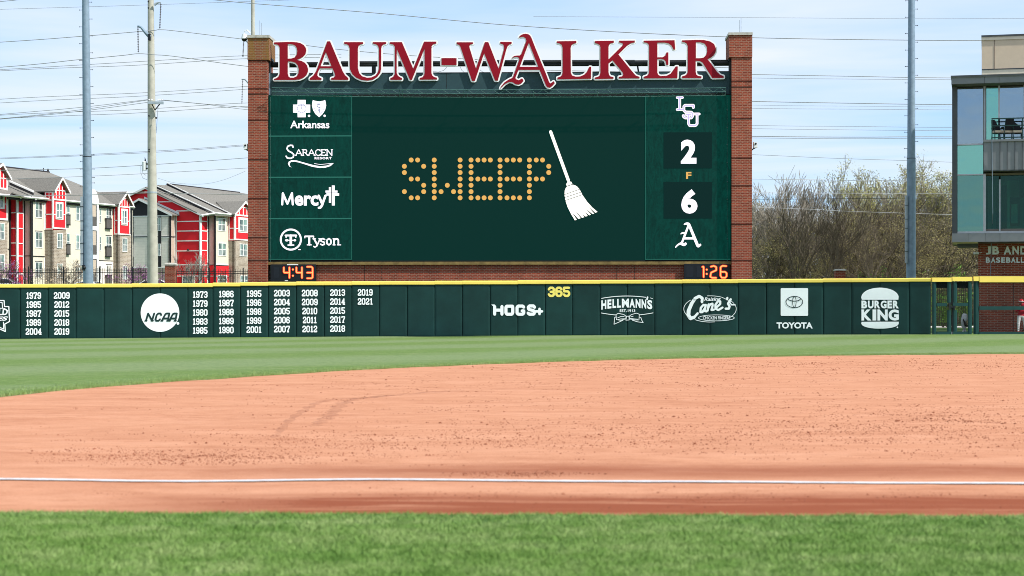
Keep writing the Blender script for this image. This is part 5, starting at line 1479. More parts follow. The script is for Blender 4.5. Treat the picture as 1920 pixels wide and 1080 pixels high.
def rib(name, pts, r, parent, mat='trim_white', sides=4):
    mb = MB(); mb.tube(pts, r, sides); return mb.build(name, mat, parent)
def back_to(P, px, d=-RD):
    Q, t = _solve(P, d, px); Q.z = P.z; return Q
def gable(seg, parent, xl, xr, ye, xa, ya, rx, base_y, mat, ridge_px, trims=True, over=0.35):
    """street gable: xl..xr wall edges, ye eave height, (xa, ya) wall apex, rx=(left eave px, py, apex px, py, right eave px, py)"""
    mb = MB(); mb.poly(seg, [(xl, base_y), (xl, ye), (xa, ya), (xr, ye + .6), (xr, base_y)], 0.0, 0.3); wl = mb.build('gable_wall', mat, parent)
    L0 = seg.at(rx[0], rx[1], over); A0 = seg.at(rx[2], rx[3], over); R0 = seg.at(rx[4], rx[5], over)
    A1 = back_to(A0, ridge_px[0]); dist = (A1 - A0).length
    L1 = back_to(L0, ridge_px[1])
    R1 = R0 - RD * dist
    slope('gable_roof', [L0, A0, A1, L1], parent)
    slope('gable_roof', [A0, R0, R1, A1], parent)
    dz = Vector((0, 0, -.16))
    for a, b in ((L0, A0), (A0, R0)):
        a2 = a + RD * .03; b2 = b + RD * .03
        mb = MB(); k = Vector((0, 0, .26)); q = RD * .06
        mb.box8([a2 - k, b2 - k, b2 - k - q, a2 - k - q, a2, b2, b2 - q, a2 - q]); mb.build('rake_board', 'trim_white', parent)
    # brown soffit seen under the right-hand overhang
    mb = MB(); A3 = seg.at(xa, ya, 0.01); R3 = seg.at(xr, ye + .6, 0.01)
    slope('soffit', [A0 + dz, R0 + dz, R3 + (R0 - R3).normalized() * .02, A3], parent, 'soffit_brown', .03)
    return wl

# ---------------- nearer block
A = thing('apartment_building', 'long three storey flats with red gabled bays and cream walls at the far left', 'apartment building', W(60, 520, 195) - Vector((0, 0, 1.5)))
PX_A = [('f', 14), ('b', 1.0), ('f', 19.5), ('b', 1.6), ('r', 32), ('f', 44.5), ('r', 58.5), ('f', 84), ('r', 98.5), ('f', 124), ('b', None), ('f', 212.3), ('r', 222), ('f', 246), ('b', None), ('f', 249)]
chA = chain(-40, 175.5, PX_A)
(a0, a1, a2r, a2f, a3r, a3f, b1r, b1f, a4, b2r, b2f, a5) = chA
print('flats Y', [round(s.P0.y, 1) for s in chA])
GZ = 1.5
zt = zpx(a3f, 70, 371.3)     # eaves height
# leftmost bay
wallblock('brick_wall', a0, GZ, zpx(a0, 5, 413), 'brick_taupe', A)
gable(a0, A, -30, 13.2, 333, 1.5, 314, (-34, 336, 5.8, 305.4, 22.5, 334.5), 413.5, 'panel_red', (-60, -70))
for x in (0.5, 6.9): trim(a0, x - .7, 318 if x < 2 else 325, x + .7, 352, A)
hbar(a0, -30, 13.2, 332.6, 1.6, A); hbar(a0, -30, 13.2, 352.2, 3.2, A); hbar(a0, -30, 14.5, 410, 3.6, A, off=.09)
trim(a0, 12.4, 333, 14.2, 411, A); hbar(a0, 9, 13, 382.5, 1.4, A); trim(a0, 6.2, 356, 8.8, 391, A)
hbar(a0, -8, 8.8, 390.5, 1.8, A); hbar(a0, -8, 8.8, 357, 2, A)
window(a0, -6, 358, 6.4, 389, A); window(a0, -5, 418, 8.6, 449, A); window(a0, -5, 477, 8.8, 507, A)
wallblock('cream_wall', a1, GZ, zt, 'stucco_cream', A)
trim(a1, 15.2, 466.5, 19.4, 467.8, A, 'downspout'); trim(a1, 18.4, 362, 20.4, 533, A, 'downspout', 'downspout', .12, .12)
# red stair tower
zs = zpx(a2r, 26, 366)
wallblock('red_panel', a2r, GZ, zs, 'panel_red', A); wallblock('red_panel', a2f, GZ, zpx(a2f, 40, 371), 'panel_red', A)
for y0, y1 in ((371, 371), (398.8, 399.5), (428.0, 428.4), (455.5, 456.5), (479.3, 480), (513.3, 513.5)):
    hbar(a2r, 20.6, 31.9, y0, 1.7, A); hbar(a2f, 32.6, 44.4, y1, 1.8, A)
trim(a2r, 29.8, 369, 31.95, 533, A); trim(a2f, 32, 372, 34.8, 533, A, off=.055); trim(a2f, 43.4, 372, 44.5, 533, A)
wallblock('mauve_wall', a3r, GZ, zpx(a3r, 50, 369), 'siding_mauve', A)
hbar(a3r, 46.6, 58, 479.8, 1.6, A, 'downspout'); trim(a3r, 45.2, 372, 46.6, 533, A, 'downspout', 'downspout', .04)
wallblock('cream_wall', a3f, GZ, zt, 'stucco_cream', A)
trim(a3f, 58.6, 374, 62.0, 533, A, 'downspout', 'downspout', .12, .12)
hbar(a3f, 62.2, 84, 480.6, 1.6, A, 'downspout')
for y0, y1 in ((378.5, 408.5), (434.5, 464.6), (491, 520.6)): window(a3f, 66.5, y0, 79.5, y1, A)
for y in (376.9, 433.2, 489.8): hbar(a3f, 66.2, 79.8, y, 1.0, A, 'downspout', 'lintel')
trim(a3f, 82.6, 376, 84, 431, A); trim(a3f, 82.6, 484, 84, 520, A)
# first gabled bay
yb = 431.2
wallblock('brick_wall', b1r, GZ, zpx(b1r, 91, yb), 'brick_taupe', A); wallblock('brick_wall', b1f, GZ, zpx(b1f, 111, yb - .6), 'brick_taupe', A)
wallblock('red_panel', b1r, zpx(b1r, 91, yb), zpx(b1r, 91, 359.6), 'panel_red', A, off=.03)
gable(b1f, A, 98.7, 124, 357.5, 112.6, 338.6, (103, 357.6, 117.8, 331.8, 132.8, 360.2), yb, 'panel_red', (28, 58))
for x0, x1 in ((84.3, 86.0), (97.0, 98.6)): trim(b1r, x0, 361, x1, 429, A)
trim(b1r, 91.4, 360, 92.4, 374, A)
for y in (360.2, 375.2, 401.8): hbar(b1r, 84.5, 98.4, y, 1.9, A)
hbar(b1r, 83.8, 98.4, 429.2, 2.4, A, off=.09); hbar(b1f, 98.6, 125.2, 428.0, 2.6, A, off=.09)
trim(b1f, 98.7, 357, 101.4, 427, A, off=.055)
for x, y0 in ((105.6, 349), (111.2, 341), (117.3, 348)): trim(b1f, x - .55, y0, x + .55, 372, A)
hbar(b1f, 101, 124, 357.2, 1.7, A); hbar(b1f, 101, 124, 374.6, 2.8, A, off=.052); hbar(b1f, 101.4, 105.5, 402, 1.5, A); hbar(b1f, 119, 124, 402.5, 1.4, A); trim(b1f, 122.8, 358, 124, 427, A)
trim(b1f, 104.6, 379, 119.0, 411.5, A, off=.045); window(b1f, 105.9, 381.5, 117.6, 408.6, A, off=.05)
window(b1f, 107.7, 437.5, 117.6, 465.5, A); window(b1f, 107.7, 494.5, 117.6, 521, A)
# long cream front between the bays
wallblock('cream_wall', a4, GZ, zt, 'stucco_cream', A)
for y0, y1 in ((386.0, 413.8), (440.5, 467.8), (496, 523)): window(a4, 142.5, y0, 155.5, y1, A)
for y0, y1, by in ((382.5, 404, 403), (437.5, 459, 458)):
    window(a4, 125.2, y0, 131.2, y1 + 10, A, cols=1, fw=.8)
    mb = MB(); mb.slab(a4, 126, by, 132.4, by + 18, .22, .2); mb.build('balcony', 'balcony_grey', A)
    mb = MB(); mb.slab(a4, 125.6, by - 1, 132.8, by + .4, .26, .22); mb.slab(a4, 125.8, by + 17.5, 132.6, by + 19.5, .25, .22); mb.build('balcony_rail', 'downspout', A)
# white curved parapet bay
mb = MB(); mb.poly(a4, [(171.5, 533), (171.5, 353.5), (173.2, 353.8), (177.5, 355.5), (181.2, 360.5), (183.6, 367), (184.9, 374), (185.3, 382), (185.6, 533)], .5, .6); mb.build('parapet_wall', 'trim_white', A)
for y0, y1, t in ((383.2, 423.5, 406), (431.8, 477.3, 459.6), (485.4, 533, 511)):
    mb = MB(); mb.slab(a4, 171, y0, 181.4, y1, .51, .02); rc = mb.build('recess', 'downspout', A)
    mb = MB(); mb.slab(a4, 171, y0 + 1.6, 180.0, t, .515, .01); mb.build('recess_wall', 'siding_tan', rc)
    mb = MB(); mb.slab(a4, 171, t, 180.0, y1, .517, .01); mb.build('recess_rail', 'balcony_grey', rc)
for y0, y1 in ((390, 418), (443, 470), (498, 525)): window(a4, 186.6, y0, 189.8, y1, A, cols=1, fw=.6)
for y0, y1, by in ((389.5, 411, 410.5), (442.5, 464, 463), (497, 518, 516.5)):
    window(a4, 199.0, y0, 209.6, y1 + 9, A, cols=2, fw=.8); hbar(a4, 198.8, 210, y0 - .9, 1.2, A, 'downspout', 'lintel')
    mb = MB(); mb.slab(a4, 200.2, by, 209.6, by + 17.5, .22, .2); mb.build('balcony', 'balcony_grey', A)
    mb = MB(); mb.slab(a4, 199.8, by - 1.2, 210.0, by + .2, .26, .22); mb.slab(a4, 200, by + 17, 209.8, by + 19, .25, .22); mb.build('balcony_rail', 'downspout', A)
hbar(a4, 186, 212, 488.8, 1.2, A, 'downspout'); mb = MB(); mb.slab(a4, 186, 489.5, 212, 533, .02, .03); mb.build('stone_base', 'siding_grey', A)
for x, y in ((138.4, 430.8), (193.2, 435), (193.8, 488), (85, 485), (104.6, 485), (226.6, 489.4), (244.3, 490.2)):
    pass
# second gabled bay
yb = 440.2
wallblock('brick_wall', b2r, GZ, zpx(b2r, 217, yb), 'brick_taupe', A); wallblock('brick_wall', b2f, GZ, zpx(b2f, 234, yb), 'brick_taupe', A)
wallblock('red_panel', b2r, zpx(b2r, 217, yb), zpx(b2r, 217, 384), 'panel_red', A, off=.03)
gable(b2f, A, 222.1, 244.2, 381.5, 234.6, 366.5, (223.0, 382.2, 238.6, 359.0, 251.2, 384.2), yb, 'panel_red', (181, 202))
for x0, x1 in ((214.2, 215.6), (220.4, 221.9)): trim(b2r, x0, 386, x1, 438, A)
for y in (386, 413.2): hbar(b2r, 214.5, 221.9, y, 1.8, A)
hbar(b2r, 213.8, 222, 438.6, 2.2, A, off=.09); hbar(b2f, 222, 245, 439.3, 2.3, A, off=.09)
trim(b2f, 222.1, 380, 224.4, 438, A, off=.055); trim(b2f, 242.8, 382, 244.2, 438, A)
for x, y0 in ((229.0, 376), (234.2, 371), (238.6, 375)): trim(b2f, x - .55, y0, x + .55, 388, A)
hbar(b2f, 224, 243, 388.0, 2.5, A, off=.052); hbar(b2f, 224.4, 228, 413.4, 1.5, A); hbar(b2f, 239.6, 243.8, 414.8, 1.4, A)
hbar(b2f, 231.5, 237.5, 371.5, 1.4, A)
trim(b2f, 227.6, 391.5, 239.6, 422.5, A, off=.045); window(b2f, 228.9, 394.5, 238.3, 420, A, off=.05)
window(b2f, 230.0, 446, 238.8, 472.5, A); window(b2f, 230.4, 498, 239.0, 524, A)
wallblock('cream_wall', a5, GZ, zt, 'stucco_cream', A)
trim(a5, 246.2, 388, 248.4, 533, A, 'downspout', 'downspout', .3, .12)
# main roof
base = a3f
def rp(px, py, n): return base.at(px, py, n)
def ez(px, n=.45):
    p = base.at(px, 500, n); p.z = zt + .05; return p
R_l = rp(-60, 304, -7.5); R_r = rp(92, 323, -7.5); R_l.z = R_r.z
e_l, e_r = ez(-80), ez(252)
hip = base.at(176, 360, -7.5); hip.z = R_r.z * .55 + zt * .45
slope('roof', [e_l, e_r, R_r, R_l], A)
slope('roof', [e_r, e_r - RD * 15.5, R_r - RD * .2, R_r], A)
slope('roof', [R_l, R_r, R_r - RD * 8, R_l - RD * 8], A)
mb = MB(); mb.tube([R_l, R_r], .12, 6); mb.build('ridge_cap', 'siding_black', A)
mb = MB(); mb.tube([e_l - Vector((0, 0, .12)), e_r - Vector((0, 0, .12))], .12, 4); mb.build('gutter', 'trim_white', A)
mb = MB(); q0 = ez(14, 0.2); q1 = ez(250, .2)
mb.tube([q0 - Vector((0, 0, .34)), q1 - Vector((0, 0, .34))], .12, 4); mb.build('eave_shade_strip', 'siding_black', A)  # black strip standing in for the shade under the eaves
p = rp(90, 322.5, -7.5); mb = MB(); mb.tube([p, p + Vector((0, 0, .35))], .10, 6); mb.tube([p + Vector((-.5, 0, 0)), p + Vector((-.5, 0, .45))], .05, 6); mb.build('roof_vent', 'siding_black', A)
# stepped roofs at the stair tower
for (x0, y0, x1, y1, nn) in ((17.5, 338.5, 61, 357.5, 1.4), (27, 354.5, 66, 371.0, 1.0), (22.5, 361, 37.5, 369.5, .6)):
    p = base.at(x0, y0, nn - 3.0); q2_ = base.at(x1, y1, nn * .5)
    mb = MB(); k = Vector((0, 0, .16)); mb.box8([p - k, q2_ - k, q2_ - k - RD * .0 + FD * .25, p - k + FD * .25, p, q2_, q2_ + FD * .25, p + FD * .25]); mb.build('rake_board', 'trim_white', A)
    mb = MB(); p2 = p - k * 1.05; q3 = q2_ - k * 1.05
    mb.box8([p2 - k * 1.6, q3 - k * 1.6, q3 - k * 1.6 + FD * .2, p2 - k * 1.6 + FD * .2, p2, q3, q3 + FD * .2, p2 + FD * .2]); mb.build('rake_shade_strip', 'siding_black', A)  # black strip added as the shade beneath the white rake
slope('roof', [base.at(22, 359.5, .9), base.at(46, 368.8, .9), base.at(54, 369.2, -.8), base.at(30, 356, -2.5)], A)
# rear body closes the block
mb = MB()
c0 = chA[0].P0 - RD * 4.2; c1 = a5.P1 - RD * 4.2; c2 = c1 - RD * 11; c3 = c0 - RD * 11
V = [(v.x, v.y, GZ) for v in (c0, c1, c2, c3)]
mb.box8(V + [(v[0], v[1], zt) for v in V]); mb.build('rear_walls', 'stucco_cream', A)

# ---------------- farther block
B = thing('apartment_building', 'flats with a wide red end gable and a black gable, nearer to the brick tower', 'apartment building', W(360, 520, 222) - Vector((0, 0, 2)))
PB = [('r', 318.5), ('f', 329.5), ('b', 0), ('r', 375.5), ('f', 390.5), ('r', 403), ('f', 428.5), ('r', 439.5), ('f', 474), ('b', None), ('f', 500)]
chB = chain(247, 224.0, [('r', 318.5), ('f', 329.5), ('r', 375.5), ('f', 390.5), ('r', 403), ('f', 428.5), ('r', 439.5), ('f', 476)])
(g1r, g1f, g2r, g2f, g3r, g3f, c1r, c1f) = chB
print('flats B Y', [round(s.P0.y, 1) for s in chB])
# black gabled wing
mb = MB(); mb.poly(g1r, [(247, 406), (247, 383), (260, 372.6), (319, 401.5), (319, 406)], 0, .3); mb.build('gable_wall', 'siding_black', B)
wallblock('grey_wall', g1r, GZ, zpx(g1r, 280, 406), 'siding_grey', B)
wallblock('stone_base', g1r, GZ, zpx(g1r, 280, 502.5), 'brick_taupe', B, off=.04)
hbar(g1r, 247.5, 318, 501.6, 1.6, B); hbar(g1r, 247.5, 318.5, 405, 1.6, B)
for x0, x1 in ((247, 250.2), (276.2, 278), (296.4, 302.0), (317.4, 320.6)): trim(g1r, x0, 404, x1, 502, B, 'siding_black', 'black_strip', .045)
hbar(g1r, 250, 318, 444.0, 1.9, B, 'siding_black', 'black_strip', .047)
for x0, x1 in ((250.4, 276), (302.2, 317.2)):
    for y0, y1 in ((406.4, 407.2), (442.2, 443), (445.2, 446)): trim(g1r, x0, y0, x1, y1, B, off=.05)
for y0, y1 in ((408, 433), (457, 480)): window(g1r, 294.2, y0, 301.2, y1, B, off=.05, fw=.7); window(g1r, 245.5, y0, 249.4, y1 + 1, B, cols=1, off=.05, fw=.7)
wallblock('tan_wall', g1f, GZ, zpx(g1f, 324, 402.5), 'siding_tan', B)
trim(g1f, 320.4, 406, 321.2, 502, B); trim(g1f, 327.6, 406, 328.6, 502, B); hbar(g1f, 321, 329, 444, 1.8, B, 'siding_black', 'black_strip')
ap = g1r.at(260, 371.8, .4); r1 = g1r.at(322.5, 401.8, .4); l1 = g1r.at(243, 382.5, .4)
D = FD * 3.2
slope('roof', [ap, r1, r1 + D, ap + D], B); slope('roof', [l1, ap, ap + D, l1 + D], B)
for a, b in ((l1, ap), (ap, r1)):
    mb = MB(); k = Vector((0, 0, .26)); q_2 = FD * .06; a2 = a - FD * .02; b2 = b - FD * .02
    mb.box8([a2 - k, b2 - k, b2 - k + q_2, a2 - k + q_2, a2, b2, b2 + q_2, a2 + q_2]); mb.build('rake_board', 'trim_white', B)
# red end wall
mb = MB(); mb.poly(g2r, [(240, 533), (240, 369.5), (272, 353.4), (375.6, 403), (375.6, 533)], 0, .3); mb.build('end_wall', 'panel_red', B)
for y, x0, x1 in ((360.0, 254, 287), (378.3, 296, 325), (395.3, 330, 364), (415, 331, 374), (433, 331, 374), (451.6, 331, 374), (470.3, 331, 374), (496.4, 331, 374), (517.5, 331, 374)): hbar(g2r, x0, x1, y, 1.9, B)
trim(g2r, 329.8, 402, 331.4, 533, B); trim(g2r, 373.2, 404, 375.5, 533, B)
q0 = g2r.at(288, 395 - 24, .12)
mb = MB(); p = g2r.at(270, 368.5, .10); q_3 = g2r.at(335.6, 398.5, .10); k = Vector((0, 0, .3)); mb.box8([p - k, q_3 - k, q_3 - k + FD * .08, p - k + FD * .08, p, q_3, q_3 + FD * .08, p + FD * .08]); mb.build('rake_board', 'trim_white', B)
mb = MB(); c = g2r.at(352.5, 468.3, .15); mb.ball(c, .14, seg=8, rings=6); mb.build('wall_lamp', 'downspout', B)
window(g2r, 341.5, 517, 365, 537, B, cols=1, off=.05, fw=1.0)
wallblock('red_panel', g2f, GZ, zpx(g2f, 383, 403), 'panel_red', B)
for y in (415, 433, 451.4, 469.6, 496.8, 517.6): hbar(g2f, 376.5, 390, y, 1.8, B)
trim(g2f, 375.7, 404, 378.6, 533, B, off=.055); trim(g2f, 388.8, 405, 390.2, 533, B)
wallblock('mauve_wall', g3r, zpx(g3r, 396, 497), zpx(g3r, 396, 401), 'siding_mauve', B); wallblock('red_panel', g3r, GZ, zpx(g3r, 396, 497), 'panel_red', B, off=.01)
hbar(g3r, 391, 403, 496.8, 1.2, B, 'siding_black', 'black_strip'); trim(g3r, 390.4, 404, 391.8, 533, B, 'downspout', 'downspout'); hbar(g3r, 392, 402, 517.6, 1.2, B)
zB = zpx(g3f, 415, 402.5)
wallblock('cream_wall', g3f, zpx(g3f, 415, 497), zB, 'stucco_cream', B); wallblock('red_panel', g3f, GZ, zpx(g3f, 415, 497), 'panel_red', B, off=.02)
trim(g3f, 403, 404, 405.2, 533, B, 'downspout', 'downspout', .12, .12); hbar(g3f, 403.8, 428.3, 496.0, 2.0, B); hbar(g3f, 403.8, 428.3, 497.8, 1.0, B, 'downspout')
window(g3f, 408.8, 409.2, 423.4, 433.4, B); window(g3f, 409.0, 455.4, 424.2, 480, B); window(g3f, 408.2, 515.6, 426.0, 533, B, cols=1, off=.04, fw=1.6)
hbar(g3f, 408.6, 423.8, 408.0, .9, B, 'downspout', 'lintel'); hbar(g3f, 404, 428, 518, 1.2, B)
yb = 451.5
wallblock('brick_wall', c1r, GZ, zpx(c1r, 434, yb), 'brick_taupe', B); wallblock('brick_wall', c1f, GZ, zpx(c1f, 455, yb), 'brick_taupe', B)
wallblock('red_panel', c1r, zpx(c1r, 434, yb), zpx(c1r, 434, 400.5), 'panel_red', B, off=.03)
gable(c1f, B, 440, 472, 400.5, 458.5, 380.5, (440.5, 401.0, 461.0, 376.8, 482, 404), yb, 'panel_red', (405, 427))
for x0, x1 in ((429, 430.4), (438.2, 439.6)): trim(c1r, x0, 402, x1, 450, B)
hbar(c1r, 430, 439.6, 428, 1.7, B); hbar(c1r, 428.8, 439.8, 449.4, 2.3, B, off=.09); hbar(c1f, 439.6, 472, 449.6, 2.3, B, off=.09)
trim(c1f, 440, 399, 442.6, 448, B, off=.055); hbar(c1f, 442, 472, 404.2, 2.6, B, off=.052); hbar(c1f, 452, 466, 389.5, 1.5, B)
for x, y0 in ((448.8, 392), (456.3, 384), (463, 388)): trim(c1f, x - .6, y0, x + .6, 404, B)
trim(c1f, 447.2, 408, 466, 436.5, B, off=.045); window(c1f, 448.8, 411, 463.6, 433.6, B, off=.05)
hbar(c1f, 442.6, 447, 428.6, 1.6, B)
window(c1f, 449.8, 457, 463.8, 480.5, B); window(c1f, 451, 516.5, 465, 534, B)
# stacked roofs
s3 = g3f
def rb(px, py, n): return s3.at(px, py, n)
def eb(px, n): 
    p = s3.at(px, 500, n); p.z = zB + .05; return p
rd1 = rb(272, 350.3, -8.2); 
P1 = [rd1, rb(297, 346.8, -7.6), rb(404.5, 402.6, .5), g2r.at(380.5, 403.4, .45)]
slope('roof', P1, B)
slope('roof', [rb(295, 346.6, -7.2), rb(312, 347.2, -7.6), rb(436, 404.6, .6), rb(403, 402.2, .6)], B)
ZR = rb(313.5, 344.8, -8.0)
rr_ = rb(449, 355.2, -8.0); rr_.z = ZR.z
slope('roof', [ZR, rr_, rb(476, 366, -4.5), rb(520, 405, .6), rb(434, 404.2, .7)], B)
slope('roof', [ZR, rr_, rr_ - RD * 9 - Vector((0, 0, 4)), ZR - RD * 9 - Vector((0, 0, 4))], B)
mb = MB(); mb.tube([ZR, rr_], .11, 6); mb.build('ridge_cap', 'siding_black', B)
l2 = g2r.at(238, 367, .45); slope('roof', [l2, g2r.at(272, 350.3, .45), rb(297, 346.8, -7.6), l2 + FD * 7], B)
def rake(a, b, w, mat='trim_white', dz=0.0, dy=-.05):
    a = a + Vector((0, dy, dz)); b = b + Vector((0, dy, dz)); k = Vector((0, 0, w)); mb = MB()
    mb.box8([a - k, b - k, b - k + FD * .12, a - k + FD * .12, a, b, b + FD * .12, a + FD * .12]); mb.build('rake_board' if mat == 'trim_white' else 'rake_shade_strip', mat, B)  # the black version paints the shade along a white rake
rake(l2, g2r.at(272, 350.3, .45), .24); rake(g2r.at(272, 350.3, .45), g2r.at(380.5, 403.4, .45), .24)
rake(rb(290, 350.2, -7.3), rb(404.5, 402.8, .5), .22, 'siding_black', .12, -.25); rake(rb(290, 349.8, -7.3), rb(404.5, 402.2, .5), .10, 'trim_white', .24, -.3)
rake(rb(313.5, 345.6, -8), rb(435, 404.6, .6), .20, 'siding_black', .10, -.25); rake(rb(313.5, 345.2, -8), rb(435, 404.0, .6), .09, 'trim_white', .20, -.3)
mb = MB(); mb.tube([g2r.at(378, 404, .5), eb(404, .6), ], .12, 4); mb.tube([eb(404, .6), eb(436, .6)], .12, 4); mb.build('gutter', 'trim_white', B)
mb = MB()
c0 = g2r.P0 - (-FD) * .5; c1 = g2r.P1 + FD * .5 - RD * .4; c2 = c1 + FD * 40; c3 = c0 + FD * 40
V = [(v.x, v.y, GZ) for v in (c0, c1, c2, c3)]
mb.box8(V + [(v[0], v[1], zB - .3) for v in V]); mb.build('rear_walls', 'stucco_cream', B)

# ================================================================ IRON FENCE, PILLARS, CARS ON THE LEFT
def iron_fence(label, x0, x1, Y, y_top, y_bot, posts, pitch, panel_y=None, grp='black iron picket fences'):
    base = W((x0 + x1) / 2, y_bot, Y); r = thing('iron_fence', label, 'fence', base, grp)
    def P(px, py): return W(px, py, Y)
    za = P(0, y_top).z; zb = P(0, y_bot).z
    pm = None; x = x0; i = 0
    X0 = P(x0, 0).x; X1 = P(x1, 0).x; step = pitch * Y / F
    me = None; xx = X0
    while xx < X1:
        if me is None:
            mb = MB(); w = .014; mb.box(xx - w, Y - w, zb, xx + w, Y + w, za); o = mb.build('picket', 'fence_black', r); me = o.data; x_ref = xx
        else:
            o = bpy.data.objects.new('picket', me); COL.objects.link(o); o.parent = r; o.location = (xx - x_ref, 0, 0)
        xx += step; i += 1
        if i > 290: break
    for y in ((y_top + (y_bot - y_top) * k_) for k_ in (.09, .20, .93)):
        mb = MB(); z = P(0, y).z; mb.box(X0, Y - .02, z - .025, X1, Y + .02, z + .025); mb.build('fence_rail', 'fence_black', r)
    me = None
    for px in posts:
        mb = MB(); c = P(px, 0).x; mb.box(c - .04, Y - .04, zb, c + .04, Y + .04, za + .10); mb.box(c - .05, Y - .05, za + .10, c + .05, Y + .05, za + .13); mb.build('fence_post', 'fence_black', r)
    return r
iron_fence('black iron picket fence in front of the flats, left of the brick pillar', -60, 309, 150, 502.5, 545, (-8, 53.5, 119, 186, 249), 4.5)
iron_fence('black iron picket fence in front of the flats, between brick pillar and tower', 331, 510, 150, 505, 545, (328.5, 392.5, 456), 4.6)
iron_fence('black iron picket fence seen through the green gate', 1700, 1930, 126, 539, 611, (1712, 1790, 1868), 4.1)
def pillar(label, x0, x1, y0, y1, Y, cap):
    a = W(x0, y1, Y); b = W(x1, y0, Y); w = b.x - a.x
    r = thing('brick_pillar', label, 'pillar', ((a.x + b.x) / 2, Y + w / 2, a.z), 'brick fence pillars')
    mb = MB(); mb.box(a.x, Y, a.z, b.x, Y + w, b.z); mb.build('brick_shaft', 'brick_red', r)
    mb = MB(); z = b.z; h = cap * Y / F
    o = .05
    mb.box(a.x - o, Y - o, z, b.x + o, Y + w + o, z + h * .6)
    V = [(a.x - o, Y - o, z + h * .6), (b.x + o, Y - o, z + h * .6), (b.x + o, Y + w + o, z + h * .6), (a.x - o, Y + w + o, z + h * .6)]
    V += [(a.x + .1, Y + .1, z + h), (b.x - .1, Y + .1, z + h), (b.x - .1, Y + w - .1, z + h), (a.x + .1, Y + w - .1, z + h)]
    mb.box8(V); mb.build('cap', 'cap_stone', r); return r
pillar('square brick pillar with pale cap in the iron fence by the flats', 309.4, 328.5, 497.6, 556, 149.6, 5)
pillar('low brick pillar with pale cap in front of the bare trees', 1567.2, 1585.4, 507.8, 545, 118, 3.6)
def car(label, px, Y, mat, ang=0.0, name='parked_car', ytop=523):
    top = W(px, ytop, Y); gzv = top.z - 1.46
    r = thing(name, label, 'car', (top.x, Y, gzv), 'cars parked behind the iron fence')
    ca, sa = math.cos(ang), math.sin(ang)
    def T(u, v, z): return (top.x + u * ca - v * sa, Y + u * sa + v * ca, gzv + z)
    prof = [(-2.25, .35), (-2.3, .72), (-2.15, .92), (-1.35, 1.02), (-.75, 1.40), (-.1, 1.47), (.7, 1.42), (1.45, 1.02), (2.15, .86), (2.28, .6), (2.25, .35)]
    def body(name, pr, w0, w1, mat, parent=r, off=0.0):
        mb = MB(); n = len(pr); V = []
        for sgn in (-1, 1):
            for (u, z) in pr:
                w = w0 + (w1 - w0) * max(0, min(1, (z - .85) / .6)); V.append(T(u, sgn * (w + off), z))
        mb.add(V, [(i, (i + 1) % n, (i + 1) % n + n, i + n) for i in range(n)] + [tuple(range(n))[::-1], tuple(range(n, 2 * n))])
        return mb.build(name, mat, parent)
    body('body', prof, .90, .66, mat)
    body('side_window', [(-1.2, 1.04), (-.68, 1.34), (-.05, 1.40), (-.05, 1.04)], .86, .68, 'car_dark', r, .015)
    body('side_window', [(.03, 1.04), (.03, 1.40), (.62, 1.36), (1.25, 1.04)], .86, .68, 'car_dark', r, .015)
    for sgn, (u0, z0, u1, z1) in ((1, (-1.33, 1.05, -.80, 1.38)), (1, (1.42, 1.05, .76, 1.40))):
        mb = MB(); d = -.03 if u0 < 0 else .03
        mb.add([T(u0 + d, -.74, z0 + .01), T(u0 + d, .74, z0 + .01), T(u1 + d, .60, z1 + .01), T(u1 + d, -.60, z1 + .01)], [(0, 1, 2, 3)]); mb.build('windscreen', 'car_dark', r)
    for u in (-1.42, 1.40):
        for v in (-.82, .82):
            mb = MB(); n = 16; c = [T(u + .33 * math.cos(2 * math.pi * i / n), v - .1, .33 + .33 * math.sin(2 * math.pi * i / n)) for i in range(n)]
            c2 = [T(u + .33 * math.cos(2 * math.pi * i / n), v + .1, .33 + .33 * math.sin(2 * math.pi * i / n)) for i in range(n)]
            mb.add(c + c2, [(i, (i + 1) % n, (i + 1) % n + n, i + n) for i in range(n)] + [tuple(range(n)), tuple(range(n, 2 * n))]); mb.build('wheel', 'tyre', r)
    return r
car('white parked car at the far left edge, roof and windscreen above the wall', 2, 158, 'car_white', math.radians(8), ytop=521.5)
car('white parked car half hidden behind the thick steel pole', 166, 160, 'car_white', math.radians(-12), ytop=527.6)
car('silver white parked car half hidden behind the concrete pole', 289, 160, 'car_white', math.radians(5), ytop=523.8)
# ================================================================ BASEBALL HALL ON THE RIGHT
HK = -0.262
def hp(Y0): return Plane((0, Y0, 0), (HK, -1))
# front plane of the overhanging upper storeys; passes px 1783 at Y 103
P_up = Plane(W(1783, HZ, 101.6), (HK, -1))
P_br = Plane(W(1834, HZ, 104.2), (HK, -1))
P_pent = Plane(W(1840, HZ, 112.0), (HK, -1))
hall = thing('training_hall', 'modern grey metal and glass hall over a red brick ground floor at the right edge', 'building', W(1860, 622, 105))
XR = 2380
def hs(name, x0, y0, x1, y1, off, th, mat, surf=P_up, parent=hall, level=False):
    mb = MB(); mb.slab(surf, x0, y0, x1, y1, off, th, level=level); return mb.build(name, mat, parent)
def hq(name, pts, off, th, mat, surf=P_up, parent=hall):
    mb = MB(); mb.poly(surf, pts, off, th); return mb.build(name, mat, parent)
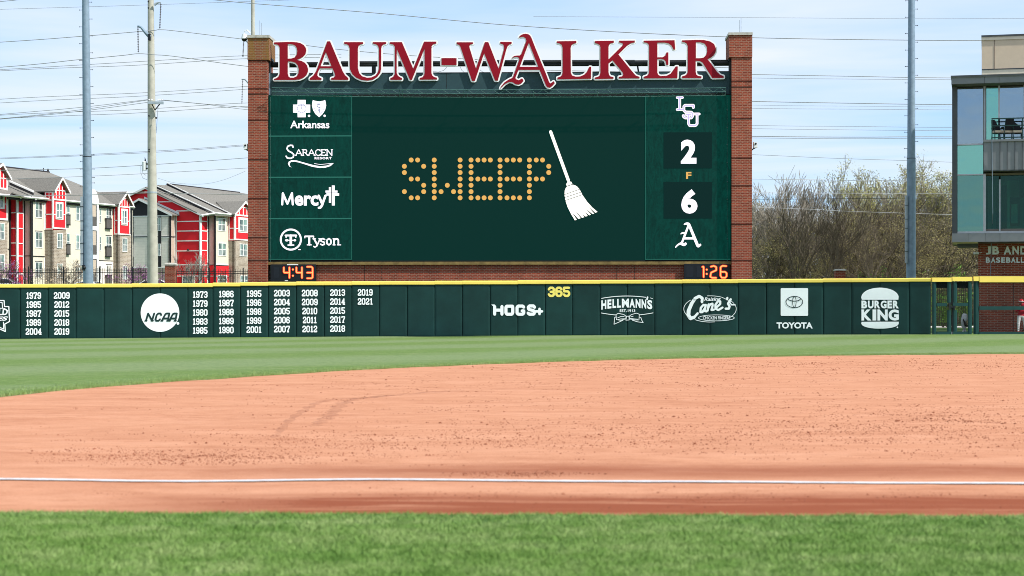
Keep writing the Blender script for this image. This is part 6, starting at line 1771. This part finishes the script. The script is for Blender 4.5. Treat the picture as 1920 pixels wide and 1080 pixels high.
# Horizontals drawn on the slanting front: same height everywhere
def ylev(px, py, px2, surf=P_up, off=0.0):
    z = surf.at(px, py, off).z; p = surf.at(px2, HZ, off)
    return HZ - (z - H) * F / p.y
def band(name, x0, x1, y0, y1, off, th, mat, ref=1783, surf=P_up, parent=hall):
    a, b = (ylev(ref, y0, x, surf, off) for x in (x0, x1)); c, d = (ylev(ref, y1, x, surf, off) for x in (x0, x1))
    mb = MB(); n = surf.n
    V = [surf.at(x0, c, off), surf.at(x1, d, off)]; V += [V[1] - n * th, V[0] - n * th]
    T = [surf.at(x0, a, off), surf.at(x1, b, off)]; T += [T[1] - n * th, T[0] - n * th]
    mb.box8(V + T); return mb.build(name, mat, parent)
# brick ground floor
brk = band('brick_wall', 1834.3, XR, 452, 630, 0, .4, 'brick_hall', 1834, P_br)
mb = MB(); c = P_br.at(1834.3, 540, 0); k = P_br.n
z0, z1 = P_br.at(1834.3, 630).z, P_br.at(1834.3, 452).z
q = c - k * 9
mb.box8([(c.x, c.y, z0), (c.x + .4, c.y, z0), (q.x + .4, q.y, z0), (q.x, q.y, z0), (c.x, c.y, z1), (c.x + .4, c.y, z1), (q.x + .4, q.y, z1), (q.x, q.y, z1)]); mb.build('side_wall', 'brick_hall', hall)
# roof canopy
band('roof_slab', 1782.6, XR, 141.8, 144.6, 1.35, 9.0, 'cladding_dark')
xs_h = [1783.4, 1846.4, 1873.2, 1925, 1990, XR]
for a, b in zip(xs_h[:-1], xs_h[1:]): band('fascia_panel', a + .35, b - .35, 146.2, 157.8, 1.25, .1, 'cladding_grey')
band('fascia_edge', 1782.8, XR, 144.6, 146.2, 1.3, .15, 'cladding_grey')
band('soffit', 1784, XR, 157.6, 158.8, 1.2, 8.0, 'cladding_dark')
# left frame column and framing
band('corner_column', 1785.2, 1795.0, 158.5, 438, .25, 7.5, 'cladding_dark')
band('head_band', 1795, XR, 158.8, 165.6, .02, .3, 'siding_black')
for x0, x1, y0, y1, m_ in ((1843.2, 1849.2, 160, 266, 'cladding_grey'), (1845.6, 1847.4, 160, 264, 'mullion_silver'), (1871.6, 1874.8, 160, 225, 'mullion_silver'), (1843.6, 1848.4, 327, 435, 'mullion_silver'), (1873.2, 1876, 338, 435, 'mullion_silver')):
    band('mullion', x0, x1, y0, y1, .12 if m_ == 'mullion_silver' else .08, .14, m_)
for y0, y1, x0, x1 in ((270.0, 272.9, 1791.8, 1843.5), (326.8, 329.4, 1791.8, 1843.5), (434.2, 437.6, 1791, XR)): band('transom', x0, x1, y0, y1, .14, .16, 'mullion_silver')
for nm, x0, x1, y0, y1, m_ in (('glass_pane', 1795.4, 1843.4, 165.6, 270, 'glass_blue'), ('glass_pane', 1795.4, 1843.4, 272.9, 326.8, 'glass_teal'), ('glass_pane', 1795.4, 1843.8, 329.4, 434.2, 'glass_flat'),
                               ('glass_pane', 1849.4, 1871.6, 165.6, 266, 'glass_teal'), ('glass_pane', 1874.8, 1919.2, 165.6, 266, 'glass_blue'), ('glass_pane', 1921, XR, 165.6, 266, 'glass_blue')):
    band(nm, x0, x1, y0, y1, .02, .02, m_)
band('mullion', 1919.2, 1921, 160, 266, .12, .14, 'mullion_silver')
# set-back glazing under the balcony
band('glass_pane', 1848.4, 1873.2, 329, 434, -.35, .02, 'glass_dark'); band('glass_pane', 1876, XR, 329, 434, -.35, .02, 'glass_dark')
# balcony: metal front with standing seams, floor ledge
xs_b = [1844.0, 1859.8, 1875.0, 1888.8, 1902.8, 1917.2, 1931, 1945, 1960, 1975, 1990, 2010, 2035, XR]
for a, b in zip(xs_b[:-1], xs_b[1:]): band('cladding_panel', a + .25, b - .25, 267, 320, 1.0, .12, 'cladding_grey')
for x in xs_b[1:]: band('seam', x - .35, x + .35, 267, 320, 1.05, .1, 'cladding_dark')
band('balcony_ledge', 1843.6, XR, 263.2, 267.2, 1.12, 1.3, 'cladding_grey')
band('balcony_soffit', 1844, XR, 320, 322, 1.0, 1.6, 'cladding_dark')
mb = MB(); 
for i, x in enumerate((1866, 1884, 1902)): pass
# lower fascia
xs_f = [1784.6, 1815.2, 1847.2, 1875, 1925, 1980, XR]
for a, b in zip(xs_f[:-1], xs_f[1:]): band('fascia_panel', a + .35, b - .35, 437.6, 453.8, .30, .12, 'cladding_grey')
band('floor_slab', 1785, XR, 438.4, 453.6, .17, 7.5, 'cladding_dark')
band('soffit_beam', 1795, 1834, 456, 463, -1.5, 2.0, 'cladding_dark')
band('soffit_beam', 1786, 1834, 453.6, 456, -.6, 3.5, 'stucco_pale')
# interior: rear wall, floors, columns, ceiling
band('room_rear_wall', 1796, XR, 160, 434, -4.5, .15, 'room_wall'); band('room_side_wall', 1790, 1796, 160, 434, -.1, 4.4, 'room_wall')
for y0, y1 in ((266, 273), (326, 330), (430, 437)): band('room_floor', 1796, XR, y0, y1, -.06, 4.4, 'room_floor')
band('room_column', 1806, 1811, 300, 434, -1.2, .3, 'stucco_pale'); band('room_column', 1889, 1893, 340, 432, -1.6, .3, 'room_wall'); band('room_column', 1905, 1908, 340, 400, -2.6, .3, 'room_wall')
band('dark_door', 1878, 1887.5, 349, 434, -1.8, .1, 'room_dark'); band('dark_door', 1868, 1872, 349, 434, -1.7, .1, 'room_dark'); band('dark_door', 1846, 1852, 330, 434, -.6, .1, 'room_dark')
band('equipment', 1894, 1912, 372, 424, -2.2, .5, 'room_dark'); band('equipment', 1896, 1908, 384, 420, -2.0, .2, 'room_wall')
band('blackout_panel', 1911, XR, 330, 372, -1.4, .1, 'room_dark')
# penthouse
band('penthouse_wall', 1840.6, XR, 75.4, 144, 0, 8, 'stucco_beige', 1840, P_pent)
band('parapet_cap', 1840, XR, 66.2, 69.2, .12, 8.2, 'cladding_dark', 1840, P_pent); band('parapet_band', 1840.2, XR, 69.2, 75.6, .06, 8.1, 'stucco_pale', 1840, P_pent)
band('wall_joint', 1864.0, 1865.0, 75.6, 130, .02, .04, 'soffit_brown', 1840, P_pent); band('wall_foot', 1840.8, XR, 131.4, 142, .10, .2, 'stucco_pale', 1840, P_pent); band('foot_flashing', 1841, XR, 129.6, 131.0, .14, .2, 'cladding_dark', 1840, P_pent)
# lettering on the brick
mb = MB()
for c, x0, x1 in (('J', 1848.2, 1858.6), ('B', 1860.6, 1873.4), ('A', 1881.8, 1896.4), ('N', 1898.2, 1910.6), ('D', 1913.2, 1926)):
    mb.text(P_br, c, x0, 461.6, x1, 477.2, .10, .07, bold=.045)
mb.build('hall_lettering', 'letter_steel', hall)
mb = MB()
for c, x0, x1 in (('B', 1848.4, 1856.4), ('A', 1858, 1866.6), ('S', 1867.4, 1875.6), ('E', 1877.4, 1885), ('B', 1886.6, 1894.6), ('A', 1895.6, 1904.4), ('L', 1905.8, 1912.4), ('L', 1914, 1920.6)):
    mb.text(P_br, c, x0, 482.4, x1, 492.8, .08, .05, bold=.04)
mb.build('hall_lettering', 'letter_steel', hall)
mb = MB(); mb.tube([P_up.at(1859.8, 262, 1.2), P_up.at(1860.4, 330, 1.0), P_up.at(1861.4, 400, .6), P_br.at(1858.6, 470, .2), P_br.at(1856.4, 519, .1)], .018, 6); mb.build('hanging_cable', 'galvanised', hall)
mb = MB(); c = P_br.at(1831, 474.6, .3); mb.box(c.x - .10, c.y, c.z - .06, c.x + .14, c.y + .3, c.z + .07); mb.tube([c + Vector((.1, .15, 0)), c + Vector((.35, .15, .05))], .02, 6); mb.build('wall_lamp', 'housing_white', hall)
# balcony railing
rl = thing('balcony_railing', 'dark green metal balcony railing above the grey cladding', 'railing', P_up.at(1890, 263, 1.0))
for nm, y0, y1 in (('top_rail', 221.6, 223.6), ('middle_rail', 235, 237), ('bottom_rail', 257.2, 259.2)): band(nm, 1859, XR, y0, y1, .98, .06, 'rail_green', 1859, P_up, rl)
for x in (1859.2, 1916.2, 1975): band('rail_post', x, x + 1.8, 221.6, 263, .97, .06, 'rail_green', 1859, P_up, rl)
mb = MB()
for i in range(16):
    for j, (y0, y1) in enumerate(((238, 257),)):
        x = 1862 + i * 3.5
        if i < 16: pass
def bar_chair(x, label, turn):
    y0 = P_up.at(x, 262.6, .3); r = thing('patio_chair', label, 'chair', y0, 'patio chairs on the balcony'); s = y0.y / F
    c = Vector(y0); 
    def T(u, v, z):
        ca, sa = math.cos(turn), math.sin(turn); return (c.x + (u * ca - v * sa), c.y + (u * sa + v * ca), c.z + z)
    for u in (-.26, .26):
        mb = MB(); mb.tube([T(u, -.25, 0), T(u * .95, -.20, .45), T(u * .95, -.22, .68)], .022, 6); mb.build('leg', 'rail_green', r)
        mb = MB(); mb.tube([T(u, .28, 0), T(u * .95, .22, .45), T(u * .9, .34, 1.12)], .022, 6); mb.build('leg', 'rail_green', r)
        mb = MB(); mb.tube([T(u, -.24, .66), T(u, -.05, .72), T(u, .26, .70)], .025, 6); mb.build('armrest', 'rail_green', r)
    mb = MB(); V = [T(-.24, -.24, .40), T(.24, -.24, .40), T(.24, .24, .40), T(-.24, .24, .40), T(-.24, -.24, .52), T(.24, -.24, .52), T(.24, .22, .52), T(-.24, .22, .52)]; mb.box8(V); mb.build('seat', 'cushion_tan', r)
    mb = MB(); V = [T(-.23, .20, .52), T(.23, .20, .52), T(.23, .26, .52), T(-.23, .26, .52), T(-.23, .32, 1.15), T(.23, .32, 1.15), T(.23, .38, 1.15), T(-.23, .38, 1.15)]; mb.box8(V); mb.build('backrest', 'mesh_black', r)
bar_chair(1871, 'black and tan patio chair nearest the left end of the balcony', .1)
bar_chair(1888, 'black and tan patio chair in the middle of the balcony', math.pi + .2)
bar_chair(1907, 'black and tan patio chair by the right edge of the picture on the balcony', -.1)

# ================================================================ PEOPLE AND BAG IN THE BULLPEN
def person(name, label, loc, skel, edges, radii, mats, parts):
    """one continuous skinned body"""
    r = thing(name, label, 'person', loc)
    me = bpy.data.meshes.new('body'); me.from_pydata(skel, edges, [])
    ob = bpy.data.objects.new('body', me); COL.objects.link(ob)
    sk = ob.modifiers.new('skin', 'SKIN'); sk.use_smooth_shade = True
    ss = ob.modifiers.new('sub', 'SUBSURF'); ss.levels = 2; ss.render_levels = 2
    for i, v in enumerate(me.skin_vertices[0].data):
        rr = radii[i]; v.radius = rr if isinstance(rr, tuple) else (rr, rr); v.use_root = (i == 0)
    dg = bpy.context.evaluated_depsgraph_get(); ev = ob.evaluated_get(dg)
    m2 = bpy.data.meshes.new_from_object(ev)
    bpy.data.objects.remove(ob, do_unlink=True)
    m2.name = 'body'; m2.materials.clear()
    for m in mats: m2.materials.append(MATS[m])
    for p in m2.polygons: p.material_index = parts(p.center); p.use_smooth = True
    o = bpy.data.objects.new('body', m2); COL.objects.link(o); o.parent = r
    return r, o
PYc = 99.6
px_c = 1914.8
base = W(px_c, 622.4, PYc); base.z = gz(base.x, PYc)
S = [(0, 0, 1.02), (0, 0.01, 1.16), (0.01, 0.02, 1.32), (0.01, 0.03, 1.47), (0.0, 0.02, 1.56), (0.0, -0.02, 1.68), (0.0, -0.02, 1.78),     # pelvis .. head 0-6
     (-.20, 0.02, 1.46), (-.30, -.06, 1.22), (-.10, -.26, 1.44), (-.04, -.28, 1.56),                # left-of-picture arm 7-10
     (.20, 0.02, 1.46), (.30, -.06, 1.22), (.12, -.26, 1.42), (.06, -.28, 1.54),                     # other arm 11-14
     (-.12, 0, .96), (-.17, -.04, .53), (-.18, .0, .10), (-.20, -.16, .05),                         # leg 15-18
     (.12, 0, .96), (.19, -.06, .53), (.18, .02, .10), (.20, -.14, .05)]                             # leg 19-22
Ed = [(0, 1), (1, 2), (2, 3), (3, 4), (4, 5), (5, 6), (3, 7), (7, 8), (8, 9), (9, 10), (3, 11), (11, 12), (12, 13), (13, 14), (0, 15), (15, 16), (16, 17), (17, 18), (0, 19), (19, 20), (20, 21), (21, 22)]
Ra = [(.17, .13), (.16, .12), (.19, .13), (.15, .11), .065, .10, .095, .09, .062, .050, .045, .09, .062, .050, .045, .115, .085, .06, .05, .115, .085, .06, .05]
def cmat(c):
    if c.z > 1.53 and abs(c.x) < .13 : return 2
    if c.z > 1.50 and c.y < -.2: return 2
    if c.z > 1.0: return 0
    if c.z < .13: return 3
    return 1
catcher, cb = person('person', 'catcher in red jersey, white trousers and shin guards standing behind the bullpen fence', base, S, Ed, Ra, ['jersey_red', 'trousers_white', 'skin', 'helmet_red'], cmat)
def cpart(name, mb, mat): 
    o = mb.build(name, mat, catcher, smooth=True); return o
b0 = Vector(base)
mb = MB(); mb.ball(b0 + Vector((0, .0, 1.79)), .135, seg=16, rings=10, sq=(1, 1.1, .95)); cpart('helmet', mb, 'helmet_red')
mb = MB(); mb.tube([b0 + Vector((.13 * math.cos(t), -.02 + .15 * math.sin(t), 1.775)) for t in np.linspace(math.pi, 2 * math.pi, 9)], .018, 6); cpart('helmet_brim', mb, 'gear_white')
mb = MB()
for dz in (1.62, 1.67, 1.72): mb.tube([b0 + Vector((.12 * math.cos(t), -.02 + .16 * math.sin(t), dz)) for t in np.linspace(math.pi, 2 * math.pi, 9)], .008, 5)
cpart('face_guard', mb, 'lens_black')
mb = MB(); mb.ball(b0 + Vector((.03, -.32, 1.56)), .14, seg=12, rings=8, sq=(1, .5, 1)); cpart('mitt', mb, 'jersey_red')
for x, xk in ((-.175, 0), (.19, 0)):
    mb = MB()
    for z, r_ in ((.56, .085), (.46, .075), (.36, .070), (.26, .064), (.17, .058)): mb.ball(b0 + Vector((x, -.06, z)), r_, seg=10, rings=7, sq=(1, .8, .75))
    cpart('shin_guard', mb, 'gear_white')
    mb = MB(); mb.tube([b0 + Vector((x + .07, -.03, .6)), b0 + Vector((x + .06, -.02, .14))], .022, 6); mb.tube([b0 + Vector((x - .07, -.03, .6)), b0 + Vector((x - .06, -.02, .14))], .022, 6); cpart('guard_strap', mb, 'lens_black')
# pale tilted bag standing on the grass behind the gate
BYb = 104
bg = thing('equipment_bag', 'pale grey slouching equipment bag with a black strap behind the gate', 'bag', W(1808, 622.6, BYb))
def wb(x, y, d=0): return W(x, y, BYb + d)
mb = MB(); mb.tube([wb(1809.6, 588), wb(1809.2, 591), wb(1808, 597), wb(1805.6, 603), wb(1806.4, 609), wb(1808, 614.5), wb(1808.2, 618.5)], [.10, .16, .17, .13, .12, .09, .06], 12); mb.build('bag_body', 'bag_grey', bg, smooth=True)
mb = MB(); mb.tube([wb(1812.6, 592), wb(1811.4, 598), wb(1810.4, 602)], [.05, .10, .06], 10); mb.build('side_pocket', 'bag_grey', bg, smooth=True)
mb = MB(); mb.tube([wb(1805.8, 598.6, -.2), wb(1808.5, 604, -.22), wb(1810.5, 609.5, -.2), wb(1814, 612, -.1)], [.03, .06, .075, .05], 8); mb.build('strap', 'lens_black', bg)
for x in (1805, 1811):
    mb = MB(); mb.tube([wb(1808, 617), wb(x, 622.8)], [.05, .04], 8); mb.build('foot', 'bag_grey', bg)
# ================================================================ TREES
def tree_mesh(seed, levels=5, trunk_h=.16, spread=.5, kids=(3, 4), r0=.018, ratio=.64, forks=2, up=.12, wig=.16, twig_r=.0011, min_len=.014, leafy=0, leaf=.006, leaf_spread=.02):
    """branching skeleton one unit tall; returns (wood mesh, leaf mesh or None)"""
    rnd = random.Random(seed); V = []; Fc = []; tips = []
    def seg(p, q, ra, rb):
        d = (q - p)
        if d.length < 1e-6: return
        d.normalize(); ref = Vector((0, 0, 1)) if abs(d.z) < .9 else Vector((1, 0, 0))
        x = d.cross(ref).normalized(); y = d.cross(x); k = len(V); n = 5 if ra > .005 else 3
        for c, r in ((p, ra), (q, rb)):
            for i in range(n):
                a = 2 * math.pi * i / n; V.append(tuple(c + (x * math.cos(a) + y * math.sin(a)) * r))
        for i in range(n): Fc.append((k + i, k + (i + 1) % n, k + n + (i + 1) % n, k + n + i))
    def branch(p, d, ln, r, lv):
        n = 4 if lv < 2 else 3
        pts = [p]; q = Vector(p); dd = Vector(d)
        for i in range(n):
            dd = (dd + Vector((rnd.uniform(-wig, wig), rnd.uniform(-wig, wig), rnd.uniform(-wig, wig) + up * .5))).normalized()
            nx = q + dd * ln / n; ra = max(twig_r, r * (1 - .55 * i / n)); rb = max(twig_r * .7, r * (1 - .55 * (i + 1) / n))
            seg(q, nx, ra, rb); q = nx; pts.append(Vector(q))
        if lv >= levels:
            tips.append(q.copy()); tips.append(pts[1].copy()); return
        m = rnd.randint(*kids)
        for j in range(m):
            t = rnd.uniform(.35, 1.0) if j else 1.0
            ix = min(int(t * n), n - 1); fr = t * n - ix; b = pts[ix].lerp(pts[ix + 1], fr)
            az = rnd.uniform(0, 2 * math.pi); an = rnd.uniform(.30, .95) * (spread + .25)
            ref = Vector((0, 0, 1)) if abs(dd.z) < .9 else Vector((1, 0, 0)); x = dd.cross(ref).normalized(); y = dd.cross(x)
            nd = (dd * math.cos(an) + (x * math.cos(az) + y * math.sin(az)) * math.sin(an) + Vector((0, 0, up))).normalized()
            branch(b, nd, ln * ratio * rnd.uniform(.75, 1.2), r * .50, lv + 1)
    for f in range(forks):
        a = 2 * math.pi * f / forks + rnd.uniform(-.5, .5); tilt = .08 if forks == 1 else rnd.uniform(.15, .5)
        d = Vector((math.cos(a) * tilt, math.sin(a) * tilt, 1)).normalized()
        branch(Vector((0, 0, 0)), d, trunk_h + rnd.uniform(.1, .2), r0 * rnd.uniform(.7, 1), 0)
    top = sorted(v[2] for v in V)[int(len(V) * .998)]
    s = 1.0 / top
    V = [(a * s, b * s, c * s) for a, b, c in V]
    me = bpy.data.meshes.new('branches'); me.from_pydata(V, [], Fc); me.update()
    lm = None
    if leafy:
        LV = []; LF = []
        for t in tips:
            for _ in range(leafy):
                c = t * s + Vector((rnd.gauss(0, leaf_spread), rnd.gauss(0, leaf_spread), rnd.gauss(0, leaf_spread)))
                u = Vector((rnd.uniform(-1, 1), rnd.uniform(-1, 1), rnd.uniform(-1, 1))).normalized(); w = u.cross(Vector((rnd.uniform(-1, 1), rnd.uniform(-1, 1), .3))).normalized()
                z = leaf * rnd.uniform(.5, 1.3); k = len(LV)
                LV += [tuple(c - u * z), tuple(c + w * z * .6), tuple(c + u * z), tuple(c - w * z * .6)]; LF.append((k, k + 1, k + 2, k + 3))
        lm = bpy.data.meshes.new('foliage'); lm.from_pydata(LV, [], LF); lm.update()
    return me, lm
KIND = {}
plain('bark_pale', (0.33, 0.30, 0.26), 0.95, var=0.2, scale=1.5)
KIND['bare'] = [tree_mesh(s, levels=5, forks=3, spread=.50, up=.18, r0=.016, ratio=.66, twig_r=.00095) for s in (1, 2, 3)]
KIND['bud'] = [tree_mesh(s, levels=5, forks=3, spread=.55, up=.14, r0=.018, ratio=.66, leafy=7, leaf=.0036, leaf_spread=.010, twig_r=.0010) for s in (11, 12)]
KIND['dense'] = [tree_mesh(s, levels=5, forks=4, spread=.72, up=.04, r0=.020, ratio=.68, leafy=5, leaf=.0036, leaf_spread=.014, twig_r=.0010, wig=.24) for s in (21, 22)]
KIND['small'] = [tree_mesh(31, levels=4, forks=4, spread=.5, up=.10, r0=.012, ratio=.7, leafy=2, leaf=.011, leaf_spread=.02, twig_r=.0022)]
KIND['smallbare'] = [tree_mesh(32, levels=4, forks=3, spread=.5, up=.16, r0=.012, ratio=.68, twig_r=.0022)]
print('tree polys', {k: [len(m[0].polygons) for m in v] for k, v in KIND.items()})
tq = random.Random(5)
def tree(kind, idx, px, Y, y_top, label, cat='tree', name=None, wood='bark_grey', leaf='bud_green', width=1.0, group=None, foot=None):
    wood_me, leaf_me = KIND[kind][idx % len(KIND[kind])]
    X = (px - CX) * Y / F; zb = terrain(X, Y) - .1 if foot is None else foot
    h = H + (HZ - y_top) * Y / F - zb
    r = thing(name or 'bare_tree', label, cat, (X, Y, zb), group)
    a = tq.uniform(0, 6.28)
    for nm, me, mt in (('branches', wood_me, wood), ('foliage', leaf_me, leaf)):
        if me is None: continue
        key = me.name + mt
        if key not in MCACHE:
            m2 = me.copy(); m2.materials.append(MATS[mt]); MCACHE[key] = m2
        o = bpy.data.objects.new(nm, MCACHE[key]); COL.objects.link(o); o.parent = r
        o.scale = (h * width, h * width, h); o.rotation_euler = (0, 0, a)
    return r
MCACHE = {}
grp = 'bare spring trees beyond the wall'
T_ = [('bare', 0, 1408, 150, 352, 'bare grey tree closest to the right brick tower'), ('bare', 1, 1452, 146, 338, 'bare grey tree with thin upright twigs, second from the brick tower'),
      ('bare', 2, 1492, 152, 330, 'tall bare grey tree between the brick tower and the budding trees'), ('bare', 0, 1532, 148, 348, 'bare grey tree behind the low brick pillar'),
      ('dense', 0, 1572, 142, 385, 'broad brown budding tree right above the low brick pillar'), ('bud', 0, 1612, 150, 312, 'tallest budding tree with yellow green tips left of the steel pole'),
      ('bud', 1, 1662, 153, 312, 'budding tree with yellow green tips just left of the steel pole'), ('bare', 1, 1640, 146, 352, 'dark spreading bare tree in the middle of the right thicket'),
      ('bare', 2, 1700, 150, 338, 'bare tree standing behind the right steel pole'), ('bud', 0, 1742, 152, 306, 'tall thin budding tree right of the steel pole'),
      ('dense', 1, 1722, 144, 400, 'low tangled brown tree at the foot of the right steel pole'), ('bud', 1, 1786, 150, 296, 'highest budding tree at the left edge of the grey hall'),
      ('dense', 0, 1775, 141, 372, 'tangled brown tree in front of the corner of the grey hall'), ('dense', 1, 1480, 141, 408, 'low tangled brown tree left of the low brick pillar'),
      ('dense', 0, 1640, 140, 415, 'low tangled brown tree right of the low brick pillar'), ('dense', 1, 1828, 146, 380, 'tangled brown tree showing under the overhang of the hall')]
for i, (kd, ix, px, Y, yt, lab) in enumerate(T_):
    tree(kd, ix, px, Y, yt, lab, wood='bark_dark' if (kd == 'dense' or 'dark' in lab) else 'bark_grey', leaf='bud_green' if kd == 'bud' else 'bud_olive', width=1.15 if kd != 'dense' else 1.35, group=grp)
for i, px in enumerate((1395, 1432, 1470, 1510, 1550, 1592, 1630, 1672, 1712, 1752, 1795, 1835, 1875)):
    tree('bare' if i % 3 else 'bud', i, px, 172 + (i * 7) % 15, 372 + (i * 13) % 28, 'bare brownish tree in the far row of the thicket, %s from the brick tower' % ('first second third fourth fifth sixth seventh eighth ninth tenth eleventh twelfth thirteenth'.split()[i]), wood='bark_dark' if i % 2 else 'bark_grey', leaf='bud_olive', width=1.3, group='far row of bare trees in the thicket')
# pale slender trunks in front of the thicket
for i, (px, yt, kd) in enumerate([(1514, 366, 1), (1640, 410, 2)]):
    tree('bare', kd, px, 137 - i, yt, 'small dark bare tree at the front of the thicket, %s from the brick tower' % ('first second third fourth fifth'.split()[i]), wood='bark_dark', width=1.1, group='small dark trees at the front of the thicket')
# tangled undergrowth below the trees
mbv = []; uf = []
ur = random.Random(8)
def twig(p, q, r):
    d = (q - p).normalized(); x = d.cross(Vector((0.1, .2, 1))).normalized(); y = d.cross(x); k = len(mbv)
    for c, rr in ((p, r), (q, r * .5)):
        for i in range(3): a = 2.094 * i; mbv.append(tuple(c + (x * math.cos(a) + y * math.sin(a)) * rr))
    for i in range(3): uf.append((k + i, k + (i + 1) % 3, k + 3 + (i + 1) % 3, k + 3 + i))
for _ in range(13000):
    Y = ur.uniform(138, 170); px = ur.uniform(1395, 1900); X = (px - CX) * Y / F
    z = terrain(X, Y) + abs(ur.gauss(0, 2.6)) ; ln = ur.uniform(.6, 1.9)
    d = Vector((ur.gauss(0, 1), ur.gauss(0, .5), abs(ur.gauss(.5, .7)))).normalized(); p = Vector((X, Y, z)); m = p + d * ln * .5 + Vector((ur.gauss(0, .12), 0, ur.gauss(0, .12)))
    r = ur.uniform(.010, .026); twig(p, m, r); twig(m, m + (d + Vector((ur.gauss(0, .4), 0, ur.gauss(0, .4)))) * ln * .5, r * .6)
me = bpy.data.meshes.new('undergrowth'); me.from_pydata(mbv, [], uf); me.materials.append(MATS['bark_dark']); me.update()
o = bpy.data.objects.new('undergrowth', me); COL.objects.link(o); tag(o, 'tangled dead brown undergrowth beneath the bare trees', 'undergrowth', kind='stuff')
# leaf litter bank and evergreen fill deep in the thicket, colour darkened for shade
LV = []; LF = []
for _ in range(26000):
    Y = ur.uniform(158, 205); px = ur.uniform(1395, 1890); X = (px - CX) * Y / F; z = terrain(X, Y) + abs(ur.gauss(0, 3.0))
    if z > 8.5: continue
    u = Vector((ur.uniform(-1, 1), ur.uniform(-1, 1), ur.uniform(-1, 1))).normalized(); w = u.cross(Vector((.3, .2, 1))).normalized(); s_ = ur.uniform(.07, .2); c = Vector((X, Y, z)); k = len(LV)
    LV += [tuple(c - u * s_), tuple(c + w * s_ * .5), tuple(c + u * s_), tuple(c - w * s_ * .5)]; LF.append((k, k + 1, k + 2, k + 3))
plain('thicket_leaf', (0.045, 0.045, 0.020), .95, var=.5, scale=.5)
me = bpy.data.meshes.new('thicket_leaves'); me.from_pydata(LV, [], LF); me.materials.append(MATS['thicket_leaf']); me.update()
o = bpy.data.objects.new('thicket_leaves', me); COL.objects.link(o); tag(o, 'dull olive brown leaf mass deep behind the bare trees', 'undergrowth', kind='stuff')
# green shrubs
plain('leaf_fresh', (0.13, 0.27, 0.040), .7, var=.35, scale=1.5)
def shrub(label, px, Y, y_top, w, mat='leaf_fresh', n=900, s=.06):
    X = (px - CX) * Y / F; zb = terrain(X, Y) - .1; h = H + (HZ - y_top) * Y / F - zb; w = w * Y / F
    r = thing('green_shrub', label, 'shrub', (X, Y, zb), 'fresh green shrubs behind the wall')
    V = []; Fc = []; mb = MB(); c0 = [(ur.uniform(-w / 2, w / 2), ur.uniform(-.5, .5), ur.uniform(.55, 1.0) * h) for _ in range(9)]
    for c in c0: mb.tube([(X + c[0] * .3, Y, zb), (X + c[0] * .7, Y + c[1] * .5, zb + c[2] * .5), (X + c[0], Y + c[1], zb + c[2])], [.03, .02, .008], 5)
    mb.build('stems', 'bark_dark', r)
    for _ in range(n):
        c = ur.choice(c0); t = ur.uniform(.25, 1.05); q_ = Vector((c[0] * t + ur.gauss(0, .16), c[1] * t + ur.gauss(0, .2), c[2] * t + ur.gauss(0, .12)))
        u = Vector((ur.uniform(-1, 1), ur.uniform(-1, 1), ur.uniform(-1, 1))).normalized(); v = u.cross(Vector((.3, .2, 1))).normalized(); z = s * ur.uniform(.6, 1.4); k = len(V)
        V += [tuple(q_ - u * z), tuple(q_ + v * z * .6), tuple(q_ + u * z), tuple(q_ - v * z * .6)]; Fc.append((k, k + 1, k + 2, k + 3))
    me = bpy.data.meshes.new('leaves'); me.from_pydata(V, [], Fc); me.materials.append(MATS[mat]); me.update()
    o = bpy.data.objects.new('leaves', me); COL.objects.link(o); o.parent = r
shrub('fresh green shrub just right of the low brick pillar', 1620, 120, 505, 34)
shrub('small fresh green shrub between the pillar shrub and the steel pole', 1652, 120, 501, 22)
shrub('low fresh green shrub right of the steel pole', 1738, 132, 507, 46)
shrub('fresh green sapling below the overhang of the grey hall', 1792, 134, 488, 24)
shrub('small yellowish green shrub left of the low brick pillar', 1490, 122, 508, 16, 'bud_green', 500)
shrub('bright green bush behind the iron pickets of the gate', 1770, 128.5, 545, 34, n=1400); shrub('bright green bush at the right side of the gate', 1808, 128.5, 541, 30, n=1400)
# trees among the cars on the left
tree('small', 0, 14, 156, 489, 'purple flowering redbud at the far left edge behind the fence', name='redbud_tree', wood='bark_dark', leaf='redbud_bloom', width=1.1, group='purple redbud trees')
tree('small', 0, 258, 158, 497, 'purple flowering redbud beside the concrete pole', name='redbud_tree', wood='bark_dark', leaf='redbud_bloom', width=1.3, group='purple redbud trees')
tree('small', 0, 132, 160, 488, 'shrubby tree with cream brown blossom left of the thick steel pole', name='blossom_tree', wood='bark_grey', leaf='cream_bloom', width=1.6)
tree('smallbare', 0, 362, 158, 472, 'small bare grey tree against the red end wall of the flats', wood='bark_grey', width=1.2)
tree('smallbare', 0, 396, 160, 496, 'low bare bush in front of the mauve wall of the flats', wood='bark_dark', width=1.4)
